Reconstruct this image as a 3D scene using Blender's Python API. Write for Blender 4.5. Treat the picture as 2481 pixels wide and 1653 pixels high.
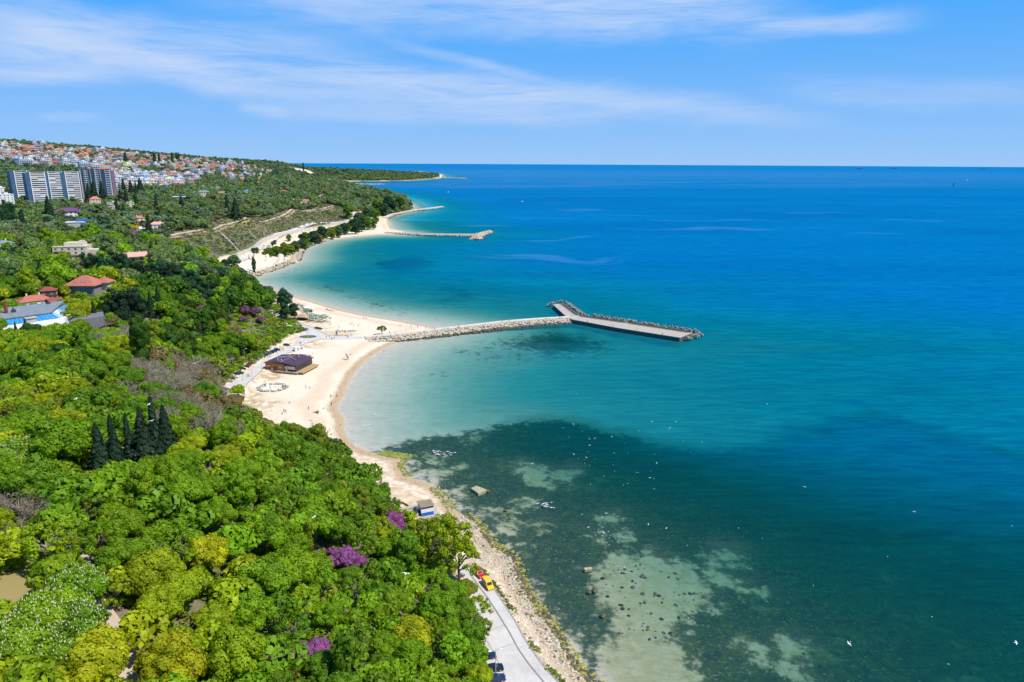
import bpy, bmesh, math, random
import numpy as np
from mathutils import Vector, Matrix

for _o in list(bpy.data.objects):
    bpy.data.objects.remove(_o)
scene = bpy.context.scene
COL = scene.collection
RNG = np.random.default_rng(7)
random.seed(7)

# ------------------------------------------------------------------ camera
CAM_Z = 115.0
W0, H0 = 2481.0, 1653.0
FPX = W0 * 24.0 / 36.0
PITCH = math.atan((826.5 - 393.5) / FPX)
ROLL = 0.0049
_f = np.array([0.0, math.cos(PITCH), -math.sin(PITCH)])
_u0 = np.array([0.0, math.sin(PITCH), math.cos(PITCH)])
_r0 = np.array([1.0, 0.0, 0.0])
_r = math.cos(ROLL) * _r0 + math.sin(ROLL) * _u0
_u = math.cos(ROLL) * _u0 - math.sin(ROLL) * _r0
cam_data = bpy.data.cameras.new("camera")
cam_data.sensor_width = 36.0
cam_data.lens = 24.0
cam_data.clip_start = 1.0
cam_data.clip_end = 120000.0
cam = bpy.data.objects.new("camera", cam_data)
COL.objects.link(cam)
_m = Matrix.Identity(4)
for _i in range(3):
    _m[_i][0] = _r[_i]; _m[_i][1] = _u[_i]; _m[_i][2] = -_f[_i]
_m[2][3] = CAM_Z
cam.matrix_world = _m
scene.camera = cam

# ------------------------------------------------------------------ sky, sun, exposure
SUN_EL = math.radians(56.0)
SUN_AZ = math.radians(112.0)          # clockwise from +Y (the view direction): to the right and a little behind
sun_dir = Vector((math.sin(SUN_AZ) * math.cos(SUN_EL), math.cos(SUN_AZ) * math.cos(SUN_EL), math.sin(SUN_EL)))
sl = bpy.data.lights.new("sun", 'SUN')
sl.energy = 4.6
sl.angle = math.radians(0.5)
sl.color = (1.0, 0.95, 0.86)
sun = bpy.data.objects.new("sun", sl)
sun.rotation_euler = (-sun_dir).to_track_quat('-Z', 'Y').to_euler()
sun.location = (0, 0, 400)
COL.objects.link(sun)

scene.view_settings.view_transform = 'Standard'
scene.view_settings.look = 'None'
scene.view_settings.exposure = 0.25
scene.view_settings.gamma = 1.0
scene.view_settings.use_curve_mapping = False
scene.render.engine = 'CYCLES'
cy = scene.cycles
cy.max_bounces = 7; cy.diffuse_bounces = 4; cy.glossy_bounces = 2
cy.transmission_bounces = 4; cy.transparent_max_bounces = 8; cy.volume_bounces = 0
cy.caustics_reflective = False; cy.caustics_refractive = False
cy.sample_clamp_indirect = 6.0
cy.use_denoising = True

class NT:
    """tiny node helper"""
    def __init__(self, tree):
        self.t = tree; self.n = tree.nodes; self.l = tree.links
    def node(self, kind, **kw):
        nd = self.n.new(kind)
        for k, v in kw.items():
            if k.startswith('i_'):
                key = k[2:].replace('_', ' ')
                self.put(nd.inputs[key], v)
            else:
                setattr(nd, k, v)
        return nd
    def put(self, sock, v):
        if isinstance(v, bpy.types.NodeSocket):
            self.l.new(v, sock)
        else:
            sock.default_value = v
    def math(self, op, a, b=0.0, c=0.0, clamp=False):
        nd = self.n.new('ShaderNodeMath'); nd.operation = op; nd.use_clamp = clamp
        self.put(nd.inputs[0], a); self.put(nd.inputs[1], b); self.put(nd.inputs[2], c)
        return nd.outputs[0]
    def smooth(self, v, lo, hi, a=0.0, b=1.0):
        nd = self.n.new('ShaderNodeMapRange'); nd.interpolation_type = 'SMOOTHSTEP'
        self.put(nd.inputs['Value'], v); self.put(nd.inputs['From Min'], lo); self.put(nd.inputs['From Max'], hi)
        self.put(nd.inputs['To Min'], a); self.put(nd.inputs['To Max'], b)
        return nd.outputs['Result']
    def lin(self, v, lo, hi, a=0.0, b=1.0):
        nd = self.n.new('ShaderNodeMapRange')
        self.put(nd.inputs['Value'], v); self.put(nd.inputs['From Min'], lo); self.put(nd.inputs['From Max'], hi)
        self.put(nd.inputs['To Min'], a); self.put(nd.inputs['To Max'], b)
        return nd.outputs['Result']
    def mix(self, f, a, b, blend='MIX'):
        nd = self.n.new('ShaderNodeMix'); nd.data_type = 'RGBA'; nd.blend_type = blend
        self.put(nd.inputs[0], f)
        self.put(nd.inputs[6], a if isinstance(a, bpy.types.NodeSocket) else (*a, 1.0))
        self.put(nd.inputs[7], b if isinstance(b, bpy.types.NodeSocket) else (*b, 1.0))
        return nd.outputs[2]
    def noise(self, vec, scale, detail=3.0, rough=0.55, dist=0.0):
        nd = self.n.new('ShaderNodeTexNoise')
        if vec is not None: self.put(nd.inputs['Vector'], vec)
        nd.inputs['Scale'].default_value = scale; nd.inputs['Detail'].default_value = detail
        nd.inputs['Roughness'].default_value = rough; nd.inputs['Distortion'].default_value = dist
        return nd.outputs['Fac']
    def mapping(self, vec, loc=(0, 0, 0), rot=(0, 0, 0), scale=(1, 1, 1)):
        nd = self.n.new('ShaderNodeMapping')
        self.put(nd.inputs['Vector'], vec)
        nd.inputs['Location'].default_value = loc; nd.inputs['Rotation'].default_value = rot; nd.inputs['Scale'].default_value = scale
        return nd.outputs['Vector']
    def attr(self, name):
        nd = self.n.new('ShaderNodeAttribute'); nd.attribute_name = name
        return nd
    def pos(self):
        return self.n.new('ShaderNodeNewGeometry').outputs['Position']

def px_dir(px, py):
    d = _f * FPX + _r * (px - W0 / 2) - _u * (py - H0 / 2)
    return d / np.linalg.norm(d)
def px_ae(px, py):
    d = px_dir(px, py)
    return math.atan2(d[0], d[1]), math.asin(d[2])

world = bpy.data.worlds.new("World")
scene.world = world
world.use_nodes = True
W = NT(world.node_tree)
W.n.clear()
sky = W.node('ShaderNodeTexSky', sky_type='NISHITA', sun_disc=False, sun_elevation=SUN_EL, sun_rotation=SUN_AZ,
             altitude=100.0, air_density=1.0, dust_density=0.3, ozone_density=2.5)
tc = W.node('ShaderNodeTexCoord')
sep = W.node('ShaderNodeSeparateXYZ'); W.l.new(tc.outputs['Generated'], sep.inputs[0])
az = W.math('ARCTAN2', sep.outputs[0], sep.outputs[1])
el = W.math('ARCSINE', sep.outputs[2])
comb = W.node('ShaderNodeCombineXYZ'); W.put(comb.inputs[0], az); W.put(comb.inputs[1], el)
AE = comb.outputs[0]
# streaks of cirrus, each a soft band between two sky directions
STREAKS = [((-150, 40), (760, 190), 62, 1.0), ((500, 150), (1600, 265), 42, 0.9), ((930, 100), (1380, 205), 12, 0.5),
           ((1150, 205), (2050, 300), 30, 0.65), ((250, 165), (1450, 300), 26, 0.45), ((600, 262), (1480, 292), 20, 0.5),
           ((-100, 170), (330, 185), 22, 0.75), ((1150, 20), (2000, 10), 60, 0.85), ((1780, 62), (2260, 45), 22, 0.75),
           ((1850, 205), (2700, 245), 30, 0.4), ((400, -40), (1500, 10), 60, 0.7), ((150, 60), (1000, 130), 36, 0.5), ((570, 258), (720, 275), 14, 0.5), ((80, 285), (260, 285), 10, 0.3)]
band = None
wob = W.noise(W.mapping(AE, rot=(0, 0, math.radians(8)), scale=(5, 16, 1)), 1.0, 4.0, 0.6)
for (p0, p1, wd, amp) in STREAKS:
    a0 = np.array(px_ae(*p0)); a1 = np.array(px_ae(*p1))
    L = float(np.linalg.norm(a1 - a0)); d = (a1 - a0) / L
    ww = wd / FPX
    da = W.math('SUBTRACT', az, float(a0[0])); de = W.math('SUBTRACT', el, float(a0[1]))
    t = W.math('ADD', W.math('MULTIPLY', da, float(d[0])), W.math('MULTIPLY', de, float(d[1])))
    s = W.math('SUBTRACT', W.math('MULTIPLY', de, float(d[0])), W.math('MULTIPLY', da, float(d[1])))
    s = W.math('ADD', s, W.math('MULTIPLY', W.math('SUBTRACT', wob, 0.5), ww * 2.2))
    g = W.smooth(W.math('ABSOLUTE', s), ww * 1.5, 0.0)
    e1 = W.smooth(t, -0.25 * L * 0.3, L * 0.25); e2 = W.smooth(t, L * 1.08, L * 0.6)
    b = W.math('MULTIPLY', W.math('MULTIPLY', g, amp), W.math('MULTIPLY', e1, e2))
    band = b if band is None else W.math('SUBTRACT', W.math('ADD', band, b), W.math('MULTIPLY', band, b))
fine = W.noise(W.mapping(AE, rot=(0, 0, math.radians(7)), scale=(8, 75, 1)), 1.0, 7.0, 0.66, 0.8)
soft = W.noise(W.mapping(AE, rot=(0, 0, math.radians(6)), scale=(3, 12, 1)), 1.0, 4.0, 0.55, 0.3)
cl = W.math('MULTIPLY', band, W.smooth(W.math('ADD', W.math('MULTIPLY', fine, 0.6), W.math('MULTIPLY', soft, 0.5)), 0.24, 0.66))
cl = W.math('ADD', cl, W.math('MULTIPLY', W.smooth(soft, 0.5, 0.85), 0.08))
lowfade = W.smooth(el, 0.0, 0.06)
cl = W.math('MULTIPLY', W.math('MULTIPLY', cl, lowfade), 0.98, clamp=True)
skycol = W.node('ShaderNodeHueSaturation'); W.put(skycol.inputs['Color'], sky.outputs[0])
skycol.inputs['Saturation'].default_value = 1.12
skycol.inputs['Hue'].default_value = 0.505
skc = W.mix(W.smooth(el, 0.7, 0.25, 0.5, 0.97), skycol.outputs[0], W.mix(W.math('POWER', W.lin(el, 0.0, 0.24, 0.0, 1.0), .8, clamp=True), (2.8, 4.9, 8.0), (0.10, 3.05, 8.4)))
skc = W.mix(cl, skc, (4.5, 5.75, 8.0))
bg = W.node('ShaderNodeBackground'); W.put(bg.inputs['Color'], skc); bg.inputs['Strength'].default_value = 0.10
wo = W.node('ShaderNodeOutputWorld'); W.l.new(bg.outputs[0], wo.inputs['Surface'])

# ------------------------------------------------------------------ picture <-> place
def ray(px, py):
    return _f * FPX + _r * (px - W0 / 2) - _u * (py - H0 / 2)
def at_z(px, py, z=0.0):
    d = ray(px, py); t = (z - CAM_Z) / d[2]
    return np.array([d[0] * t, d[1] * t])
def project(x, y, z):
    x = np.asarray(x, float); y = np.asarray(y, float); z = np.asarray(z, float) - CAM_Z
    dp = x * _f[0] + y * _f[1] + z * _f[2]
    return (W0 / 2 + FPX * (x * _r[0] + y * _r[1] + z * _r[2]) / dp,
            H0 / 2 - FPX * (x * _u[0] + y * _u[1] + z * _u[2]) / dp, dp)

# ------------------------------------------------------------------ coast and heights
COAST_PX = [(1432, 1653), (1396, 1623), (1370, 1577), (1342, 1530), (1314, 1494), (1283, 1451), (1260, 1415), (1251, 1386), (1248, 1361), (1226, 1340),
    (1195, 1325), (1180, 1307), (1157, 1270), (1124, 1250), (1104, 1237), (1091, 1217), (1075, 1199), (1055, 1181), (1040, 1172), (1000, 1160), (987, 1153), (976, 1138),
    (974, 1122), (979, 1112), (943, 1108), (915, 1101), (884, 1093), (861, 1082), (842, 1062), (834, 1043), (836, 1027), (829, 1009), (817, 992), (820, 979),
    (832, 961), (839, 941), (849, 920), (865, 895), (883, 877), (913, 854), (949, 836), (980, 823), (1012, 812), (1055, 800), (1060, 795), (1039, 791), (964, 777), (884, 764),
    (821, 750), (762, 732), (708, 717), (661, 702), (625, 687), (603, 678), (634, 666), (667, 656), (705, 641), (728, 631), (730, 619), (740, 604), (765, 592), (797, 583),
    (857, 574), (916, 569), (975, 569), (985, 562), (950, 555), (944, 543), (928, 529), (960, 520), (990, 515), (1003, 508), (1000, 500), (990, 491), (965, 482), (930, 473), (880, 466), (830, 459),
    (785, 449), (812, 445), (832, 440), (900, 439.5), (1000, 438), (1059, 433), (1075, 430.5)]
COAST = [tuple(at_z(*p)) for p in COAST_PX]
COAST = [(35.0, -200.0), (34.0, 40.0)] + COAST + [(-700.0, 6900.0), (-1200.0, 9000.0)]
LANDPOLY = np.array(COAST + [(-9000.0, 9000.0), (-9000.0, -200.0)])
COAST = np.array(COAST)
WALL_PX = [(574, 626), (592, 619), (611, 612), (628, 598), (635, 591), (659, 582), (682, 577), (721, 567), (760, 560), (797, 553), (824, 547), (854, 536)]
FOOT = np.array([(8, -100), (5, 60), (0, 108), (-8, 140), (-14, 160), (-20, 186), (-38, 206)] + [tuple(at_z(*p, 2.0)) for p in [(893, 1192), (838, 1132), (765, 1092), (690, 1086), (615, 1064), (566, 1020), (545, 972), (535, 940)]] + [(-152, 352), (-148, 395), (-149, 432), (-143, 456), (-162, 488), (-190, 535), (-220, 580), (-262, 625), (-310, 690), (-322, 760)] + [tuple(at_z(*p, 4.0) - (2, 0)) for p in WALL_PX] + [(-322, 1400), (-330, 1500)], float)
CTRL = [(x, y, 3.4) for x, y in FOOT[1:23]] + [(at_z(*p, 4.0)[0] + 12, at_z(*p, 4.0)[1], 3.2) for p in WALL_PX] + [(at_z(*p, 4.0)[0] - 7, at_z(*p, 4.0)[1], 11.0) for p in WALL_PX] + [
    (-70, -100, 32), (-74, 60, 32), (-80, 110, 32), (-86, 160, 31), (-98, 200, 30), (-128, 248, 29), (-163, 296, 28), (-203, 338, 28), (-206, 400, 28), (-214, 450, 29), (-240, 512, 30), (-286, 580, 30), (-350, 640, 30),
    (-150, -100, 36), (-150, 100, 36), (-200, 170, 36), (-200, 250, 35), (-260, 330, 34), (-280, 440, 35), (-350, 560, 35), (-391, 604, 37), (-400, 500, 37), (-420, 300, 40), (-500, 400, 42), (-420, 680, 35),
    (-381, 717, 33), (-383, 850, 33), (-386, 1000, 34), (-380, 1200, 34), (-370, 1400, 30), (-322, 1480, 8), (-300, 1600, 14), (-330, 1650, 26), (-290, 1850, 18), (-340, 1850, 32), (-300, 2020, 8), (-420, 1650, 38),
    (-480, 720, 38), (-480, 1000, 40), (-610, 944, 46), (-775, 1144, 54), (-600, 1200, 46), (-475, 1600, 44), (-507, 1310, 44), (-640, 1500, 50), (-650, 1900, 52), (-480, 2100, 40), (-640, 2500, 40),
    (-900, 800, 55), (-1000, 1100, 62), (-907, 1700, 62), (-1100, 1600, 84), (-895, 2000, 73), (-726, 2000, 60), (-1300, 1900, 112),
    (-1450, 2000, 128), (-1750, 2400, 172), (-1560, 2800, 148), (-1350, 2700, 118), (-1100, 2500, 92), (-1150, 3000, 98), (-1130, 3420, 100), (-1380, 3300, 116), (-900, 2800, 46), (-950, 3200, 58), (-820, 2600, 38), (-1030, 3560, 70), (-1090, 3600, 86),
    (-2200, 2200, 175), (-2000, 3000, 170), (-1800, 3600, 104), (-1500, 4200, 56), (-1200, 4400, 60), (-1150, 4750, 54), (-1000, 5200, 42), (-800, 5500, 24), (-640, 5600, 12), (-620, 5300, 14), (-1200, 5800, 24), (-1100, 4350, 40),
    (-3500, 3000, 160), (-3000, 5000, 60), (-2000, 800, 90), (-1500, 300, 70), (-1200, 600, 64), (-2000, 6500, 10), (-4000, -100, 100), (-4000, 7500, 20), (-800, -100, 50), (-800, 300, 50)]

def seg_dist(X, Y, P):
    best = np.full(X.shape, 1e12)
    for (ax, ay), (bx, by) in zip(P[:-1], P[1:]):
        dx, dy = bx - ax, by - ay
        L2 = dx * dx + dy * dy + 1e-9
        t = np.clip(((X - ax) * dx + (Y - ay) * dy) / L2, 0, 1)
        best = np.minimum(best, (X - ax - t * dx) ** 2 + (Y - ay - t * dy) ** 2)
    return np.sqrt(best)
def inside(X, Y, P):
    r = np.zeros(X.shape, bool)
    n = len(P)
    for i in range(n):
        x1, y1 = P[i]; x2, y2 = P[(i + 1) % n]
        if y1 == y2: continue
        c = ((y1 > Y) != (y2 > Y)) & (X < (x2 - x1) * (Y - y1) / (y2 - y1) + x1)
        r ^= c
    return r
def sdist(X, Y, P):
    """signed distance to a closed outline, positive inside"""
    P = np.asarray(P, float)
    d = seg_dist(X, Y, np.vstack([P, P[:1]]))
    return np.where(inside(X, Y, P), d, -d)
# paved ground is level: outline in the picture, height above the sea
ROAD_NEAR = [(1120, 1362), (1136, 1372), (1154, 1376), (1180, 1404), (1195, 1425), (1224, 1468), (1247, 1504), (1272, 1551), (1298, 1589), (1321, 1620), (1350, 1651), (1400, 1710), (1205, 1710), (1182, 1650), (1166, 1590), (1156, 1540), (1146, 1490), (1135, 1440), (1124, 1400), (1106, 1370)]
ROAD_BEACH = [(522, 946), (564, 926), (620, 886), (679, 850), (719, 833), (721, 818), (732, 802), (712, 797), (679, 779), (640, 757), (622, 738), (648, 742), (676, 764), (704, 775), (755, 793), (793, 812), (830, 815), (880, 816), (880, 820), (800, 823), (775, 822), (737, 833), (694, 857), (643, 889), (594, 935), (560, 960), (530, 965)]
FLATS = [(np.array([at_z(*p, 2.6) for p in ROAD_NEAR]), 2.6, 5.0), (np.array([at_z(*p, 2.6) for p in ROAD_BEACH]), 2.6, 7.0)]
WALL_LOW = np.array([tuple(at_z(*p, 4.0)) for p in WALL_PX] + [(-100.0, 1330.0), (-100.0, 800.0)])
_cp = []
for i in range(1, len(COAST) - 1):
    if i == 1 or np.hypot(*(COAST[i] - np.array(_cp[-1][:2]))) > 14 + 0.02 * COAST[i][1]:
        _cp.append((COAST[i][0], COAST[i][1], 0.0))
_C = np.array(_cp + CTRL, float)
_D = np.hypot(_C[:, None, 0] - _C[None, :, 0], _C[:, None, 1] - _C[None, :, 1])
_n = len(_C)
_A = np.zeros((_n + 1, _n + 1)); _A[:_n, :_n] = -_D - 4.0 * np.eye(_n) * 0; _A[_n, :_n] = 1; _A[:_n, _n] = 1
_sol = np.linalg.solve(_A + np.diag([1e-6] * _n + [0.0]), np.append(_C[:, 2], 0.0))
def lump(X, Y, s, k=0.0):
    return (np.sin(X / s + 1.3 + k) * np.sin(Y / s * 1.13 + 0.7 + k) + 0.6 * np.sin(X / s * 2.3 + Y / s * 1.7 + k) * np.sin(Y / s * 2.1 - X / s * 0.6)) / 1.6
def shore_dist(X, Y):
    d = seg_dist(X, Y, COAST)
    return np.where(inside(X, Y, LANDPOLY), d, -d)
def heights(X, Y, full=False):
    X = np.asarray(X, float); Y = np.asarray(Y, float)
    sd = shore_dist(X, Y)
    z = np.full(X.shape, _sol[_n])
    for k in range(_n):
        z += -_sol[k] * np.hypot(X - _C[k, 0], Y - _C[k, 1])
    lnd = sd > 0
    prof = 0.15 + 0.075 * np.maximum(sd, 0)
    w = np.clip((sd - 6) / 22.0, 0, 1); w = w * w * (3 - 2 * w)
    zl = prof * (1 - w) + np.maximum(z, 0.8) * w
    zl += np.clip((zl - 6) / 10, 0, 1) * (1.2 * lump(X, Y, 17.0) + 2.0 * lump(X, Y, 61.0))
    for poly, fz, mg in FLATS:
        lo = poly.min(0) - mg; hi = poly.max(0) + mg
        k = (X > lo[0]) & (X < hi[0]) & (Y > lo[1]) & (Y < hi[1])
        if k.any():
            t = np.clip((sdist(X[k], Y[k], poly) + mg) / (mg - 0.5), 0, 1); t = t * t * (3 - 2 * t)
            zl[k] = zl[k] * (1 - t) + (fz - 0.14) * t
    k = (X > -380) & (X < -100) & (Y > 780) & (Y < 1345)
    if k.any():
        low = sdist(X[k], Y[k], WALL_LOW) > -.5
        zl[k] = np.where(low, np.minimum(zl[k], 3.3), np.maximum(zl[k], 9.5 * (Y[k] > 800)))
    dd = np.maximum(-sd, 0)
    zs = -(0.05 + 0.035 * np.minimum(dd, 60) + 0.022 * np.clip(dd - 60, 0, 400) + 0.01 * np.clip(dd - 460, 0, 1500))
    out = np.where(lnd, zl, zs)
    return (out, sd) if full else out
def hz(x, y):
    return float(heights(np.array([x]), np.array([y]))[0])
def hit(px, py, dz=0.0):
    """where the line of sight through a spot of the picture meets the ground raised by dz"""
    d = ray(px, py)
    t = np.geomspace(30, 9000, 1400) / d[1]
    X, Y, Z = d[0] * t, d[1] * t, CAM_Z + d[2] * t
    g = heights(X, Y)
    g = np.maximum(g, 0) + dz - Z
    k = np.argmax(g >= 0)
    if g[k] < 0 or k == 0:
        return None
    a = g[k - 1] / (g[k - 1] - g[k])
    return np.array([X[k - 1] + a * (X[k] - X[k - 1]), Y[k - 1] + a * (Y[k] - Y[k - 1])])
def gpt(px, py, dz=0.0):
    p = hit(px, py, dz)
    return (float(p[0]), float(p[1]), max(hz(p[0], p[1]), 0.0))

# ------------------------------------------------------------------ mesh and object helpers
def mesh_from(name, V, F, mats=(), mi=None, smooth=False):
    """V (n,3), F (m,k) with all faces of one size, or a list of such arrays"""
    V = np.asarray(V, np.float32)
    Fs = F if isinstance(F, list) else [F]
    Fs = [np.asarray(f, np.int32) for f in Fs if len(f)]
    me = bpy.data.meshes.new(name)
    me.vertices.add(len(V)); me.vertices.foreach_set("co", V.ravel())
    loops = np.concatenate([f.ravel() for f in Fs])
    tot = np.concatenate([np.full(len(f), f.shape[1], np.int32) for f in Fs])
    me.loops.add(len(loops)); me.loops.foreach_set("vertex_index", loops)
    me.polygons.add(len(tot))
    me.polygons.foreach_set("loop_start", np.concatenate([[0], np.cumsum(tot)[:-1]]).astype(np.int32))
    me.polygons.foreach_set("loop_total", tot)
    if mi is not None: me.polygons.foreach_set("material_index", np.asarray(mi, np.int32))
    me.polygons.foreach_set("use_smooth", np.full(len(tot), smooth, bool))
    for m in mats: me.materials.append(m)
    me.update(calc_edges=True)
    return me
def fattr(me, name, vals):
    a = me.attributes.new(name, 'FLOAT', 'POINT'); a.data.foreach_set("value", np.asarray(vals, np.float32))
def cattr(me, name, cols):
    a = me.attributes.new(name, 'FLOAT_COLOR', 'POINT')
    c = np.ones((len(cols), 4), np.float32); c[:, :3] = cols
    a.data.foreach_set("color", c.ravel())
def link(name, me, parent=None, loc=(0, 0, 0), rotz=0.0, scale=None):
    o = bpy.data.objects.new(name, me); COL.objects.link(o)
    o.location = loc; o.rotation_euler = (0, 0, rotz)
    if scale is not None: o.scale = scale if hasattr(scale, '__len__') else (scale,) * 3
    if parent is not None: o.parent = parent
    return o
def tag(o, label=None, cat=None, group=None, kind=None):
    if label: o['label'] = label
    if cat: o['category'] = cat
    if group: o['group'] = group
    if kind: o['kind'] = kind
    return o
def thing(name, label, cat, loc=(0, 0, 0), rotz=0.0, group=None, scale=None):
    return tag(link(name, None, None, loc, rotz, scale), label, cat, group)
def dup(root, loc, rotz=0.0, scale=None, label=None, group=None):
    r = root.copy(); COL.objects.link(r); r.location = loc; r.rotation_euler = (0, 0, rotz)
    if scale is not None: r.scale = scale if hasattr(scale, '__len__') else (scale,) * 3
    if label: r['label'] = label
    if group: r['group'] = group
    for ch in list(root.children):
        c = ch.copy(); COL.objects.link(c); c.parent = r
        for g in list(ch.children):
            d = g.copy(); COL.objects.link(d); d.parent = c
    return r

class MB:
    """collects boxes, prisms, tubes and fans into one mesh"""
    def __init__(self):
        self.v = []; self.f = {}; self.n = 0; self.mi = {}
    def add(self, V, F, m=0):
        V = np.asarray(V, float); F = np.asarray(F, int)
        k = F.shape[1]
        self.v.append(V); self.f.setdefault(k, []).append(F + self.n); self.mi.setdefault(k, []).append(np.full(len(F), m))
        self.n += len(V); return self
    def box(self, c, s, m=0, rz=0.0, taper=1.0):
        x, y, z = np.array(s) / 2.0
        V = np.array([[-x, -y, -z], [x, -y, -z], [x, y, -z], [-x, y, -z], [-x * taper, -y * taper, z], [x * taper, -y * taper, z], [x * taper, y * taper, z], [-x * taper, y * taper, z]])
        if rz:
            a, b = math.cos(rz), math.sin(rz); V = np.c_[V[:, 0] * a - V[:, 1] * b, V[:, 0] * b + V[:, 1] * a, V[:, 2]]
        return self.add(V + np.array(c), [[3, 2, 1, 0], [4, 5, 6, 7], [0, 1, 5, 4], [1, 2, 6, 5], [2, 3, 7, 6], [3, 0, 4, 7]], m)
    def prism(self, P, z0, z1, m=0, mtop=None):
        P = np.asarray(P, float); n = len(P)
        a = sum(P[i][0] * P[(i + 1) % n][1] - P[(i + 1) % n][0] * P[i][1] for i in range(n))
        if a < 0: P = P[::-1]
        z0 = np.broadcast_to(z0, n); z1 = np.broadcast_to(z1, n)
        V = np.vstack([np.c_[P, z0], np.c_[P, z1]])
        self.add(V, [[i, (i + 1) % n, n + (i + 1) % n, n + i] for i in range(n)], m)
        self.add(V, [list(range(n, 2 * n))], m if mtop is None else mtop)
        return self.add(V, [list(range(n - 1, -1, -1))], m)
    def extrude(self, prof, y0, y1, m=0):
        """side outline in x,z pushed along y"""
        prof = np.asarray(prof, float); n = len(prof)
        V = np.vstack([np.c_[prof[:, 0], np.full(n, y0), prof[:, 1]], np.c_[prof[:, 0], np.full(n, y1), prof[:, 1]]])
        self.add(V, [[i, n + i, n + (i + 1) % n, (i + 1) % n][::-1] for i in range(n)], m)
        self.add(V, [list(range(n))], m); return self.add(V, [list(range(2 * n - 1, n - 1, -1))], m)
    def tube(self, pts, rad, seg=6, m=0):
        pts = [np.array(p, float) for p in pts]; rad = np.broadcast_to(rad, len(pts))
        V = []
        for i, p in enumerate(pts):
            d = pts[min(i + 1, len(pts) - 1)] - pts[max(i - 1, 0)]; d = d / (np.linalg.norm(d) + 1e-9)
            a = np.cross(d, [0.31, 0.95, 0.05] if abs(d[2]) > 0.7 else [0, 0, 1.0]); a /= np.linalg.norm(a); b = np.cross(d, a)
            for k in range(seg):
                t = 2 * math.pi * k / seg; V.append(p + rad[i] * (math.cos(t) * a + math.sin(t) * b))
        F = [[i * seg + k, i * seg + (k + 1) % seg, (i + 1) * seg + (k + 1) % seg, (i + 1) * seg + k] for i in range(len(pts) - 1) for k in range(seg)]
        n0 = (len(pts) - 1) * seg
        self.add(V, F, m); self.add(V, [list(range(n0, n0 + seg))], m)
        return self.add(V, [list(range(seg - 1, -1, -1))], m)
    def blob(self, c, r, m=0, rng=RNG, jit=0.18, sub=1):
        bm = bmesh.new(); bmesh.ops.create_icosphere(bm, subdivisions=sub, radius=1.0)
        V = np.array([v.co[:] for v in bm.verts]); F = [[v.index for v in f.verts] for f in bm.faces]; bm.free()
        V = V * (1 + rng.uniform(-jit, jit, (len(V), 1)))
        return self.add(V * np.array(r) + np.array(c), F, m)
    def mesh(self, name, mats, smooth=False):
        if not isinstance(mats, (list, tuple)): mats = [mats]
        ks = sorted(self.f)
        return mesh_from(name, np.vstack(self.v), [np.vstack(self.f[k]) for k in ks], mats, np.concatenate([np.concatenate(self.mi[k]) for k in ks]), smooth)
    def build(self, name, mats, parent=None, loc=(0, 0, 0), rotz=0.0, smooth=False):
        return link(name, self.mesh(name, mats, smooth), parent, loc, rotz)

# ------------------------------------------------------------------ materials
MATS = {}
def mat(name, col, rough=0.7, var=0.12, scale=0.6, metal=0.0, spec=0.4, objcol=False, bump=0.0, streak=False):
    if name in MATS: return MATS[name]
    m = bpy.data.materials.new(name); m.use_nodes = True
    T = NT(m.node_tree); T.n.clear()
    out = T.node('ShaderNodeOutputMaterial'); b = T.node('ShaderNodeBsdfPrincipled')
    T.l.new(b.outputs[0], out.inputs[0])
    tcn = T.node('ShaderNodeTexCoord')
    vec = T.mapping(tcn.outputs['Object'], scale=(1, 1, 0.15) if streak else (1, 1, 1))
    nz = T.noise(vec, scale, 5.0, 0.6)
    nz2 = T.noise(vec, scale * 7.3, 3.0, 0.6)
    f = T.math('ADD', T.math('MULTIPLY', nz, 0.7), T.math('MULTIPLY', nz2, 0.3))
    k = T.lin(f, 0.3, 0.7, 1 - var * 1.2, 1 + var * 1.2)
    if objcol:
        src = T.node('ShaderNodeObjectInfo').outputs['Color']
    else:
        rgb = T.node('ShaderNodeRGB'); rgb.outputs[0].default_value = (*col, 1); src = rgb.outputs[0]
    vm = T.node('ShaderNodeVectorMath', operation='SCALE'); T.l.new(src, vm.inputs[0]); T.put(vm.inputs['Scale'], k)
    T.l.new(vm.outputs[0], b.inputs['Base Color'])
    b.inputs['Roughness'].default_value = rough; b.inputs['Metallic'].default_value = metal
    b.inputs['Specular IOR Level'].default_value = spec
    if bump:
        bp = T.node('ShaderNodeBump'); bp.inputs['Strength'].default_value = bump; bp.inputs['Distance'].default_value = 0.1
        T.l.new(nz2, bp.inputs['Height']); T.l.new(bp.outputs[0], b.inputs['Normal'])
    MATS[name] = m
    return m
M_OBJ = mat('painted', (1, 1, 1), 0.6, 0.08, 0.8, objcol=True)
M_CAR = mat('car_paint', (1, 1, 1), 0.22, 0.03, 0.5, objcol=True, spec=0.6)
M_GLASS = mat('dark_glass', (0.02, 0.028, 0.035), 0.08, 0.1, 0.4, spec=0.7)
M_WIN = mat('window_glass', (0.035, 0.05, 0.07), 0.12, 0.35, 0.5, spec=0.6)
M_RUB = mat('rubber', (0.02, 0.02, 0.02), 0.8)
M_WHITE = mat('white_plaster', (0.72, 0.71, 0.68), 0.75, 0.1, 0.3, streak=True)
M_CREAM = mat('cream_plaster', (0.62, 0.53, 0.40), 0.75, 0.12, 0.3, streak=True)
M_TETRA = mat('tetrapod_concrete', (0.27, 0.235, 0.19), 0.9, 0.3, 0.8)
M_GREY = mat('grey_concrete', (0.40, 0.39, 0.37), 0.85, 0.18, 0.5, streak=True)
M_CONC = mat('pale_concrete', (0.42, 0.365, 0.30), 0.88, 0.16, 0.35, bump=0.2)
M_WALLC = mat('wall_concrete', (0.55, 0.51, 0.44), 0.88, 0.12, 0.4, streak=True)
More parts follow.
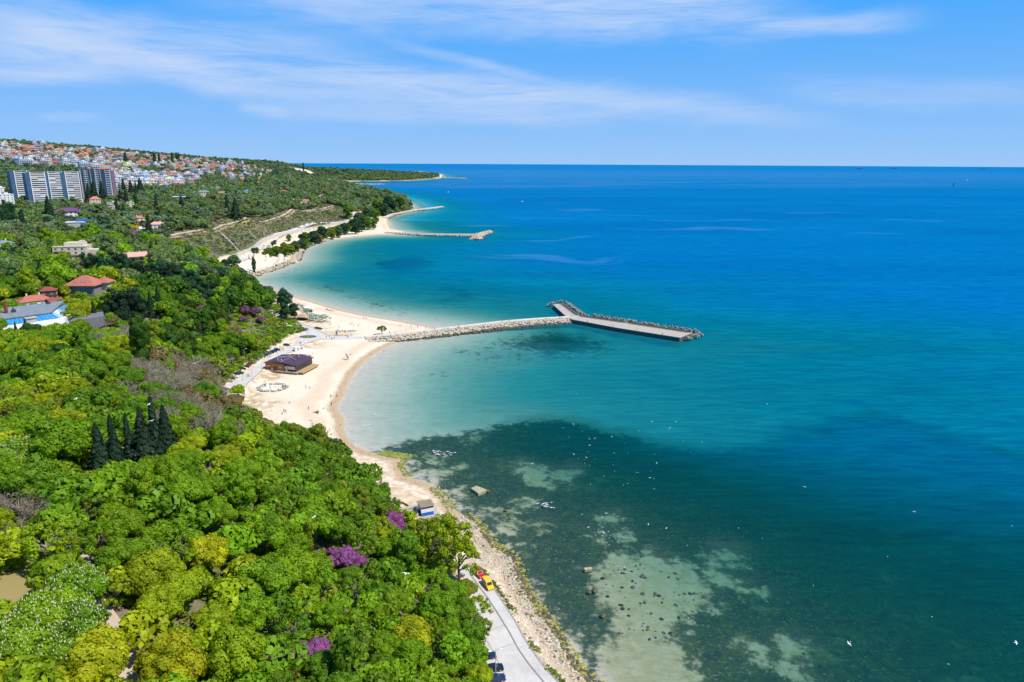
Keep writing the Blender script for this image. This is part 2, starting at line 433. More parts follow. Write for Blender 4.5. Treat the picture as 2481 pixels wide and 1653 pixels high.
M_DARKC = mat('stained_concrete', (0.10, 0.09, 0.075), 0.9, 0.35, 0.5, streak=True)
M_TILE = mat('roof_tile', (0.40, 0.135, 0.085), 0.8, 0.25, 1.2)
M_TILE2 = mat('orange_tile', (0.48, 0.185, 0.10), 0.8, 0.22, 1.2)  # dulled orange: distance fading of the town roofs is in the colour
M_MAROON = mat('maroon_tile', (0.27, 0.06, 0.05), 0.8, 0.2, 1.2)
M_PURPLE = mat('plum_roof', (0.13, 0.055, 0.13), 0.6, 0.15, 1.0)
M_SLATE = mat('slate_roof', (0.20, 0.22, 0.23), 0.7, 0.22, 0.5)
M_METAL = mat('grey_metal', (0.45, 0.46, 0.47), 0.4, 0.1, 1.0, metal=0.4)
M_DARK = mat('dark_metal', (0.05, 0.05, 0.055), 0.5, 0.2, 1.0)
M_WOOD = mat('orange_wood', (0.42, 0.17, 0.045), 0.6, 0.25, 1.3)
M_BROWN = mat('dark_wood', (0.10, 0.055, 0.03), 0.7, 0.3, 1.3)
M_BLUE = mat('blue_paint', (0.015, 0.12, 0.50), 0.5, 0.12, 0.8)
M_BLUEGL = mat('blue_glass', (0.02, 0.22, 0.50), 0.1, 0.2, 0.5, spec=0.7)
M_STONE = mat('limestone', (0.51, 0.41, 0.29), 0.9, 0.25, 0.8, bump=0.3)
M_STONE2 = mat('grey_stone', (0.36, 0.32, 0.27), 0.9, 0.3, 0.8, bump=0.3)
M_WETST = mat('weedy_stone', (0.10, 0.085, 0.05), 0.8, 0.4, 0.8)
M_ALGAE = mat('green_algae', (0.19, 0.22, 0.03), 0.8, 0.4, 0.6)
M_BARK = mat('bark', (0.13, 0.095, 0.065), 0.9, 0.3, 1.5)
M_PALEBARK = mat('pale_bark', (0.30, 0.25, 0.19), 0.9, 0.25, 1.5)
M_ROAD = mat('worn_asphalt', (0.54, 0.49, 0.44), 0.9, 0.16, 0.22)
M_KERB = mat('kerb_stone', (0.30, 0.27, 0.24), 0.9, 0.2, 1.0)
M_PAVE = mat('pale_paving', (0.60, 0.53, 0.44), 0.9, 0.12, 0.4)
M_PATH = mat('path_gravel', (0.46, 0.37, 0.29), 0.9, 0.15, 0.4)
M_SKIN = mat('skin', (0.55, 0.32, 0.22), 0.6)
M_THATCH = mat('thatch', (0.42, 0.30, 0.17), 0.95, 0.3, 2.0)
M_GULL = mat('white_feathers', (0.82, 0.82, 0.80), 0.8, 0.05, 3.0)

# ------------------------------------------------------------------ ground: one sheet, land and sea bed
def polar(rs, th):
    R, T = np.meshgrid(rs, th, indexing='ij')
    n, m = R.shape
    idx = np.arange(n * m).reshape(n, m)
    F = np.stack([idx[:-1, :-1], idx[:-1, 1:], idx[1:, 1:], idx[1:, :-1]], -1).reshape(-1, 4)[:, ::-1]
    return (R * np.sin(T)).ravel(), (R * np.cos(T)).ravel(), F
DARK_POLYS = [
    [(915, 1099), (940, 1087), (966, 1079), (1000, 1068), (1030, 1061), (1106, 1051), (1178, 1038), (1205, 1028), (1234, 1022), (1266, 1018), (1306, 1012), (1367, 1013), (1429, 1024), (1459, 1036), (1520, 1047), (1560, 1062), (1640, 1078), (1720, 1086),
     (1830, 1078), (1900, 1052), (2003, 1025), (2109, 1000), (2250, 1040), (2700, 1150), (2700, 1900), (1300, 1900), (1440, 1670), (1350, 1530), (1262, 1415), (1180, 1300), (1075, 1195), (1035, 1168), (985, 1140), (980, 1112), (940, 1108)],
    [(1196, 832), (1239, 816), (1291, 804), (1330, 796), (1367, 797), (1430, 808), (1490, 835), (1444, 856), (1400, 858), (1337, 862), (1300, 855), (1275, 847), (1230, 841)],
    [(1160, 843), (1190, 836), (1192, 848), (1170, 850)], [(1120, 850), (1145, 846), (1140, 853)], [(1243, 861), (1266, 857), (1268, 867), (1250, 868)], [(1165, 862), (1205, 857), (1190, 866)], [(1055, 904), (1072, 904), (1070, 907), (1056, 907)],
    [(712, 680), (760, 688), (830, 686), (880, 700), (850, 714), (780, 712), (735, 697)],
    [(800, 716), (880, 714), (960, 732), (1000, 765), (940, 762), (880, 748), (830, 732)],
    [(660, 668), (705, 652), (735, 640), (752, 648), (720, 664), (680, 674)], [(900, 640), (1000, 620), (1060, 640), (960, 665)],
    [(1000, 700), (1100, 680), (1200, 700), (1180, 730), (1060, 740)],
    [(878, 1071), (892, 1070), (890, 1080), (876, 1079)], [(845, 1040), (853, 1052), (848, 1056), (840, 1045)]]
LIGHT_POLYS = [
    [(1439, 1394), (1490, 1348), (1529, 1343), (1559, 1353), (1580, 1338), (1619, 1353), (1657, 1366), (1680, 1397), (1716, 1425), (1722, 1456), (1690, 1478), (1667, 1481), (1652, 1507), (1631, 1541), (1650, 1571), (1672, 1605), (1696, 1636), (1740, 1900), (1300, 1900), (1430, 1653), (1446, 1610), (1453, 1571), (1485, 1533), (1472, 1481), (1446, 1443)],
    [(1718, 1383), (1734, 1373), (1762, 1377), (1782, 1399), (1850, 1430), (1800, 1425), (1755, 1411), (1725, 1405)], [(1708, 1350), (1760, 1328), (1796, 1352), (1750, 1366)],
    [(1239, 1129), (1259, 1116), (1297, 1128), (1336, 1143), (1392, 1139), (1376, 1154), (1330, 1155), (1335, 1185), (1285, 1173), (1268, 1155)],
    [(1193, 1304), (1213, 1286), (1228, 1256), (1246, 1275), (1233, 1295)], [(1142, 1261), (1170, 1246), (1228, 1238), (1290, 1205), (1296, 1222), (1230, 1248), (1170, 1258)],
    [(1874, 1553), (1900, 1538), (1935, 1556), (1927, 1592), (1908, 1592), (1903, 1570)], [(1880, 1605), (1912, 1603), (1965, 1648), (1925, 1650)], [(1798, 1588), (1850, 1600), (1870, 1613), (1818, 1610)], [(1818, 1560), (1846, 1563), (1850, 1587), (1830, 1582)], [(1791, 1566), (1812, 1573), (1803, 1587)],
    [(1463, 1251), (1497, 1251), (1490, 1266), (1473, 1266)], [(1494, 1282), (1509, 1284), (1503, 1299)], [(1435, 1308), (1450, 1296), (1460, 1310), (1448, 1317)], [(1508, 1303), (1525, 1301), (1522, 1308)], [(1295, 1275), (1315, 1275), (1310, 1283), (1297, 1281)], [(1228, 1318), (1240, 1324), (1262, 1322), (1255, 1330), (1232, 1328)],
    [(943, 1168), (1001, 1147), (1075, 1146), (1131, 1128), (1085, 1155), (1060, 1180), (1030, 1170)], [(985, 1122), (1012, 1122), (1020, 1140), (1000, 1140)], [(1100, 1195), (1125, 1192), (1128, 1206), (1108, 1206)],
    [(1120, 1060), (1155, 1062), (1140, 1069)], [(1040, 1105), (1070, 1108), (1066, 1128), (1040, 1122)], [(1230, 1560), (1380, 1540), (1440, 1610), (1420, 1653)]]
_r1 = np.concatenate([np.geomspace(42, 1400, 600), np.geomspace(1400, 9500, 105)[1:]])
gx, gy, gF = polar(_r1, np.radians(np.linspace(-58, 50, 700)))
gz, gsd = heights(gx, gy, True)
wz = lambda polys: [np.array([at_z(min(p[0], 3000), p[1], -1.0) for p in q]) for q in polys]
def weed_field(x, y):
    s = np.full(x.shape, -60.0)
    for k, q in enumerate(wz(DARK_POLYS)):
        v = sdist(x, y, q)
        s = np.maximum(s, np.where(v > -60, v * .20 - 5.0, v) if k > 6 and q[0][1] < 770 else v * .35 - 2.0 if 1 <= k <= 5 else v)
    for q in wz(LIGHT_POLYS): s = np.minimum(s, -sdist(x, y, q))
    off = np.maximum(-shore_dist(x, y), 0); s = s * np.interp(off, [0, 110, 230, 330], [1, 1, .20, .05])
    return np.clip(s, -60, 60)
REEF = wz(DARK_POLYS[:1])[0]
near = (gsd < 5) & (np.hypot(gx, gy) < 1400)
gw = np.full(gx.shape, -60.0); gw[near] = weed_field(gx[near], gy[near])
SANDPOLY = np.vstack([FOOT, [(600, 1500), (600, -100)]])
gs = np.clip(sdist(gx, gy, SANDPOLY), -60, 60)
far_sand = np.where((gy > 1500) & (gsd < np.where(gy > 4000, 34, 7)) & (gsd > 0), 10.0, -60.0)
# the sandstone scar of the landslide and the beach of the far cape
SCAR = np.array([(-1055, 3330), (-965, 3360), (-940, 3560), (-1030, 3600), (-1090, 3500)], float)
gs = np.where(gy > 1500, np.maximum(far_sand, np.clip(sdist(gx, gy, SCAR), -60, 60)), gs)
keep = (gz > -9.0) & ~((gsd < -30) & (np.hypot(gx, gy) > 1400))
fk = keep[gF].any(1)
me = mesh_from("ground", np.c_[gx, gy, gz], gF[fk], smooth=True)
_cl = gpt(25, 1458); fattr(me, "clearing", np.exp(-((gx - _cl[0]) ** 2 + (gy - _cl[1]) ** 2) / 15.0 ** 2)); fattr(me, "weed", gw); fattr(me, "dry", np.clip(sum(np.exp(-(((gx - q[0]) / q[2]) ** 2 + ((gy - q[1]) / (q[2] * .7)) ** 2)) for q in [(*at_z(px, py, 2), r) for px, py, r in [(600, 915, 9), (590, 975, 11), (640, 912, 8), (660, 905, 7), (760, 833, 9), (800, 808, 6), (830, 806, 9), (620, 948, 7), (740, 842, 5), (770, 780, 8), (650, 970, 7), (1010, 1240, 5), (900, 1140, 6)]]), 0, 1)); fattr(me, "reef", np.where(gsd < 5, np.clip(sdist(gx, gy, REEF), -60, 60), -60)); fattr(me, "sand", gs); fattr(me, "shore", np.clip(gsd, -100, 100))
mg = bpy.data.materials.new("ground"); mg.use_nodes = True
T = NT(mg.node_tree); T.n.clear()
out = T.node('ShaderNodeOutputMaterial'); b = T.node('ShaderNodeBsdfPrincipled'); T.l.new(b.outputs[0], out.inputs[0])
P = T.pos(); weed = T.attr("weed").outputs['Fac']; sandm = T.attr("sand").outputs['Fac']; shore = T.attr("shore").outputs['Fac']
n_big = T.noise(P, 0.03, 4, 0.6); n_mid = T.noise(P, 0.18, 5, 0.62); n_fine = T.noise(P, 1.1, 4, 0.65); n_pat = T.noise(P, 0.35, 5, 0.7)
soil = T.mix(T.smooth(n_mid, 0.4, 0.62), (0.10, 0.125, 0.04), (0.20, 0.155, 0.105))
soil = T.mix(T.smooth(n_big, 0.5, 0.62), soil, (0.10, 0.12, 0.03))
soil = T.mix(T.math('MULTIPLY', T.smooth(T.attr('clearing').outputs['Fac'], 0.25, 0.55), 0.85), soil, T.mix(n_mid, (0.36, 0.25, 0.10), (0.27, 0.23, 0.08)))
sandc = T.mix(T.smooth(n_fine, 0.3, 0.7), (0.77, 0.625, 0.46), (0.71, 0.57, 0.415))
sandc = T.mix(T.math('MULTIPLY', T.smooth(n_mid, 0.62, 0.75), 0.35), sandc, (0.45, 0.33, 0.21))
sandc = T.mix(T.math('MULTIPLY', T.smooth(n_big, 0.56, 0.66), 0.22), sandc, (0.50, 0.36, 0.22))
trail = T.noise(T.mapping(P, rot=(0, 0, .5), scale=(0.5, 0.045, 1)), 1.0, 4, 0.7, 2.0); trail2 = T.noise(T.mapping(P, rot=(0, 0, -.35), scale=(0.4, 0.05, 1)), 1.0, 4, 0.7, 2.5)
sandc = T.mix(T.math('MULTIPLY', T.math('MAXIMUM', T.smooth(trail, 0.60, 0.72), T.smooth(trail2, 0.60, 0.72)), 0.34), sandc, (0.44, 0.32, 0.20))
n_spk = T.noise(P, 3.1, 2, 0.6); sandc = T.mix(T.math('MULTIPLY', T.smooth(n_spk, 0.64, 0.74), 0.30), sandc, (0.36, 0.27, 0.18))
# wet margin of the beach, and darker berm line further up
wet = T.smooth(T.math('ADD', shore, T.math('MULTIPLY', T.math('SUBTRACT', n_mid, 0.5), 5.0)), 6.5, 3.0)
sandc = T.mix(T.math('MULTIPLY', wet, 0.75), sandc, (0.37, 0.24, 0.12))
berm = T.math('MULTIPLY', T.smooth(T.math('ABSOLUTE', T.math('SUBTRACT', T.math('ADD', shore, T.math('MULTIPLY', n_big, 22)), 24.0)), 7.0, 1.0), 0.34)
sandc = T.mix(berm, sandc, (0.46, 0.31, 0.17))
# dry grass showing through the back of the beach
dry = T.math('MULTIPLY', T.smooth(T.math('ADD', sandm, T.math('MULTIPLY', T.math('SUBTRACT', n_mid, 0.5), 26)), 26, 9), T.smooth(n_pat, 0.42, 0.62))
sandc = T.mix(T.math('MULTIPLY', dry, 0.65), sandc, (0.36, 0.24, 0.12))
dry2 = T.math('MULTIPLY', T.attr('dry').outputs['Fac'], T.smooth(T.math('ADD', T.math('MULTIPLY', n_pat, 0.6), T.math('MULTIPLY', n_mid, 0.5)), 0.44, 0.62))
sandc = T.mix(T.math('MULTIPLY', dry2, 0.8), sandc, T.mix(n_fine, (0.40, 0.25, 0.12), (0.30, 0.25, 0.10)))
land = T.mix(T.smooth(T.math('ADD', sandm, T.math('MULTIPLY', T.math('SUBTRACT', n_mid, 0.5), 8)), -1.5, 1.5), soil, sandc)
# sea bed
bed = T.mix(T.smooth(n_mid, 0.35, 0.7), (0.52, 0.44, 0.35), (0.46, 0.39, 0.31))
bed = T.mix(T.math('MULTIPLY', T.smooth(T.attr('reef').outputs['Fac'], -4, 10), T.lin(n_pat, 0.35, 0.65, 0.62, 1.0)), bed, (0.26, 0.25, 0.115))
wsig = T.math('ADD', weed, T.math('ADD', T.math('MULTIPLY', T.math('SUBTRACT', n_mid, 0.5), 21.0), T.math('MULTIPLY', T.math('SUBTRACT', n_pat, 0.5), 20.0)))
wm = T.smooth(wsig, -3.2, 3.2)
weedc = T.mix(T.smooth(n_pat, 0.38, 0.66), (0.006, 0.036, 0.022), (0.034, 0.066, 0.022))
weedc = T.mix(T.math('MULTIPLY', T.smooth(n_fine, 0.56, 0.7), T.smooth(weed, 55, 6)), weedc, (0.16, 0.17, 0.06))
n_clr = T.noise(P, 0.085, 5, 0.68)
weedc = T.mix(T.math('MULTIPLY', T.smooth(n_clr, 0.56, 0.68), 0.5), weedc, (0.12, 0.15, 0.06))
bed = T.mix(T.math('MULTIPLY', wm, 0.96), bed, weedc)
rip = T.noise(T.mapping(P, rot=(0, 0, -.4), scale=(0.22, 1.3, 1)), 1.0, 3, 0.6, 0.8)
bed = T.mix(T.math('MULTIPLY', T.smooth(rip, 0.40, 0.62), 0.28), bed, T.mix(1.0, bed, (0.62, 0.66, 0.62), 'MULTIPLY'))
# small weedy stones scattered on the sandy bottom
vor = T.node('ShaderNodeTexVoronoi'); T.l.new(P, vor.inputs['Vector']); vor.inputs['Scale'].default_value = 0.22; vor.inputs['Randomness'].default_value = 1.0
vsep = T.node('ShaderNodeSeparateColor'); T.l.new(vor.outputs['Color'], vsep.inputs[0])
st = T.math('MULTIPLY', T.smooth(T.math('ADD', vor.outputs['Distance'], T.math('MULTIPLY', n_fine, 0.12)), T.math('MULTIPLY', vsep.outputs[0], 0.26), T.math('MULTIPLY', vsep.outputs[0], 0.16)), T.math('GREATER_THAN', vsep.outputs[1], 0.55))
bed = T.mix(T.math('MULTIPLY', st, T.math('MULTIPLY', T.smooth(T.attr('reef').outputs['Fac'], -2, 6), T.math('LESS_THAN', shore, -6.0))), bed, (0.03, 0.035, 0.02))
col = T.mix(T.smooth(shore, -0.6, 0.4), bed, land)
T.l.new(col, b.inputs['Base Color']); b.inputs['Roughness'].default_value = 0.95; b.inputs['Specular IOR Level'].default_value = 0.15
bp = T.node('ShaderNodeBump'); bp.inputs['Strength'].default_value = 0.5; bp.inputs['Distance'].default_value = 0.25
T.l.new(n_fine, bp.inputs['Height']); T.l.new(bp.outputs[0], b.inputs['Normal'])
me.materials.append(mg)
ground = tag(link("ground", me), kind='structure')

# ------------------------------------------------------------------ sea
_r2 = np.concatenate([np.geomspace(45, 1200, 330), np.geomspace(1200, 45000, 120)[1:]])
wx, wy, wF = polar(_r2, np.radians(np.linspace(-50, 62, 420)))
wsd = np.full(wx.shape, -500.0); nr = np.hypot(wx, wy) < 8000
wsd[nr] = shore_dist(wx[nr], wy[nr])
wdep = np.where(wsd > 0, 0.0, 0.03 + 0.014 * np.minimum(-wsd, 30) + 0.026 * np.clip(-wsd - 30, 0, 300) + 0.012 * np.clip(-wsd - 325, 0, 900) + 0.012 * np.clip(-wsd - 440, 0, 1500))
fk = (wsd < 25)[wF].any(1)
me = mesh_from("sea", np.c_[wx, wy, np.zeros(len(wx))], wF[fk], smooth=True)
wdep = wdep * np.interp(wy, [150, 200, 265, 330, 430, 560, 1200, 1700], [0.70, 0.95, 1.5, 1.15, 0.98, 1.9, 2.6, 3.2])
fattr(me, "depth", wdep)
ww_ = np.full(wx.shape, -60.0); nn = (wsd < 10) & (np.hypot(wx, wy) < 1400); ww_[nn] = weed_field(wx[nn], wy[nn]); fattr(me, "weed", ww_); rf_ = np.full(wx.shape, -60.0); rf_[nn] = np.clip(sdist(wx[nn], wy[nn], REEF), -60, 60); fattr(me, "reef", rf_)
mw = bpy.data.materials.new("sea_water"); mw.use_nodes = True
T = NT(mw.node_tree); T.n.clear()
out = T.node('ShaderNodeOutputMaterial')
P = T.pos(); dep = T.attr("depth").outputs['Fac']; wee = T.attr("weed").outputs['Fac']
swell = T.noise(T.mapping(P, rot=(0, 0, math.radians(-14)), scale=(0.05, 0.22, 1)), 1.0, 5, 0.62, 0.5)
ripple = T.noise(T.mapping(P, rot=(0, 0, math.radians(-24)), scale=(0.30, 1.1, 1)), 1.0, 4, 0.65)
patch = T.noise(T.mapping(P, rot=(0, 0, math.radians(10)), scale=(0.004, 0.012, 1)), 1.0, 5, 0.6, 0.6)
patch2 = T.noise(T.mapping(P, scale=(0.0011, 0.0036, 1)), 1.0, 5, 0.58, 0.8)
dn = T.math('MULTIPLY', dep, T.lin(patch, 0.3, 0.7, 0.8, 1.2))
# light coming back out of the water: by its depth, and by what the bottom is
def ramp_(stops):
    r = T.node('ShaderNodeValToRGB'); T.put(r.inputs[0], T.math('MULTIPLY', dn, 1 / 20.0)); c = r.color_ramp
    c.elements[0].color = (*stops[0][1], 1); c.elements[1].color = (*stops[-1][1], 1)
    for p_, c_ in stops[1:-1]: c.elements.new(p_).color = (*c_, 1)
    return r.outputs[0]
oversand = ramp_([(0.0, (0.25, 0.21, 0.175)), (0.05, (0.12, 0.19, 0.175)), (0.12, (0.010, 0.185, 0.21)), (0.30, (0.0005, 0.165, 0.215)), (0.48, (0.0003, 0.168, 0.255)), (0.72, (0.0002, 0.158, 0.30)), (1.0, (0.0001, 0.153, 0.35))])
overweed = ramp_([(0.0, (0.02, 0.05, 0.03)), (0.06, (0.001, 0.058, 0.042)), (0.12, (0.0003, 0.070, 0.062)), (0.20, (0.0003, 0.102, 0.140)), (0.30, (0.0003, 0.122, 0.200)), (0.45, (0.0003, 0.124, 0.225)), (0.68, (0.0002, 0.140, 0.285)), (1.0, (0.0001, 0.153, 0.35))])
nW = T.noise(P, 0.06, 4, 0.6)
oversand = T.mix(T.smooth(T.attr('reef').outputs['Fac'], -6, 12), oversand, T.mix(1.0, oversand, (0.60, 0.62, 0.50), 'MULTIPLY'))
body = T.mix(T.smooth(T.math('ADD', wee, T.math('MULTIPLY', T.math('SUBTRACT', nW, 0.5), 26.0)), -7.0, 9.0), oversand, overweed)
body = T.mix(T.math('MULTIPLY', T.smooth(swell, 0.40, 0.68), 0.42), body, T.mix(1.0, body, (0.5, 0.62, 0.72), 'MULTIPLY'))  # swell, ripple and chop: wave shade and glints put into the body colour
body = T.mix(T.math('MULTIPLY', T.smooth(ripple, 0.55, 0.8), 0.5), body, T.mix(1.0, body, (1.0, 1.5, 1.42), 'MULTIPLY'))
body = T.mix(T.math('MULTIPLY', T.smooth(patch2, 0.38, 0.66), T.math('MULTIPLY', T.smooth(dep, 4, 9), 0.8)), body, T.mix(1.0, body, (1.0, 0.78, 0.84), 'MULTIPLY'))
chop = T.noise(T.mapping(P, rot=(0, 0, math.radians(-20)), scale=(0.05, 0.36, 1)), 1.0, 5, 0.62, 0.7)
swell2 = T.noise(T.mapping(P, rot=(0, 0, math.radians(-10)), scale=(0.010, 0.065, 1)), 1.0, 5, 0.62, 0.8)
body = T.mix(T.math('MULTIPLY', T.smooth(swell2, 0.42, 0.64), 0.30), body, T.mix(1.0, body, (0.6, 0.70, 0.80), 'MULTIPLY'))
body = T.mix(T.math('MULTIPLY', T.smooth(chop, 0.44, 0.60), 0.50), body, T.mix(1.0, body, (0.45, 0.60, 0.70), 'MULTIPLY'))
bpd = T.node('ShaderNodeBump'); bpd.inputs['Strength'].default_value = 0.8; bpd.inputs['Distance'].default_value = 0.9
T.l.new(T.math('ADD', chop, T.math('MULTIPLY', swell, 1.2)), bpd.inputs['Height'])
dif = T.node('ShaderNodeBsdfDiffuse'); T.l.new(body, dif.inputs['Color']); T.l.new(bpd.outputs[0], dif.inputs['Normal'])
trn = T.node('ShaderNodeBsdfTransparent')
cmb = T.node('ShaderNodeCombineColor')
for i, kk in enumerate((-0.50, -0.035, -0.06)): T.put(cmb.inputs[i], T.math('POWER', 2.718, T.math('MULTIPLY', dep, kk)))
T.l.new(cmb.outputs[0], trn.inputs['Color'])
opac = T.math('SUBTRACT', 1.0, T.math('POWER', 2.718, T.math('MULTIPLY', dep, -0.32)))
opac = T.math('MAXIMUM', opac, T.smooth(dep, 6, 9))
mx = T.node('ShaderNodeMixShader'); T.put(mx.inputs[0], opac); T.l.new(trn.outputs[0], mx.inputs[1]); T.l.new(dif.outputs[0], mx.inputs[2])
gl = T.node('ShaderNodeBsdfGlossy'); gl.inputs['Roughness'].default_value = 0.16; pass
h = T.math('ADD', T.math('MULTIPLY', swell, 1.2), T.math('MULTIPLY', ripple, 0.30))
bp = T.node('ShaderNodeBump'); bp.inputs['Strength'].default_value = 0.35; bp.inputs['Distance'].default_value = 0.55
T.l.new(h, bp.inputs['Height']); T.l.new(bp.outputs[0], gl.inputs['Normal'])
fr = T.node('ShaderNodeFresnel'); fr.inputs['IOR'].default_value = 1.33; T.l.new(bp.outputs[0], fr.inputs['Normal'])
# calm slicks mirror the low sky, wind-ruffled water does not
wv = T.node('ShaderNodeVectorMath', operation='ADD'); wc = T.node('ShaderNodeCombineXYZ'); T.put(wc.inputs[1], T.math('MULTIPLY', T.math('SUBTRACT', T.noise(P, 0.0035, 2, 0.5), 0.5), 420.0)); T.l.new(P, wv.inputs[0]); T.l.new(wc.outputs[0], wv.inputs[1])
slick = T.smooth(T.noise(T.mapping(wv.outputs[0], rot=(0, 0, math.radians(28)), scale=(0.0030, 0.0110, 1)), 1.0, 2, 0.5, 0.3), 0.60, 0.72)
sepP = T.node('ShaderNodeSeparateXYZ'); T.l.new(P, sepP.inputs[0])
dist = sepP.outputs[1]
farband = T.math('MULTIPLY', T.smooth(T.math('ADD', dist, T.math('MULTIPLY', sepP.outputs[0], -.15)), 3000, 3400), T.smooth(dist, 14000, 8000))
slick = T.math('MAXIMUM', T.math('MULTIPLY', slick, T.math('MULTIPLY', T.smooth(dist, 560, 900), T.smooth(dist, 2600, 1500))), T.math('MULTIPLY', farband, T.smooth(patch2, 0.35, 0.6)))
T.l.new(T.mix(slick, (0.10, 0.72, 1.0), (0.55, 0.85, 1.0)), gl.inputs['Color'])
fac = T.math('MULTIPLY', fr.outputs[0], T.lin(slick, 0.0, 1.0, 0.45, 0.75))
fac = T.math('MINIMUM', fac, T.math('MAXIMUM', T.lin(dist, 700, 7000, 0.04, 0.30), T.math('MULTIPLY', slick, 0.26)))
mx2 = T.node('ShaderNodeMixShader'); T.put(mx2.inputs[0], fac); T.l.new(mx.outputs[0], mx2.inputs[1]); T.l.new(gl.outputs[0], mx2.inputs[2])
T.l.new(mx2.outputs[0], out.inputs[0])
me.materials.append(mw)
sea = tag(link("sea", me), kind='structure')

# ------------------------------------------------------------------ labels that single things out
NAMED = []      # (object, base label, picture x, picture y): worded at the end
LANDMARKS = []  # (phrase, picture x, picture y, what kinds may use it)
def ppx(o, dz=0.0):
    x, y, z = o.location
    a, b_, _d = project(x, y, z + dz)
    return float(a), float(b_)
def later(o, base, zone, dz=0.0):
    NAMED.append((o, base, zone) + ppx(o, dz)); return o
def landmark(phrase, o=None, zones=('wood', 'town', 'beach'), at=None, dz=0.0):
    a = at if at is not None else ppx(o, dz)
    LANDMARKS.append((phrase, a[0], a[1], zones))

# ------------------------------------------------------------------ cars
def car_parts(kind):
    """meshes of one car, its length along x, the nose towards +x"""
    if kind == 'van':
        L, Wd, Hh = 4.6, 1.85, 2.0
        low = [(-2.3, 0.35), (2.15, 0.35), (2.3, 0.55), (2.28, 0.85), (1.75, 1.10), (-2.3, 1.15)]
        cab = [(-2.28, 1.15), (1.45, 1.15), (0.75, 1.88), (-2.15, 1.95)]
    elif kind == 'hatch':
        L, Wd, Hh = 4.0, 1.72, 1.45
        low = [(-1.98, 0.35), (1.95, 0.35), (2.05, 0.52), (1.98, 0.75), (1.1, 0.92), (-1.95, 0.95)]
        cab = [(-1.9, 0.95), (1.05, 0.92), (0.45, 1.42), (-1.3, 1.45)]
    else:
        L, Wd, Hh = 4.5, 1.78, 1.45
        low = [(-2.25, 0.35), (2.2, 0.35), (2.28, 0.52), (2.2, 0.76), (1.1, 0.92), (-1.5, 0.95), (-2.2, 0.9)]
        cab = [(-1.5, 0.95), (1.05, 0.92), (0.4, 1.4), (-0.95, 1.42)]
    hw = Wd / 2
    b = MB(); b.extrude(low, -hw, hw)
    # cabin narrows towards the roof: pillars and roof are body, the openings carry glass
    def ring(t):  # outline of cabin at inset
        return None
    n = len(cab); ins = 0.16
    V = np.array([[cab[0][0], -hw + .03, cab[0][1]], [cab[1][0], -hw + .03, cab[1][1]], [cab[2][0], -hw + ins, cab[2][1]], [cab[3][0], -hw + ins, cab[3][1]],
                  [cab[0][0], hw - .03, cab[0][1]], [cab[1][0], hw - .03, cab[1][1]], [cab[2][0], hw - ins, cab[2][1]], [cab[3][0], hw - ins, cab[3][1]]])
    b.add(V, [[0, 1, 2, 3], [7, 6, 5, 4], [3, 2, 6, 7], [1, 5, 6, 2], [4, 0, 3, 7]])
    b.box((L / 2 - 0.02, 0, 0.45), (0.14, Wd * .96, 0.2)); b.box((-L / 2 + 0.02, 0, 0.45), (0.14, Wd * .96, 0.2))
    out = [('body', b.mesh('car_body', M_CAR), None)]
    def pane(c4, push):
        c4 = np.array(c4, float); ctr = c4.mean(0); q = ctr + (c4 - ctr) * 0.84
        nrm = np.cross(q[1] - q[0], q[2] - q[0]); nrm /= np.linalg.norm(nrm)
        if np.dot(nrm, push) < 0: nrm = -nrm
        q1 = q + nrm * 0.025; q0 = q - nrm * 0.02
        m = MB(); Vv = np.vstack([q0, q1]); m.add(Vv, [[4, 5, 6, 7], [0, 1, 5, 4], [1, 2, 6, 5], [2, 3, 7, 6], [3, 0, 4, 7]])
        return m.mesh('pane', M_GLASS)
    out.append(('windscreen', pane(V[[1, 5, 6, 2]], (1, 0, .4)), None))
    out.append(('rear_window', pane(V[[0, 4, 7, 3]], (-1, 0, .4)), None))
    out.append(('side_window', pane(V[[0, 1, 2, 3]], (0, -1, 0)), None)); out.append(('side_window', pane(V[[4, 5, 6, 7]], (0, 1, 0)), None))
    wm = MB(); wm.tube([(0, -0.1, 0), (0, 0.1, 0)], 0.33, 12, 0); wm.tube([(0, -0.115, 0), (0, 0.115, 0)], 0.19, 10, 1)
    wmesh = wm.mesh('wheel', [M_RUB, M_METAL])
    for sx in (-0.3 * L, 0.31 * L):
        for sy in (-1, 1): out.append(('wheel', wmesh, (sx, sy * (hw - 0.07), 0.33)))
    hl = MB(); hl.box((0, 0, 0), (0.08, 0.32, 0.14)); hm = hl.mesh('headlight', mat('lamp_glass', (0.75, 0.75, 0.7), 0.15, spec=0.7))
    tl = MB(); tl.box((0, 0, 0), (0.08, 0.24, 0.16)); tm = tl.mesh('tail_light', mat('red_lens', (0.45, 0.02, 0.02), 0.2, spec=0.6))
    zl = 0.68
    for s in (-1, 1):
        out.append(('headlight', hm, (L / 2 - 0.02, s * hw * .72, zl))); out.append(('tail_light', tm, (-L / 2 + 0.02, s * hw * .78, zl + .1)))
    return out
_CARS = {k: car_parts(k) for k in ('van', 'hatch', 'saloon')}
def car(kind, loc, rz, color, label, group=None, name='parked_car', cat='car'):
    t = thing(name, label, cat, loc, rz, group)
    for nm, me, off in _CARS[kind]:
        o = link(nm, me, t, off or (0, 0, 0))
        if nm == 'body': o.color = (*color, 1)
    return t

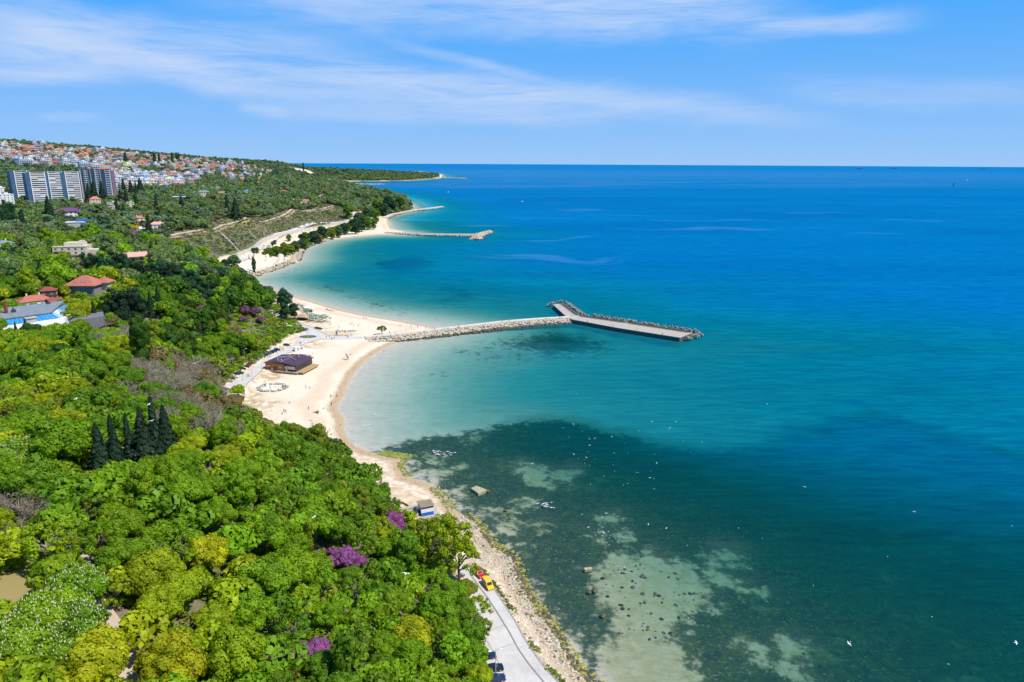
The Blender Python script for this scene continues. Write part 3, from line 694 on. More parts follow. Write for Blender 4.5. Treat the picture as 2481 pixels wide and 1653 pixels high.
# ------------------------------------------------------------------ people
M_TOP = mat('cloth', (1, 1, 1), 0.85, 0.1, 3.0, objcol=True)
M_TROU = mat('dark_trousers', (0.03, 0.035, 0.055), 0.85, 0.2, 3.0)
M_HAIR = mat('dark_hair', (0.03, 0.02, 0.015), 0.8)
def body_mesh(name, joints, split):
    """one skinned surface; split(center) -> 0 skin, 1 top, 2 trousers"""
    V = [j[0] for j in joints]; E = [(j[1], i) for i, j in enumerate(joints) if j[1] is not None]
    me = bpy.data.meshes.new(name + "_cage"); me.from_pydata(V, E, [])
    o = bpy.data.objects.new(name + "_cage", me); COL.objects.link(o)
    md = o.modifiers.new("skin", 'SKIN')
    for i, j in enumerate(joints):
        sv = me.skin_vertices[0].data[i]; sv.radius = (j[2], j[2]); sv.use_root = (i == 0)
    o.modifiers.new("sub", 'SUBSURF').levels = 1
    dg = bpy.context.evaluated_depsgraph_get(); dg.update()
    r = bpy.data.meshes.new_from_object(o.evaluated_get(dg))
    bpy.data.objects.remove(o); r.name = name
    for m in (M_SKIN, M_TOP, M_TROU):
        r.materials.append(m)
    for p in r.polygons:
        p.material_index = split(p.center); p.use_smooth = True
    return r
def standing(step):
    a = 0.16 * step
    J = [((0, 0, .95), None, .155), ((0, 0, 1.2), 0, .15), ((0, 0, 1.40), 1, .165), ((0, 0, 1.50), 2, .07), ((.01, 0, 1.60), 3, .10), ((.01, 0, 1.70), 4, .085)]
    for s in (-1, 1):
        n = len(J); J += [((0, s * .19, 1.41), 2, .065), ((-a * s * .6, s * .25, 1.13), n, .05), ((a * s * .5 + .08, s * .25, .88), n + 1, .037), ((a * s * .6 + .12, s * .24, .77), n + 2, .03)]
        n = len(J); J += [((0, s * .10, .88), 0, .10), ((a * s, s * .11, .48), n, .065), ((a * s * 1.7, s * .11, .08), n + 1, .045), ((a * s * 1.7 + .16, s * .12, .04), n + 2, .04)]
    return J
def sitting():
    J = [((0, 0, .14), None, .16), ((-.05, 0, .40), 0, .15), ((-.04, 0, .60), 1, .16), ((-.02, 0, .70), 2, .07), ((0, 0, .80), 3, .10), ((0, 0, .90), 4, .085)]
    for s in (-1, 1):
        n = len(J); J += [((-.04, s * .19, .60), 2, .065), ((.12, s * .25, .40), n, .05), ((.34, s * .16, .36), n + 1, .037), ((.42, s * .12, .36), n + 2, .03)]
        n = len(J); J += [((.08, s * .11, .14), 0, .09), ((.44, s * .14, .42), n, .065), ((.74, s * .13, .08), n + 1, .045), ((.88, s * .13, .04), n + 2, .04)]
    return J
def lying():
    J = [((0, 0, .14), None, .14), ((-.26, 0, .14), 0, .14), ((-.46, 0, .15), 1, .15), ((-.58, 0, .15), 2, .07), ((-.68, 0, .16), 3, .10), ((-.78, 0, .17), 4, .085)]
    for s in (-1, 1):
        n = len(J); J += [((-.46, s * .19, .13), 2, .06), ((-.26, s * .32, .08), n, .045), ((-.02, s * .32, .06), n + 1, .036), ((.08, s * .31, .06), n + 2, .03)]
        n = len(J); J += [((.08, s * .11, .12), 0, .09), ((.46, s * .13, .10), n, .062), ((.84, s * .14, .07), n + 1, .045), ((.92, s * .15, .14), n + 2, .04)]
    return J
_st = lambda c: 0 if (c.z > 1.47 or (abs(c.y) > .2 and c.z < .95)) else (1 if c.z > .93 else 2)
_si = lambda c: 0 if (c.z > .69 or c.x > .3 and c.z > .3 and abs(c.y) < .2 and False) else (1 if (c.x < .1 and c.z > .22) else 2)
_ly = lambda c: 1 if (-.5 < c.x < -.2 and abs(c.y) < .22) or (-.08 < c.x < .1) else 0
_POSES = {'stand': body_mesh('person', standing(.25), _st), 'walk': body_mesh('person', standing(1.3), _st), 'sit': body_mesh('person', sitting(), _si), 'lie': body_mesh('person', lying(), _ly)}
_hb = MB(); _hb.blob((0, 0, 0), (.105, .10, .085), 0, np.random.default_rng(1), .08, 2); _HAIRM = _hb.mesh('hair', M_HAIR, True)
_HAIRPOS = {'stand': (-.02, 0, 1.74), 'walk': (-.02, 0, 1.74), 'sit': (-.03, 0, .94), 'lie': (-.80, 0, .17)}
def person(pose, loc, rz, top, label, group=None):
    t = tag(link('person', _POSES[pose], None, loc, rz), label, 'person', group)
    t.color = (*top, 1)
    link('hair', _HAIRM, t, _HAIRPOS[pose])
    return t

# ------------------------------------------------------------------ buildings
_winm = {}
def window_mesh(w, h, frame=M_WHITE, pane=M_WIN):
    k = (round(w, 2), round(h, 2), frame.name, pane.name)
    if k not in _winm:
        m = MB(); t = 0.09
        m.box((0, 0, h / 2 - t / 2), (w, .10, t)).box((0, 0, -h / 2 + t / 2), (w + .1, .16, t))
        m.box((-w / 2 + t / 2, 0, 0), (t, .10, h - 2 * t)).box((w / 2 - t / 2, 0, 0), (t, .10, h - 2 * t))
        if w > 1.1: m.box((0, 0, 0), (.06, .09, h - 2 * t))
        m.box((0, 0.01, 0), (w - 2 * t, .06, h - 2 * t), 1)
        _winm[k] = m.mesh('window', [frame, pane])
    return _winm[k]
def put_windows(root, w, d, z0, floors, fh, nw, nd, size=(1.3, 1.5), sides='FLRB', frame=M_WHITE, pane=M_WIN, skip=()):
    me = window_mesh(size[0], size[1], frame, pane)
    for f in range(floors):
        z = z0 + fh * f + fh * .52
        for s in sides:
            n = nw if s in 'FB' else nd; ln = w if s in 'FB' else d
            for i in range(n):
                if (s, f, i) in skip: continue
                q = -ln / 2 + ln * (i + .5) / n
                if s == 'F': link('window', me, root, (q, -d / 2, z), 0)
                if s == 'B': link('window', me, root, (q, d / 2, z), math.pi)
                if s == 'R': link('window', me, root, (w / 2, q, z), math.pi / 2)
                if s == 'L': link('window', me, root, (-w / 2, q, z), -math.pi / 2)
def roof_mesh(kind, w, d, z, rise, ov=.5, mats=M_TILE):
    m = MB(); W2, D2 = w / 2 + ov, d / 2 + ov
    if kind == 'flat':
        m.box((0, 0, z + .1), (w + ov, d + ov, .2)); t = .2
        m.box((0, -(d + ov) / 2 + t / 2, z + .4), (w + ov, t, .4)).box((0, (d + ov) / 2 - t / 2, z + .4), (w + ov, t, .4))
        m.box((-(w + ov) / 2 + t / 2, 0, z + .4), (t, d + ov - 2 * t, .4)).box(((w + ov) / 2 - t / 2, 0, z + .4), (t, d + ov - 2 * t, .4))
    else:
        L = W2 - (D2 if kind == 'hip' else 0) if w >= d else 0
        if w >= d: r = [(-L, 0), (L, 0)]
        else:
            L = D2 - (W2 if kind == 'hip' else 0); r = [(0, -L), (0, L)]
        V = [(-W2, -D2, z), (W2, -D2, z), (W2, D2, z), (-W2, D2, z), (*r[0], z + rise), (*r[1], z + rise)]
        V += [(x, y, zz - .22) for x, y, zz in V[:4]]
        if w >= d: m.add(V, [[0, 1, 5, 4], [2, 3, 4, 5]]); m.add(V, [[1, 2, 5], [3, 0, 4]])
        else: m.add(V, [[1, 2, 5, 4], [3, 0, 4, 5]]); m.add(V, [[0, 1, 4], [2, 3, 5]])
        m.add(V, [[6, 7, 1, 0], [7, 8, 2, 1], [8, 9, 3, 2], [9, 6, 0, 3], [9, 8, 7, 6]])
    return m.mesh('roof', mats)
def house(name, label, cat, loc, rz, w, d, floors, fh=3.0, roof='hip', rise=2.2, wall=M_WHITE, roofm=M_TILE, nw=4, nd=3, win=(1.3, 1.5), frame=M_WHITE, pane=M_WIN, chim=1, group=None, ov=.5, balcony=0):
    t = thing(name, label, cat, loc, rz, group)
    h = floors * fh
    m = MB(); m.box((0, 0, h / 2 - 2), (w, d, h + 4)); m.box((0, 0, .3), (w + .12, d + .12, .6), 1); m.build('wall', [wall, M_GREY], t)
    r = link('roof', roof_mesh(roof, w, d, h + (.02 if roof == 'flat' else .22), rise, ov, roofm), t)
    put_windows(t, w, d, 0, floors, fh, nw, nd, win, 'FLRB', frame, pane)
    for k in range(chim):
        c = MB(); c.box((0, 0, 0), (.7, .7, 1.8)).box((0, 0, .95), (.9, .9, .15)); c.build('chimney', wall if roof != 'flat' else M_GREY, r, (w * (.2 - .4 * k), d * .12, h + .9 + (rise * .7 if roof != 'flat' else 0)))
    if roof == 'flat':
        c = MB(); c.box((0, 0, 0), (w * .25, d * .3, 2.2)); c.build('stair_head', wall, t, (w * .1, d * .1, h + 1.3))
    for k in range(balcony):
        f = 1 + k % max(floors - 1, 1); bx = -w * .25 + w * .5 * (k // max(floors - 1, 1))
        c = MB(); c.box((0, 0, 0), (w * .36, 1.3, .16)); c.box((0, -.62, .55), (w * .36, .08, .9)).box((-w * .18 + .04, 0, .55), (.08, 1.1, .9)).box((w * .18 - .04, 0, .55), (.08, 1.1, .9))
        c.build('balcony', wall, t, (bx, -d / 2 - .66, f * fh + .05))
    return t

# ------------------------------------------------------------------ strips laid on the ground
def ribbon(name, pts, width, m, dz=.12, step=4.0, zf=None, thick=0.0):
    P = np.array(pts, float); seg = np.hypot(*np.diff(P, axis=0).T); s = np.concatenate([[0], np.cumsum(seg)])
    t = np.arange(0, s[-1] + step * .5, step); x = np.interp(t, s, P[:, 0]); y = np.interp(t, s, P[:, 1])
    for _ in range(3):
        x[1:-1] = (x[:-2] + 2 * x[1:-1] + x[2:]) / 4; y[1:-1] = (y[:-2] + 2 * y[1:-1] + y[2:]) / 4
    tx, ty = np.gradient(x), np.gradient(y); L = np.hypot(tx, ty); nx, ny = -ty / L, tx / L
    k = np.linspace(-.5, .5, 5)
    X = x[:, None] + nx[:, None] * k * width; Y = y[:, None] + ny[:, None] * k * width
    Z = (heights(X, Y) + dz) if zf is None else np.full(X.shape, zf)
    Z = np.maximum(Z, Z.mean(1, keepdims=True) - .1) if zf is None else Z
    n = len(t); idx = np.arange(n * 5).reshape(n, 5)
    F = np.stack([idx[:-1, :-1], idx[1:, :-1], idx[1:, 1:], idx[:-1, 1:]], -1).reshape(-1, 4)[:, ::-1]
    V = np.c_[X.ravel(), Y.ravel(), Z.ravel()]
    lo = V.copy(); lo[:, 2] -= .9
    e0, e1 = idx[:, 0], idx[:, 4]
    F2 = np.vstack([np.stack([e0[:-1], e0[1:], e0[1:] + len(V), e0[:-1] + len(V)], -1), np.stack([e1[1:], e1[:-1], e1[:-1] + len(V), e1[1:] + len(V)], -1)])
    return tag(link(name, mesh_from(name, np.vstack([V, lo]), np.vstack([F, F2]), [m])), kind='structure')
def sheet(name, poly, z, m, thick=.5):
    b = MB(); b.prism(poly, z - thick, z, 0); return tag(b.build(name, m), kind='structure')
def wz_(pts, z): return [tuple(at_z(*p, z)) for p in pts]

# ------------------------------------------------------------------ rocks
_rock_protos = []
for _k in range(9):
    _b = MB(); _b.blob((0, 0, 0), (1, 1, 1), 0, np.random.default_rng(50 + _k), .26, 1)
    _rock_protos.append((np.vstack(_b.v), np.vstack(_b.f[3])))
def rocks(name, X, Y, Z, R, mats, mi, parent=None, rng=RNG, flat=.7):
    Vs, Fs, Ms, n = [], [], [], 0
    for i in range(len(X)):
        V, F = _rock_protos[rng.integers(9)]
        a = rng.uniform(0, 6.28); c, s = math.cos(a), math.sin(a)
        S = R[i] * np.array([rng.uniform(.75, 1.3), rng.uniform(.75, 1.2), flat * rng.uniform(.7, 1.2)])
        Q = V * S; Q = np.c_[Q[:, 0] * c - Q[:, 1] * s, Q[:, 0] * s + Q[:, 1] * c, Q[:, 2]] + (X[i], Y[i], Z[i])
        Vs.append(Q); Fs.append(F + n); Ms.append(np.full(len(F), mi[i])); n += len(V)
    return link(name, mesh_from(name, np.vstack(Vs), np.vstack(Fs), mats, np.concatenate(Ms)), parent)

# ------------------------------------------------------------------ roads, paths, kerbs
def at_depth(px, py, D):
    d = ray(px, py) / FPX
    return d * D + np.array([0, 0, CAM_Z])
road_near = sheet('road', [at_z(*p, 2.6) for p in ROAD_NEAR], 2.6, M_ROAD)
road_beach = sheet('road', [at_z(*p, 2.6) for p in ROAD_BEACH], 2.6, M_ROAD)
def line_strip(name, pts, w, h, m, z=2.6, kind='structure'):
    P = np.array(pts, float); b = MB()
    for (ax, ay), (bx, by) in zip(P[:-1], P[1:]):
        L = math.hypot(bx - ax, by - ay)
        b.box(((ax + bx) / 2, (ay + by) / 2, z + h / 2 - .2), (L + .02, w, h + .4), 0, math.atan2(by - ay, bx - ax))
    return tag(b.build(name, m), kind=kind)
RK = [(1130, 1368), (1154, 1378), (1180, 1404), (1195, 1425), (1224, 1468), (1247, 1504), (1272, 1551), (1298, 1589), (1321, 1620), (1350, 1651), (1396, 1706)]
line_strip('kerb', [at_z(*p, 2.6) for p in RK], .35, .16, M_KERB)
MK = [(1140, 1392), (1160, 1420), (1183, 1450), (1213, 1497), (1236, 1535), (1257, 1574), (1280, 1607), (1316, 1651), (1360, 1706)]
mk = [at_z(*p, 2.6) for p in MK]
sheet('sidewalk', [at_z(*p, 2.6) for p in RK[1:]] + mk[::-1], 2.70, M_ROAD, .09)
line_strip('kerb', mk, .3, .13, M_KERB)
b = MB()
jn = [at_z(*p, 2.6) for p in [(1200, 1440), (1238, 1500), (1262, 1545), (1290, 1592)]]
for a_, b__ in [((1212, 1462), (1168, 1478)), ((1180, 1530), (1240, 1508)), ((1188, 1580), (1262, 1552))]:
    p, q = at_z(*a_, 2.6), at_z(*b__, 2.6); L = np.hypot(*(q - p))
    b.box(((p[0] + q[0]) / 2, (p[1] + q[1]) / 2, 2.602), (L, .12, .008), 0, math.atan2(q[1] - p[1], q[0] - p[0]))
for a_, b__ in [((1180, 1552), (1226, 1640))]:
    p, q = at_z(*a_, 2.6), at_z(*b__, 2.6); L = np.hypot(*(q - p))
    b.box(((p[0] + q[0]) / 2, (p[1] + q[1]) / 2, 2.603), (L, .18, .008), 0, math.atan2(q[1] - p[1], q[0] - p[0]))
tag(b.build('road_seam', mat('tar', (0.22, 0.20, 0.19), 0.9)), kind='structure')
# kerb of the beach road and its turning loop
line_strip('kerb', [at_z(*p, 2.6) for p in [(594, 935), (643, 889), (694, 857), (737, 833), (775, 822)]], .3, .14, M_KERB)
line_strip('kerb', [at_z(*p, 2.6) for p in [(648, 742), (676, 764), (704, 775), (755, 793), (793, 812), (830, 815)]], .3, .14, M_KERB)
isl = at_z(746, 816, 2.6); b = MB()
ring = [(isl[0] + 5.6 * math.cos(t), isl[1] + 3.6 * math.sin(t)) for t in np.linspace(0, 2 * math.pi, 24, endpoint=False)]
b.prism(ring, 2.5, 2.76); tag(b.build('traffic_island', mat('island_turf', (0.10, 0.12, 0.03), .95, .4, .8)), kind='structure')
b = MB()
for p, q in [((752, 806), (762, 804)), ((756, 809), (768, 808)), ((739, 828), (752, 824)), ((733, 834), (745, 829))]:
    a_, c_ = at_z(*p, 2.6), at_z(*q, 2.6); L = np.hypot(*(c_ - a_)); b.box(((a_[0] + c_[0]) / 2, (a_[1] + c_[1]) / 2, 2.603), (L, .7, .008), 0, math.atan2(c_[1] - a_[1], c_[0] - a_[0]))
tag(b.build('road_marking', mat('road_paint', (0.72, 0.72, 0.70), .8)), kind='structure')
G2 = lambda pts: [gpt(*p)[:2] for p in pts]
CLIFF_ROAD = G2([(348, 592), (388, 575), (434, 567), (485, 560), (536, 547), (574, 538), (600, 531)]) + [(-384, 1080), (-382, 1200), (-372, 1300), (-360, 1400)]
ribbon('cliff_path', CLIFF_ROAD, 3.6, M_PATH, .9)
verge = [(x + 5.5, y) for x, y in CLIFF_ROAD]
ribbon('path_verge', verge, 4.0, mat('dry_grass', (0.36, 0.26, 0.11), .95, .3, .5), .2)
PARK_PATH = G2([(178, 1300), (193, 1345), (196, 1400), (215, 1445), (255, 1500), (292, 1560), (318, 1650), (330, 1700)])
ribbon('park_path', PARK_PATH, 4.0, M_PATH, .12, 2.0)
LEFT_ROAD = G2([(-40, 790), (0, 764), (30, 746), (56, 732)])
ribbon('park_road', LEFT_ROAD, 7.0, M_PAVE, .2, 2.0)
ribbon('park_path', G2([(478, 757), (462, 764), (449, 778)]), 5.0, M_PAVE, .2, 2.0)
ribbon('park_path', G2([(328, 608), (330, 598), (334, 590)]), 6.0, M_PAVE, .2, 2.0)
ribbon('promenade', [at_z(*p, 3.2) for p in [(540, 672), (560, 668), (580, 662), (611, 654), (636, 646), (662, 639), (681, 630), (689, 621), (689, 612), (696, 604), (713, 597), (738, 585), (756, 579), (800, 566)]], 6.0, M_PAVE, .2)
ribbon('coast_road', [at_z(*p, 3.4) for p in [(585, 640), (597, 625), (616, 612), (632, 601), (650, 589), (670, 580), (700, 572), (760, 556), (820, 548), (858, 539)]], 8.0, M_ROAD, .25)
ribbon('coast_road', [at_z(*p, 3.4) for p in [(520, 690), (545, 668), (562, 655), (585, 640)]], 7.0, M_ROAD, .25)

# ------------------------------------------------------------------ retaining wall and stairs of the embankment
wl = np.array([at_z(*p, 4.0) for p in WALL_PX])
rw = thing('retaining_wall', 'long pale concrete retaining wall at the foot of the scrubby embankment', 'wall', (float(wl[0][0]), float(wl[0][1]), 0))
for i, ((ax, ay), (bx, by)) in enumerate(zip(wl[:-1], wl[1:])):
    L = math.hypot(bx - ax, by - ay); b = MB(); h = 10.5 - .25 * abs(i - 5)
    b.box(((ax + bx) / 2 - wl[0][0], (ay + by) / 2 - wl[0][1], h / 2 + 1), (L + .3, .8, h), 0, math.atan2(by - ay, bx - ax))
    b.build('wall_panel', M_WALLC, rw)
    b = MB(); b.box((ax - wl[0][0], ay - wl[0][1], h / 2), (.9, 1.3, h + .3), 0, math.atan2(by - ay, bx - ax)); b.build('buttress', M_GREY, rw)
b = MB(); c0, c1 = at_depth(839, 519, 1300), at_depth(858, 515, 1330); b.box((0, 0, 0), (float(np.hypot(*(c1 - c0)[:2])), .8, 14), 0, math.atan2(c1[1] - c0[1], c1[0] - c0[0]))
tag(b.build('retaining_wall', M_WALLC, None, tuple((c0 + c1) / 2 + (0, 0, -1.5))), 'short pale concrete wall above the bend where the coast road enters the trees', 'wall')
for nm, a_, c_ in [('straight pale concrete stair running down the embankment to the retaining wall', (527, 559), (579, 610)), ('thin straight drain line running down the embankment further along', (601, 555), (619, 579))]:
    p, q = gpt(*a_), gpt(*c_); n = 14; b = MB()
    for i in range(n):
        t0, t1 = i / n, (i + 1) / n; x0, y0, x1, y1 = (p[0] + (q[0] - p[0]) * t0, p[1] + (q[1] - p[1]) * t0, p[0] + (q[0] - p[0]) * t1, p[1] + (q[1] - p[1]) * t1)
        b.box(((x0 + x1) / 2, (y0 + y1) / 2, hz((x0 + x1) / 2, (y0 + y1) / 2) + .5), (math.hypot(x1 - x0, y1 - y0) + .3, 1.5 if 'stair' in nm else .8, 1.2), 0, math.atan2(y1 - y0, x1 - x0))
    tag(b.build('stairway' if 'stair' in nm else 'drain_channel', M_WALLC), nm, 'stairs' if 'stair' in nm else 'drain')

# ------------------------------------------------------------------ breakwaters and the pier
def breakwater(label, line, wl_, wr_, zt, n, R, deckw, seed, shift=0.0, name='stone_breakwater'):
    rng = np.random.default_rng(seed); P = np.array(line, float)
    seg = np.hypot(*np.diff(P, axis=0).T); s = np.concatenate([[0], np.cumsum(seg)])
    root = thing(name, label, 'breakwater')
    t = rng.uniform(0, s[-1], n); x = np.interp(t, s, P[:, 0]); y = np.interp(t, s, P[:, 1])
    k = np.clip(np.searchsorted(s, t) - 1, 0, len(seg) - 1); d = np.diff(P, axis=0)[k] / seg[k][:, None]
    q = rng.uniform(-wr_, wl_, n); h = deckw / 2
    inn = (np.abs(q - shift) < h) & (rng.random(n) < .93)
    q = q[~inn]; x = x[~inn] - d[~inn][:, 1] * q; y = y[~inn] + d[~inn][:, 0] * q; m = len(q)
    z = np.where(q > 0, zt * (1 - q / wl_), zt * (1 + q / wr_)) * 1.05 - .25 + rng.uniform(-.2, .35, m)
    r = R * rng.uniform(.6, 1.25, m)
    mi = np.where(z < .55, 2, np.where(rng.random(m) < .3, 1, 0))
    o = rocks('rubble', x, y, z, r, [M_STONE, M_STONE2, M_WETST], mi, root, rng); tag(o, kind='stuff')
    b = MB()
    for (ax, ay), (bx, by) in zip(P[:-1], P[1:]):
        L = math.hypot(bx - ax, by - ay); ux, uy = (bx - ax) / L, (by - ay) / L
        prof = [(-wr_ + .6, -1.2), (wl_ - .6, -1.2), (h + shift, zt - .5), (-h + shift, zt - .5)]
        V = [(ax - uy * a_, ay + ux * a_, c_) for a_, c_ in prof] + [(bx - uy * a_, by + ux * a_, c_) for a_, c_ in prof]
        b.add(V, [[0, 1, 5, 4], [1, 2, 6, 5], [2, 3, 7, 6], [3, 0, 4, 7], [3, 2, 1, 0], [4, 5, 6, 7]])
    b.build('core', M_STONE2, root)
    if deckw > 0:
        b = MB()
        for (ax, ay), (bx, by) in zip(P[:-1], P[1:]):
            L = math.hypot(bx - ax, by - ay); ux, uy = (bx - ax) / L, (by - ay) / L
            b.box(((ax + bx) / 2 - uy * shift, (ay + by) / 2 + ux * shift, zt - .2), (L + .2, deckw, .6), 0, math.atan2(uy, ux))
        b.build('deck', M_PAVE, root)
    return root
bw1 = breakwater('long pale rock breakwater leading from the middle of the beach to the concrete pier', [at_z(*p, 3.0) for p in [(885, 817), (960, 810), (1055, 799), (1214, 780), (1300, 773), (1380, 768.5)]], 7.5, 9.5, 3.0, 2600, 1.0, 4.2, 11, 1.0)
bw2 = breakwater('rock breakwater of the second beach with a forked rocky head', [at_z(*p, 2.6) for p in [(936, 562), (1010, 565), (1080, 567), (1150, 567.5)]], 9, 10, 2.6, 700, 1.3, 5, 12, 0)
bw2b = breakwater('rubble head lying across the end of the second breakwater', [at_z(*p, 2.8) for p in [(1186, 559), (1165, 565), (1152, 577)]], 11, 11, 2.8, 420, 1.7, 0, 13, 0, 'rubble_mound')
bw3 = breakwater('rocky spit curving out past the wooded headland', [at_z(*p, 2.8) for p in [(930, 527), (948, 519), (975, 513), (1005, 508), (1040, 504), (1070, 500)]], 10, 11, 2.8, 700, 1.6, 7, 14, 0)
bw4 = breakwater('low dark breakwater off the tip of the far cape', [at_z(*p, 2.0) for p in [(1050, 431.5), (1090, 431.3), (1130, 432.5)]], 14, 14, 3.0, 260, 3.5, 0, 15, 0)
bw5 = breakwater('low jetty of rocks below the far cape beach', [at_z(*p, 2.0) for p in [(828, 445), (870, 446), (931, 446.5)]], 14, 14, 3.0, 220, 3.2, 0, 16, 0)
DK = [(1340, 738), (1362, 735), (1403, 765), (1520, 782), (1678, 806), (1647, 818), (1500, 795), (1386, 774), (1372, 767)]
dk = [at_z(*p, 3.0) for p in DK]; dk0 = dk[8]
pier = thing('concrete_pier', 'angled concrete pier with two arms at the end of the long breakwater', 'pier', (float(dk0[0]), float(dk0[1]), 0))
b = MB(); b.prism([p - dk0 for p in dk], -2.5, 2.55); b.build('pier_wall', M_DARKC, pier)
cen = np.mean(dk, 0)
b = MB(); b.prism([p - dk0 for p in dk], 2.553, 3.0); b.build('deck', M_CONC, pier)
b = MB()
sea_edge = [dk[1], dk[2], dk[3], dk[4]]
for p, q in zip(sea_edge[:-1], sea_edge[1:]):
    v = q - p; L = np.hypot(*v); u = v / L; nrm = np.array([u[1], -u[0]])
    c = (p + q) / 2 - dk0 + nrm * .8
    b.box((*c, 3.45), (L - 1.0, .5, .9), 0, math.atan2(u[1], u[0])); b.box((*(c + nrm * 2.0), 3.04), (L - 6, .25, .08), 0, math.atan2(u[1], u[0]))
b.build('parapet', mat('brown_concrete', (0.26, 0.19, 0.13), .9, .25, .6), pier)
b = MB()
for t in np.linspace(.03, .97, 34):
    p = dk[7] + (dk[5] - dk[7]) * t; v = (dk[5] - dk[7]); u = v / np.hypot(*v); c = p - dk0 + np.array([u[1], -u[0]]) * .12
    b.box((*c, 1.4), (.35, .25, 2.2), 0, math.atan2(u[1], u[0]))
tag(b.build('pile_row', M_DARKC, pier), kind='stuff')
for t in (.15, .4, .62, .85):
    p = dk[7] + (dk[5] - dk[7]) * t; v = dk[5] - dk[7]; u = v / np.hypot(*v); c = p - dk0 + np.array([-u[1], u[0]]) * .9
    b = MB(); b.tube([(*c, 3.0), (*c, 3.55)], .22, 8).tube([(*c, 3.55), (*c, 3.7)], .32, 8); b.build('bollard', M_DARK, pier)
b = MB()
for p, q in zip(sea_edge[:-1], sea_edge[1:]):
    v = q - p; L = np.hypot(*v); u = v / L; nrm = np.array([u[1], -u[0]]); c = (p + q) / 2 - dk0 + nrm * 2.4
    b.box((*c, 3.006), (L - 3, 2.2, .012), 0, math.atan2(u[1], u[0]))
b.build('stained_strip', mat('brown_concrete', (0.26, 0.19, 0.13)), pier)
b = MB()
for t in np.linspace(.05, .97, 22):
    p = dk[7] + (dk[5] - dk[7]) * t; q = dk[2] + (dk[4] - dk[2]) * t; c = (p + q) / 2 - dk0; v = q - p; L = np.hypot(*v)
    b.box((*c, 3.004), (L * .9, .14, .008), 0, math.atan2(v[1], v[0]))
b.build('deck_joints', M_DARKC, pier)
# tetrapods
b = MB()
for dx, dy, dz in [(0, 0, 1), (.94, 0, -.33), (-.47, .82, -.33), (-.47, -.82, -.33)]:
    v = np.array([dx, dy, dz]); b.tube([v * .1, v * 1.45], (.62, .38), 7)
_tet = b.mesh('tetrapod', M_TETRA)
rng = np.random.default_rng(21); k = 0
path = [at_z(*p, 1.5) for p in [(1337, 741), (1345, 734), (1364, 733), (1404, 763), (1520, 780), (1680, 804), (1688, 812), (1654, 822)]]
sg = np.hypot(*np.diff(np.array(path), axis=0).T); ss = np.concatenate([[0], np.cumsum(sg)])
for i in range(190):
    t = rng.uniform(0, ss[-1]); j = min(np.searchsorted(ss, t, 'right') - 1, len(sg) - 1)
    u = (path[j + 1] - path[j]) / sg[j]; nrm = np.array([-u[1], u[0]])
    p = path[j] + u * (t - ss[j]) + nrm * rng.uniform(.6, 5.8 if j not in (0, 5, 6) else 4)
    off = max(0.0, float(np.dot(p - path[j], nrm)))
    o = link('tetrapod', _tet, None, (p[0], p[1], 2.9 - off * .5 + rng.uniform(-.2, .4)), 0, rng.uniform(.8, 1.05))
    o.rotation_euler = rng.uniform(0, 6.28, 3)
    tag(o, 'grey concrete tetrapod piled along the seaward side of the concrete pier', 'tetrapod', 'tetrapods along the seaward side of the pier')

# ------------------------------------------------------------------ rocky shores
M_BROWNST = mat('brown_stone', (0.17, 0.12, 0.08), .9, .35, .8); M_YALG = mat('yellow_algae', (.30, .25, .04), .8, .4, .6)
def rock_band(name, px_pts, w0, w1, n, R, seed, zmax=2.2, mats=None, wetz=.5, zbase=None):
    rng = np.random.default_rng(seed); P = np.array([at_z(*p) for p in px_pts])
    seg = np.hypot(*np.diff(P, axis=0).T); s = np.concatenate([[0], np.cumsum(seg)])
    t = rng.uniform(0, s[-1], n); k = np.clip(np.searchsorted(s, t) - 1, 0, len(seg) - 1); d = np.diff(P, axis=0)[k] / seg[k][:, None]
    q = rng.uniform(w0, w1, n)
    x = np.interp(t, s, P[:, 0]) - d[:, 1] * q; y = np.interp(t, s, P[:, 1]) + d[:, 0] * q
    g = np.maximum(heights(x, y), -.4)
    bump_ = zmax * np.clip(np.minimum((q - w0) / 3.0, (w1 - q) / 3.0), 0, 1) if zbase is None else 0
    r = R * rng.uniform(.35, 1.3, n) ** 1.2
    z = g + r * .1 + bump_ * rng.uniform(.3, 1, n)
    mi = np.where((z < wetz) | (rng.random(n) < .08), 2, np.where(rng.random(n) < .25, 1, 0))
    return tag(rocks(name, x, y, z, r, mats or [M_STONE, M_STONE2, M_WETST], mi, None, rng), kind='stuff')
rock_band('shore_rocks', [(603, 678), (634, 666), (667, 656), (705, 641), (728, 631), (731, 619), (740, 604), (765, 592), (797, 583)], -1, 11, 1500, 1.1, 31, 1.6)
rock_band('shore_rocks', [(880, 466), (930, 473), (965, 482), (990, 491)], -1, 8, 200, 1.8, 33, 1.0)
SH = [(1432, 1653), (1396, 1623), (1370, 1577), (1342, 1530), (1314, 1494), (1283, 1451), (1260, 1415), (1251, 1386), (1248, 1361), (1226, 1340), (1195, 1325), (1180, 1307), (1157, 1270), (1124, 1250)]
SHX = [(1500, 1710)] + SH
rock_band('shore_rocks', SHX, -1.6, 4.0, 1700, .40, 34, 0, [M_STONE, M_STONE2, M_WETST, M_BROWNST], .25, zbase=1)
rock_band('shore_rocks', SHX, 2.5, 9.0, 500, .33, 44, 0, [M_STONE, M_STONE, M_BROWNST], -5, zbase=1)
rock_band('shore_stones', SHX, 0.5, 13.0, 9000, .16, 35, 0, [M_STONE, M_STONE2, M_STONE], -5, zbase=1)
rock_band('weedy_rocks', SHX, -2.6, .4, 650, .40, 36, 0, [M_ALGAE, M_WETST, M_YALG, M_WETST], .0, zbase=1)
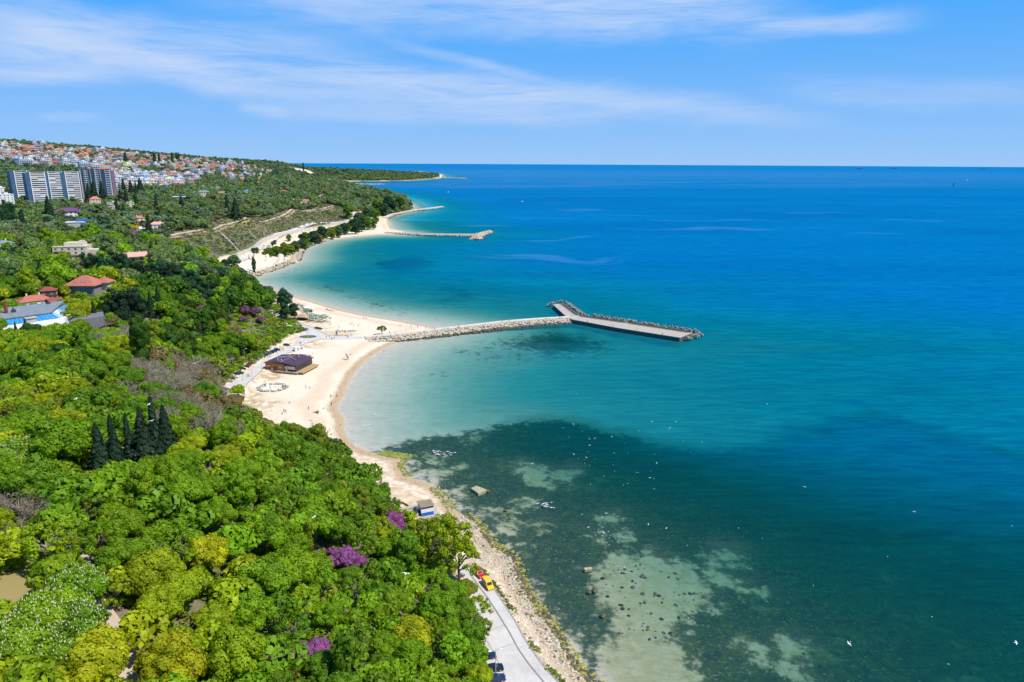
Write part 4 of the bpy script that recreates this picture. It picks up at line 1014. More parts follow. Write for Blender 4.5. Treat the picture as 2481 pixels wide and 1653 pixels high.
rock_band('weedy_rocks', SHX, 0.2, 2.6, 220, .30, 46, 0, [M_YALG, M_STONE, M_STONE2], -5, zbase=1)
rock_band('weedy_rocks', [(1104, 1237), (1091, 1217), (1075, 1199), (1055, 1181)], -1.5, 3, 260, .4, 37, 0, [M_ALGAE, M_STONE2, M_WETST], -1, zbase=1)
rock_band('green_weed', [(979, 1112), (943, 1108), (915, 1101)], -5, .5, 700, .42, 38, 0, [M_ALGAE, M_YALG, M_ALGAE], -5, zbase=1)
rock_band('green_weed', [(992, 1155), (976, 1138), (974, 1122), (990, 1108), (1010, 1104)], -1.2, 1.6, 300, .35, 39, 0, [M_ALGAE, M_ALGAE, M_WETST], -5, zbase=1)

# ------------------------------------------------------------------ apartment towers
def tower(label, px, ytop, D, w, floors, dark=False):
    top = at_depth(px, ytop, D); fh = 2.85; h = floors * fh; z0 = top[2] - h - 1.2
    rz = math.atan2(top[0], top[1]) * -1 + math.radians(16)
    t = thing('apartment_tower', label, 'building', (top[0], top[1], z0), rz)
    d = 14.0
    wallm = mat('dark_cladding', (.035, .05, .085), .6, .2, .4) if dark else M_WHITE
    b = MB(); b.box((0, 0, h / 2 - 8), (w, d, h + 16)); b.build('wall', wallm, t)
    link('roof', roof_mesh('flat', w, d, h, 0, .4, [M_GREY if not dark else M_DARKC]), t)
    if not dark:
        rec = MB(); rec.box((-w / 2 - 2.6, -1.2, h / 2 - 8), (5.2, d - 1.4, h + 15)); rec.build('recess_block', mat('shaded_recess_glass', (.05, .11, .19), .5, .3, .3, streak=True), t)  # glazed recess between slabs, its shade put into the dark blue colour
        b = MB(); b.box((-w / 2 + .5, -d / 2 - .9, h / 2 + .6), (1.0, 2.0, h + 1.2)).box((w / 2 - .5, -d / 2 - .9, h / 2 + .6), (1.0, 2.0, h + 1.2)); b.build('side_fin', M_WHITE, t)
        wm = MB(); wm.box((0, 0, 0), (w - 2.4, .3, 1.55)); wmm = wm.mesh('window', M_WIN)
        bm_ = MB(); bm_.box((0, 0, 0), (w - 2.05, 1.3, 1.3)); half = MB(); half.box((0, 0, 0), ((w - 2.1) / 2, 1.36, 1.0))
        me1, me2 = bm_.mesh('balcony', M_OBJ), half.mesh('balcony_glazing', M_OBJ)
        for f in range(floors):
            link('window', wmm, t, (0, -d / 2 - .12, f * fh + 1.95))
            o = link('balcony', me1, t, (0, -d / 2 - .67, f * fh + .62))
            g = random.choice([.66, .72, .58, .62]); o.color = (g, g * .97, g * random.uniform(.86, 1.0), 1)
            if random.random() < .55:
                s = random.choice([-1, 1]); o2 = link('enclosed_balcony', me2, t, (s * (w - 2.1) / 4, -d / 2 - .66, f * fh + 1.75))
                o2.color = random.choice([(.75, .75, .74, 1), (.72, .70, .66, 1), (.35, .10, .08, 1), (.55, .42, .22, 1), (.12, .2, .3, 1), (.7, .72, .75, 1), (.30, .33, .36, 1)])
    else:
        col = MB()
        for i in range(7):
            col.box((-w / 2 + 2 + i * (w - 4) / 6, -d / 2 - .5, h / 2), (.8 if i % 3 else 1.6, 1.0, h))
        col.build('column', M_GREY, t)
        for f in range(floors):
            b = MB()
            for i in range(3): b.box((-w / 2 + 9 + i * 15.5, -d / 2 - .75, 0), (6.5, 1.4, 1.0))
            b.build('balcony', mat('pale_blue_panel', (.32, .42, .52), .6), t, (0, 0, f * fh + .6)) if f % 1 == 0 else None
            b = MB(); b.box((0, -d / 2 - .1, 0), (w - 3, .26, 1.3)); b.build('window', M_WIN, t, (0, 0, f * fh + 1.9))
        b = MB(); b.box((w / 2 + 3.0, 1, h / 2 - 6), (6, d - 2, h + 9)); b.build('brick_wing', mat('mauve_brick', (.22, .13, .16), .8, .2, .5), t)
    return t
T_ = []
T_.append(tower('leftmost white apartment tower, its face half hidden behind the next tower', 44, 413, 1010, 17, 18))
T_.append(tower('tallest looking white apartment tower, standing nearest in the row of slabs', 84, 416, 968, 19, 18))
T_.append(tower('white apartment tower between the nearest slab and the last white slab', 127, 414.5, 1040, 19, 18))
T_.append(tower('last white apartment tower, right beside the dark blue tower', 168, 414.5, 1055, 19, 17))
T_.append(tower('wide dark blue apartment tower with pale balcony stacks', 225, 409, 1085, 46, 17, True))
landmark('the dark blue tower', T_[4], ('town',), dz=25); landmark('the nearest white tower', T_[1], ('town',), dz=25)

# ------------------------------------------------------------------ named buildings of the park and the lower town
def site(px, py, dz=0.0):
    x, y, z = gpt(px, py, dz); return (x, y, z)
def facing(loc, extra=0.0):
    return -math.atan2(loc[0], loc[1]) + math.radians(extra)
BUILD = []   # (x, y, radius): trees keep clear
def put(px, py, r, fn, *a, extra=0.0, **k):
    loc = site(px, py); BUILD.append((loc[0], loc[1], r)); return fn(*a, loc, facing(loc, extra), **k)
B_ = {}
B_['villa'] = put(168, 527, 16, house, 'villa', 'white villa with a plum purple hipped roof among the trees', 'house', w=29, d=16, floors=2, fh=4.0, roof='hip', rise=4.0, roofm=M_PURPLE, nw=6, nd=3, win=(1.8, 2.4), ov=1.2, chim=0)
B_['beige'] = put(181, 634, 18, house, 'apartment_house', 'beige stepped apartment house with four storeys in the park', 'building', w=24, d=16, floors=4, fh=3.2, roof='flat', wall=M_CREAM, roofm=M_CREAM, nw=5, nd=3, win=(1.9, 1.7), balcony=5, extra=-20)
b = MB(); b.box((0, 0, 0), (14, 10, 3.0)).box((5, 0, 1.9), (3.6, 4, 1.8)); b.build('penthouse', M_CREAM, B_['beige'], (2, 2, 14.3))
b = MB(); b.box((0, 0, 0), (7, 9, 10)); b.build('side_wing', M_CREAM, B_['beige'], (15.5, 1.5, 5)); put_windows(B_['beige'], 38, 9, 0, 3, 3.2, 0, 3, (1.6, 1.6), 'R')
B_['hotel'] = put(214, 724, 17, house, 'park_hotel', 'large terracotta roofed house with skylights beside dark pines', 'building', w=16, d=12.5, floors=3, fh=3.0, roof='hip', rise=5.2, wall=mat('grey_brown_wall', (.22, .18, .16), .8), nw=6, nd=4, roofm=M_TILE, chim=0, ov=1.3, extra=-32)
b = MB(); b.box((0, 0, 0), (7, 7, 8)); b.build('annex_wall', M_CREAM, B_['hotel'], (8, 5.5, 5.5)); link('annex_roof', roof_mesh('hip', 7, 7, 9.7, 3.0, 1.2, M_TILE), B_['hotel'], (8, 5.5, 0))
for q in (-4, -3, .2, 1.4, 2.6): link('skylight', window_mesh(.8, .8, M_METAL), B_['hotel'], (q, -4.9, 11.2)).rotation_euler = (math.radians(-52), 0, 0)
B_['redlow'] = put(85, 742, 12, house, 'long_house', 'low white house with a long red tiled roof and chimneys behind the glass hall', 'house', w=15, d=8, floors=1, fh=3.4, roof='hip', rise=2.8, roofm=M_TILE, nw=5, nd=2, chim=2, extra=10)
B_['redlow2'] = put(134, 744, 9, house, 'cottage', 'small maroon roofed cottage beside the long red roof', 'house', w=7, d=6, floors=1, fh=3.2, roof='gable', rise=2.0, roofm=M_MAROON, nw=2, nd=2, chim=0, extra=20)
B_['redlow3'] = put(121, 728, 8, house, 'cottage', 'dark maroon roofed cottage half hidden behind trees above the long red roof', 'house', w=8, d=6, floors=2, fh=3.0, roof='hip', rise=2.0, roofm=M_MAROON, wall=M_BROWN, nw=2, nd=2, chim=0, extra=-10)
B_['pinkcx'] = put(330, 640, 12, house, 'manor', 'pink roofed manor with white chimneys and a maroon porch roof', 'house', w=19, d=9, floors=2, fh=3.2, roof='gable', rise=3.2, roofm=mat('pink_tile', (.62, .32, .26), .8, .15, 1.2), nw=6, nd=2, chim=4, extra=8)
link('porch_roof', roof_mesh('hip', 21, 7, 3.6, 2.2, .8, M_MAROON), B_['pinkcx'], (3, -7, 0)); b = MB(); b.box((0, 0, 0), (19, 5.4, 3.4)); b.build('porch', M_WHITE, B_['pinkcx'], (3, -6.6, 1.7))
B_['pink'] = put(383, 556, 10, house, 'house', 'white house with a pale pink hipped roof above the cliff path', 'house', w=17, d=10, floors=2, fh=3.0, roof='hip', rise=3.0, roofm=mat('pink_tile', (.62, .32, .26)), nw=4, nd=2, chim=1, extra=-10)
B_['orange1'] = put(340, 539, 10, house, 'house', 'house with a bright orange roof behind a yellow green tree', 'house', w=16, d=10, floors=2, fh=2.8, roof='hip', rise=2.6, roofm=M_TILE2, nw=4, nd=2, chim=2)
B_['orange2'] = put(344, 509, 10, house, 'house', 'low house with a flat orange roof deep among the trees', 'house', w=17, d=11, floors=1, fh=3.4, roof='hip', rise=1.8, roofm=M_TILE2, nw=4, nd=2, chim=0)
B_['orange3'] = put(232, 497, 10, house, 'house', 'cream house with a steep orange roof below the dark blue tower', 'house', w=15, d=11, floors=3, fh=2.9, roof='hip', rise=4.0, roofm=M_TILE2, wall=M_CREAM, nw=4, nd=3, chim=1)
B_['longcream'] = put(208, 492, 11, house, 'long_house', 'long cream flat roofed house left of the steep orange roof', 'house', w=20, d=10, floors=2, fh=3.0, roof='flat', wall=M_CREAM, roofm=M_CREAM, nw=6, nd=2, chim=0)
B_['blk1'] = put(276, 511, 10, house, 'apartment_block', 'beige four storey block half hidden by poplars', 'building', w=15, d=12, floors=4, fh=2.9, roof='flat', wall=M_CREAM, roofm=M_GREY, nw=3, nd=3, win=(2.2, 1.5), balcony=3)
B_['blk2'] = put(318, 510, 8, house, 'apartment_block', 'narrow beige block right of the poplars', 'building', w=10, d=10, floors=4, fh=2.8, roof='flat', wall=M_CREAM, roofm=M_GREY, nw=2, nd=2, win=(2.0, 1.5), balcony=3)
B_['navy'] = put(436, 491, 11, house, 'modern_house', 'dark navy box shaped modern house with white frame', 'house', w=21, d=12, floors=3, fh=3.2, roof='flat', wall=mat('navy_cladding', (.03, .07, .12), .5, .2, .4), roofm=M_WHITE, nw=5, nd=2, win=(2.2, 1.8), chim=0)
B_['bwhite'] = put(17, 503, 12, house, 'apartment_block', 'white seven storey block at the left edge below the towers', 'building', w=17, d=13, floors=6, fh=3.0, roof='flat', roofm=M_WHITE, nw=4, nd=3, win=(1.6, 1.6), extra=14)
B_['bwhite2'] = put(3, 478, 10, house, 'apartment_block', 'rounded white terraced block at the left edge just above the seven storey one', 'building', w=16, d=12, floors=5, fh=3.0, roof='flat', roofm=M_WHITE, nw=4, nd=3, balcony=6)
B_['ledge'] = put(12, 614, 12, house, 'house', 'white house with a blue grey roof at the left edge of the picture', 'house', w=13, d=10, floors=3, fh=2.9, roof='hip', rise=2.0, roofm=M_SLATE, nw=4, nd=3, chim=1, extra=20)
B_['shed'] = put(48, 612, 8, house, 'shed', 'low pale teal roofed shed beside the white house at the left edge', 'shed', w=9, d=6, floors=1, fh=2.6, roof='gable', rise=1.2, roofm=mat('teal_sheet', (.25, .40, .40), .5), nw=3, nd=2, chim=0)
B_['wlow'] = put(338, 562, 8, house, 'pavilion', 'low white flat roofed pavilion below the orange roofed house', 'pavilion', w=13, d=7, floors=1, fh=3.6, roof='flat', roofm=M_WHITE, nw=5, nd=2, win=(1.7, 2.4), chim=0, extra=-8)
B_['brick'] = put(206, 655, 7, house, 'outbuilding', 'small brick outbuilding with a plum roof below the beige apartment house', 'house', w=6, d=5, floors=2, fh=2.8, roof='gable', rise=1.2, roofm=M_MAROON, wall=mat('red_brick', (.28, .11, .07), .85, .25, 2), nw=2, nd=1, chim=0)
B_['dk2'] = put(494, 478, 11, house, 'modern_house', 'dark roofed house with cream lower floors left of the orange gable', 'house', w=24, d=13, floors=3, fh=3.2, roof='hip', rise=3.0, roofm=M_SLATE, wall=M_CREAM, nw=6, nd=3)
B_['dk3'] = put(527, 462, 10, house, 'modern_house', 'grey modern house with a flat overhanging roof high among the trees', 'house', w=22, d=12, floors=2, fh=3.4, roof='flat', wall=M_GREY, roofm=M_METAL, nw=5, nd=2)
B_['or4'] = put(538, 475, 8, house, 'house', 'house with an orange gable roof between dark green trees', 'house', w=11, d=9, floors=2, roof='gable', rise=2.4, roofm=M_TILE2, nw=3, nd=2)
B_['or5'] = put(690, 467, 8, house, 'house', 'far house with a long orange roof behind the wooded plateau', 'house', w=20, d=10, floors=1, roof='gable', rise=2.6, roofm=M_TILE2, nw=3, nd=2)
B_['or6'] = put(779, 483, 9, house, 'house', 'house with a bright orange tent shaped roof on the headland', 'house', w=15, d=12, floors=2, roof='hip', rise=4.0, roofm=M_TILE2, nw=3, nd=2)
B_['or7'] = put(735, 495, 9, house, 'house', 'white house with a red and orange roof in front of the headland wood', 'house', w=20, d=11, floors=2, roof='gable', rise=3.0, roofm=M_TILE, nw=4, nd=2, extra=20)
B_['blu'] = put(595, 470, 9, house, 'house', 'house with a bright blue roof among the plateau trees', 'house', w=20, d=12, floors=2, roof='hip', rise=2.0, roofm=mat('blue_sheet', (.08, .22, .45), .5), nw=4, nd=2)
B_['red8'] = put(622, 449, 9, house, 'house', 'wide house with a red brown roof near the landslip scar', 'house', w=24, d=13, floors=2, roof='hip', rise=3.0, roofm=M_TILE, nw=4, nd=2)
for k_, ph in [('villa', 'the purple roofed villa'), ('beige', 'the beige apartment house'), ('hotel', 'the terracotta roofed hotel'), ('pinkcx', 'the pink roofed manor'), ('navy', 'the navy box house'), ('pink', 'the pale pink roof'), ('orange1', 'the orange roof by the yellow tree')]:
    landmark(ph, B_[k_], ('wood',))
for k_, ph in [('navy', 'the navy box house'), ('red8', 'the roof by the scar'), ('bwhite', 'the white edge block')]:
    landmark(ph, B_[k_], ('town',))

# the office hall with a glazed front beside the villa
def office(loc, rz):
    t = thing('office_hall', 'long low office hall with a pale roof and glazed grid front', 'building', loc, rz)
    b = MB(); b.box((-6, 4, 2), (24, 15, 12)); b.build('wall', M_GREY, t)
    b = MB(); b.box((-6, 4, 8.2), (25, 16, .5)); b.build('roof', mat('white_sheet', (.6, .62, .62), .5), t)
    b = MB(); b.box((14, 0, 1), (20, 12, 13)); b.build('glazed_block', M_BLUEGL, t)
    b = MB()
    for i in range(11): b.box((4 + i * 2, -6.12, 3.6), (.22, .3, 7.6))
    for z in (.6, 2.2, 3.8, 5.4, 7.2): b.box((14, -6.1, z), (20.2, .26, .25))
    b.build('glazing_bars', M_METAL, t)
    b = MB(); b.box((14, 0, 7.8), (20.6, 12.6, .5)); b.build('roof', M_METAL, t)
    b = MB(); b.box((10, 6, 9.4), (22, 5, 2.2)); b.build('blue_roof_band', M_BLUE, t)
    b = MB(); b.box((18, -9, 1.4), (12, 5, 3.4)); b.build('entrance', M_WHITE, t)
    return t
B_['office'] = put(190, 556, 18, office)
# the glass roofed hall in the park
def glass_hall(loc, rz):
    t = thing('glass_roofed_hall', 'grey roofed hall ringed with sloping blue glass and white terraces', 'building', loc, rz)
    b = MB(); b.prism([(-22, -7), (13, -7), (27, 17), (-16, 17)], -6, 4.0); b.build('wall', M_WHITE, t)
    # roof and sloped glazing
    V = [(-20, -5, 4.2), (11, -5, 4.2), (23, 16, 4.2), (-14, 16, 4.2), (-17.5, -2.6, 6.8), (8.6, -2.6, 6.8), (19.5, 16, 6.8), (-12, 16, 6.8)]
    b = MB(); b.prism([(-18.2, -3.2), (8.9, -3.2), (19.8, 16.6), (-12.6, 16.6)], [6.82, 6.82, 7.9, 7.9], [7.3, 7.3, 8.9, 8.9]); b.build('roof', M_SLATE, t)
    def slope(p, q, r, s, n, nm):
        p, q, r, s = map(np.array, (p, q, r, s)); b = MB(); nrm = np.cross(q - p, s - p); nrm = nrm / np.linalg.norm(nrm)
        if nrm[2] < 0: nrm = -nrm
        b.add([p, q, r, s, p - nrm * .1, q - nrm * .1, r - nrm * .1, s - nrm * .1], [[0, 1, 2, 3], [7, 6, 5, 4], [0, 4, 5, 1], [1, 5, 6, 2], [2, 6, 7, 3], [3, 7, 4, 0]])
        g = b.build(nm, M_BLUEGL, t); br = MB()
        for i in range(n + 1):
            a_ = p + (q - p) * i / n + nrm * .05; c_ = s + (r - s) * i / n + nrm * .05
            br.tube([a_, c_], .09, 4)
        br.build('glazing_bars', M_METAL, g)
    slope(V[0], V[1], V[5], V[4], 16, 'front_glazing'); slope(V[1], V[2], V[6], V[5], 13, 'side_glazing'); slope(V[3], V[0], V[4], V[7], 8, 'side_glazing')
    b = MB(); b.box((-1.0, -5.2, 5.0), (4.2, 3.2, 2.6)).box((-1, -5.4, 6.4), (4.8, 3.8, .3)); b.build('glass_porch', M_GREY, t)
    b = MB(); b.box((-4, -9.5, 1.0), (34, 6, 2.4)); b.build('terrace', mat('terrace_tiles', (.55, .47, .38), .8), t)
    b = MB(); b.box((-4, -12.55, 2.0), (34, .25, 1.2)).box((12.9, -9.5, 2.0), (.25, 6, 1.2)); b.build('terrace_wall', M_WHITE, t)
    b = MB(); b.box((-4, -11.5, -2.5), (33, 8, 5)); b.build('lower_storey', M_GREY, t)
    for i in range(9): link('window', window_mesh(2.6, 2.0, M_GREY), t, (-18 + i * 3.5, -15.56, -1.6))
    b = MB(); b.prism([(14, -9), (30, -9), (34, 4), (24, 6)], -4, 2.6); b.build('side_wing', mat('grey_felt', (.16, .16, .17), .9), t)
    b = MB(); b.tube([(-8, 6, 7), (-8, 6, 14)], .8, 8); b.build('chimney', mat('rusty_flue', (.22, .05, .035), .7), t)
    for x, y in ((-5, 6), (-3.0, 8), (12, 14), (-12, 9)):
        b = MB(); b.box((0, 0, 0), (1.8, 1.4, 1.5)).tube([(0, 0, .7), (0, 0, 1.8)], .3, 6); b.build('roof_vent', M_DARK if x > 5 or x == -5 else M_METAL, t, (x, y, 8.6))
    return t
B_['glass'] = put(78, 800, 24, glass_hall, extra=12)
x_, y_, _z = B_['glass'].location; B_['glass'].location.z += 1.0
landmark('the glass roofed hall', B_['glass'], ('wood',))
def gazebo(label, loc, r, h):
    t = thing('thatched_gazebo', label, 'gazebo', loc)
    b = MB(); n = 14
    V = [(0, 0, h + r * .55)] + [(r * math.cos(6.2832 * i / n), r * math.sin(6.2832 * i / n), h) for i in range(n)]
    b.add(V, [[0, 1 + i, 1 + (i + 1) % n] for i in range(n)]); b.add(V, [list(range(n, 0, -1))]); b.build('roof', M_THATCH, t)
    for i in range(6):
        a = 6.2832 * i / 6; b = MB(); b.tube([(r * .8 * math.cos(a), r * .8 * math.sin(a), -1), (r * .8 * math.cos(a), r * .8 * math.sin(a), h + .1)], .12, 6); b.build('post', M_BROWN, t)
    BUILD.append((loc[0], loc[1], r + 2))
    return t
gazebo('round thatched gazebo on the lawn in front of dark pines', site(342, 766), 4.2, 2.6)
gazebo('pale thatched gazebo half hidden left of the lawn gazebo', site(268, 760), 4.0, 2.5)
lawn = site(352, 778)
b = MB(); b.prism([(lawn[0] + 13 * math.cos(t) * (1 + .2 * math.sin(3 * t)), lawn[1] + 10 * math.sin(t)) for t in np.linspace(0, 6.28, 20, endpoint=False)], -3, 0)
P_ = np.vstack(b.v); P_[:, 2] = np.where(P_[:, 2] > -1, heights(P_[:, 0], P_[:, 1]) + .35, heights(P_[:, 0], P_[:, 1]) - 1); b.v = [P_]
tag(b.build('lawn', mat('lawn_grass', (.09, .19, .02), .95, .2, .6)), kind='structure'); BUILD.append((lawn[0], lawn[1], 13))
# pergola with bare vines right of the glass hall
pg = site(236, 800); t = thing('pergola', 'pale timber pergola among bare grey brown vines right of the glass hall', 'pergola', pg, facing(pg, 30))
b = MB()
for i in range(12): b.box((-7 + i * 1.3, 0, 3.0), (.22, 9, .25))
b.build('rafters', M_PALEBARK, t); b = MB(); b.box((0, -3.6, 2.75), (16, .25, .25)).box((0, 3.6, 2.75), (16, .25, .25)); b.build('beam', M_PALEBARK, t)
for sx in (-7, -2.3, 2.3, 7):
    for sy in (-3.6, 3.6): b = MB(); b.box((sx, sy, .8), (.25, .25, 3.8)); b.build('post', M_PALEBARK, t)
BUILD.append((pg[0], pg[1], 9))

# ------------------------------------------------------------------ hillside houses
def far_house(seed, kind):
    rng = np.random.default_rng(seed); m = MB()
    if kind == 'flat':
        w, d, fl = rng.uniform(12, 18), rng.uniform(10, 13), rng.integers(3, 6); h = fl * 3.0
        m.box((0, 0, h / 2 - 3), (w, d, h + 6)); m.box((0, 0, h + .2), (w + .6, d + .6, .4), 0); m.box((w * .15, d * .1, h + 1.5), (w * .3, d * .4, 2.4), 0)
    else:
        w, d, fl = rng.uniform(9.5, 14), rng.uniform(8, 11), rng.integers(2, 4); h = fl * 2.9
        m.box((0, 0, h / 2 - 3), (w, d, h + 6))
        W2, D2, z, rs = w / 2 + .6, d / 2 + .6, h + .1, rng.uniform(2.2, 3.4); L = W2 * (.98 if kind == 'gable' else .45)
        V = [(-W2, -D2, z), (W2, -D2, z), (W2, D2, z), (-W2, D2, z), (-L, 0, z + rs), (L, 0, z + rs)]
        m.add(V, [[0, 1, 5, 4], [2, 3, 4, 5], [3, 2, 1, 0]], 1); m.add(V, [[1, 2, 5], [3, 0, 4]], 1)
        m.box((w * .2, 0, z + rs * .8), (.9, .9, 1.6), 0)
    for f in range(fl):
        z = f * 3.0 + 1.6
        n = int(w // 3.2)
        for i in range(n):
            q = -w / 2 + w * (i + .5) / n
            m.box((q, -d / 2 - .02, z), (1.6, .16, 1.5), 2)
        for i in range(3):
            q = -d / 2 + d * (i + .5) / 3
            m.box((w / 2 + .02, q, z), (.16, 1.5, 1.5), 2)
        if f and kind == 'flat': m.box((0, -d / 2 - .7, z - 1.2), (w * .9, 1.3, .9), 0)
    return m
_fh = []
for i_, (kd, rm, nm) in enumerate([('hip', M_TILE, 'red tiled roof'), ('gable', M_TILE, 'red gabled roof'), ('hip', M_TILE2, 'orange tiled roof'), ('gable', M_TILE2, 'orange gabled roof'), ('hip', M_MAROON, 'maroon roof'), ('flat', M_GREY, 'balconied flat roof'), ('flat', M_GREY, 'four storeys'), ('hip', M_TILE, 'low red roof'), ('gable', M_SLATE, 'slate roof'), ('flat', M_GREY, 'flat penthouse roof')]):
    _fh.append((far_house(200 + i_, kd).mesh('house', [M_OBJ, rm, M_WIN]), nm, kd))
_fcols = [((.62, .61, .60), 'white'), ((.56, .50, .40), 'cream'), ((.62, .46, .40), 'pink'), ((.55, .58, .62), 'pale grey'), ((.72, .68, .40), 'pale yellow'), ((.42, .28, .22), 'brown'), ((.45, .55, .66), 'pale blue')]  # town walls, muted so the fading with distance sits in the colour
_fw = np.array([.42, .2, .1, .12, .05, .06, .05]); _fw /= _fw.sum()
TOWN = []
def inpoly(rng, poly):
    P = np.array(poly, float)
    while True:
        q = rng.uniform(P.min(0), P.max(0))
        if inside(np.array([q[0]]), np.array([q[1]]), P)[0]: return q
rng = np.random.default_rng(77)
ZONES = [([(268, 432), (330, 426), (480, 430), (478, 450), (380, 462), (270, 470)], 72, .75, 13.0), ([(25, 398), (160, 392), (310, 400), (345, 428), (270, 430), (190, 408), (60, 408)], 58, .7, 14.0),
         ([(0, 350), (120, 360), (300, 374), (480, 386), (598, 399), (610, 415), (480, 424), (330, 405), (150, 388), (0, 392)], 128, .22, 16), ([(0, 347), (110, 356), (260, 371), (500, 391), (500, 394), (260, 376), (110, 361), (0, 352)], 22, .3, 15), ([(480, 405), (640, 412), (640, 440), (500, 440)], 18, .25, 16)]
for poly, n, pflat, sep_ in ZONES:
    k = 0; tries = 0
    while k < n and tries < 4000:
        tries += 1
        q = inpoly(rng, poly); p = hit(q[0], q[1])
        if p is None or p[1] > 5200: continue
        if any((p[0] - a) ** 2 + (p[1] - c) ** 2 < sep_ ** 2 for a, c in TOWN): continue
        if any(abs(p[0] - t.location[0]) < 30 and abs(p[1] - t.location[1]) < 22 for t in T_): continue
        TOWN.append((p[0], p[1]))
        fl = rng.random() < pflat; cands = [h for h in _fh if (h[2] == 'flat') == fl]
        me_, nm, kd = cands[rng.integers(len(cands))]; ci = rng.choice(7, p=_fw); colr, cn = _fcols[ci]
        o = link('hillside_house', me_, None, (p[0], p[1], hz(*p)), facing(p, rng.uniform(-35, 50)), rng.uniform(.9, 1.3) * (1.25 if sep_ < 15 else 1.1))
        o.color = (*[c * rng.uniform(.92, 1.05) for c in colr], 1)
        tag(o, None, 'house', 'houses on the hillside of the town'); later(o, f'{cn} house with {nm}', 'town', 6)
        k += 1
MASS = []
for poly, n, pf in [(ZONES[0][0], 90, .75), (ZONES[1][0], 60, .6), (ZONES[2][0], 280, .25), ([(470, 398), (600, 402), (660, 415), (640, 438), (560, 440), (480, 428)], 60, .25)]:
    k = 0
    for _t in range(6000):
        if k >= n: break
        q = inpoly(rng, poly); p = hit(q[0], q[1])
        if p is None or p[1] > 5200 or any((p[0] - a) ** 2 + (p[1] - c) ** 2 < 11 ** 2 for a, c in TOWN): continue
        if any(abs(p[0] - t.location[0]) < 30 and abs(p[1] - t.location[1]) < 22 for t in T_): continue
        TOWN.append((p[0], p[1])); MASS.append((p[0], p[1], rng.random() < pf)); k += 1
b = MB(); fmats = []
for ci, (c_, cn) in enumerate(_fcols): fmats.append(mat('far_wall_' + cn.replace(' ', '_'), c_, .8, .08, .2))
fmats += [M_TILE, M_TILE2, M_MAROON, M_GREY, M_WIN]
for i, (x, y, fl) in enumerate(MASS):
    m = far_house(500 + i % 23, 'flat' if fl else ['hip', 'gable'][i % 2]); a = facing((x, y), rng.uniform(-35, 50)); s_ = rng.uniform(.85, 1.25); c, sn = math.cos(a), math.sin(a); wi = int(rng.choice(7, p=_fw)); ri = int(rng.integers(7, 10)); z = hz(x, y)
    V = np.vstack(m.v) * s_; V = np.c_[V[:, 0] * c - V[:, 1] * sn + x, V[:, 0] * sn + V[:, 1] * c + y, V[:, 2] + z]
    b.v.append(V)
    for k in m.f:
        b.f.setdefault(k, []).append(np.vstack(m.f[k]) + b.n); q = np.concatenate(m.mi[k]); b.mi.setdefault(k, []).append(np.where(q == 0, wi, np.where(q == 1, ri, 11)))
    b.n += len(V)
tag(b.build('distant_houses', fmats), 'crowd of small distant houses packed between the larger hillside ones', 'houses', None, 'stuff')
landmark('the left end of the skyline', None, ('town',), at=(0, 350)); landmark('the town ridge end', None, ('town',), at=(600, 398))

gr = [at_z(*p, 2.6) for p in [(1165, 1376), (1190, 1404), (1206, 1425), (1235, 1468), (1258, 1504), (1283, 1551), (1309, 1589), (1334, 1620), (1364, 1651), (1400, 1700)]]
VERGE = np.array(gr)

# ------------------------------------------------------------------ foliage
def leaf_mat(name, attr=None):
    m = bpy.data.materials.new(name); m.use_nodes = True; T = NT(m.node_tree); T.n.clear()
    out = T.node('ShaderNodeOutputMaterial')
    src = T.node('ShaderNodeObjectInfo').outputs['Color'] if attr is None else T.attr(attr).outputs['Color']
    tone = T.attr('tone').outputs['Fac']
    n = T.noise(T.node('ShaderNodeTexCoord').outputs['Object'], 0.9 if attr is None else 0.12, 3, .6)
    k = T.math('MULTIPLY', tone, T.lin(n, .3, .7, .78, 1.2))
    hs = T.node('ShaderNodeHueSaturation'); T.l.new(src, hs.inputs['Color']); T.put(hs.inputs['Value'], k); T.put(hs.inputs['Hue'], T.lin(tone, .6, 1.4, .512, .488))
    d = T.node('ShaderNodeBsdfPrincipled'); T.l.new(hs.outputs[0], d.inputs['Base Color']); d.inputs['Roughness'].default_value = .55; d.inputs['Specular IOR Level'].default_value = .22
    tr = T.node('ShaderNodeBsdfTranslucent'); tc_ = T.mix(1.0, hs.outputs[0], (1.25, 1.15, .5), 'MULTIPLY'); T.l.new(tc_, tr.inputs['Color'])
    mx = T.node('ShaderNodeMixShader'); mx.inputs[0].default_value = .42; T.l.new(d.outputs[0], mx.inputs[1]); T.l.new(tr.outputs[0], mx.inputs[2]); T.l.new(mx.outputs[0], out.inputs[0])
    return m
M_LEAF = leaf_mat('leaves'); M_WOOD_LEAF = leaf_mat('woodland_leaves', 'leafcol')

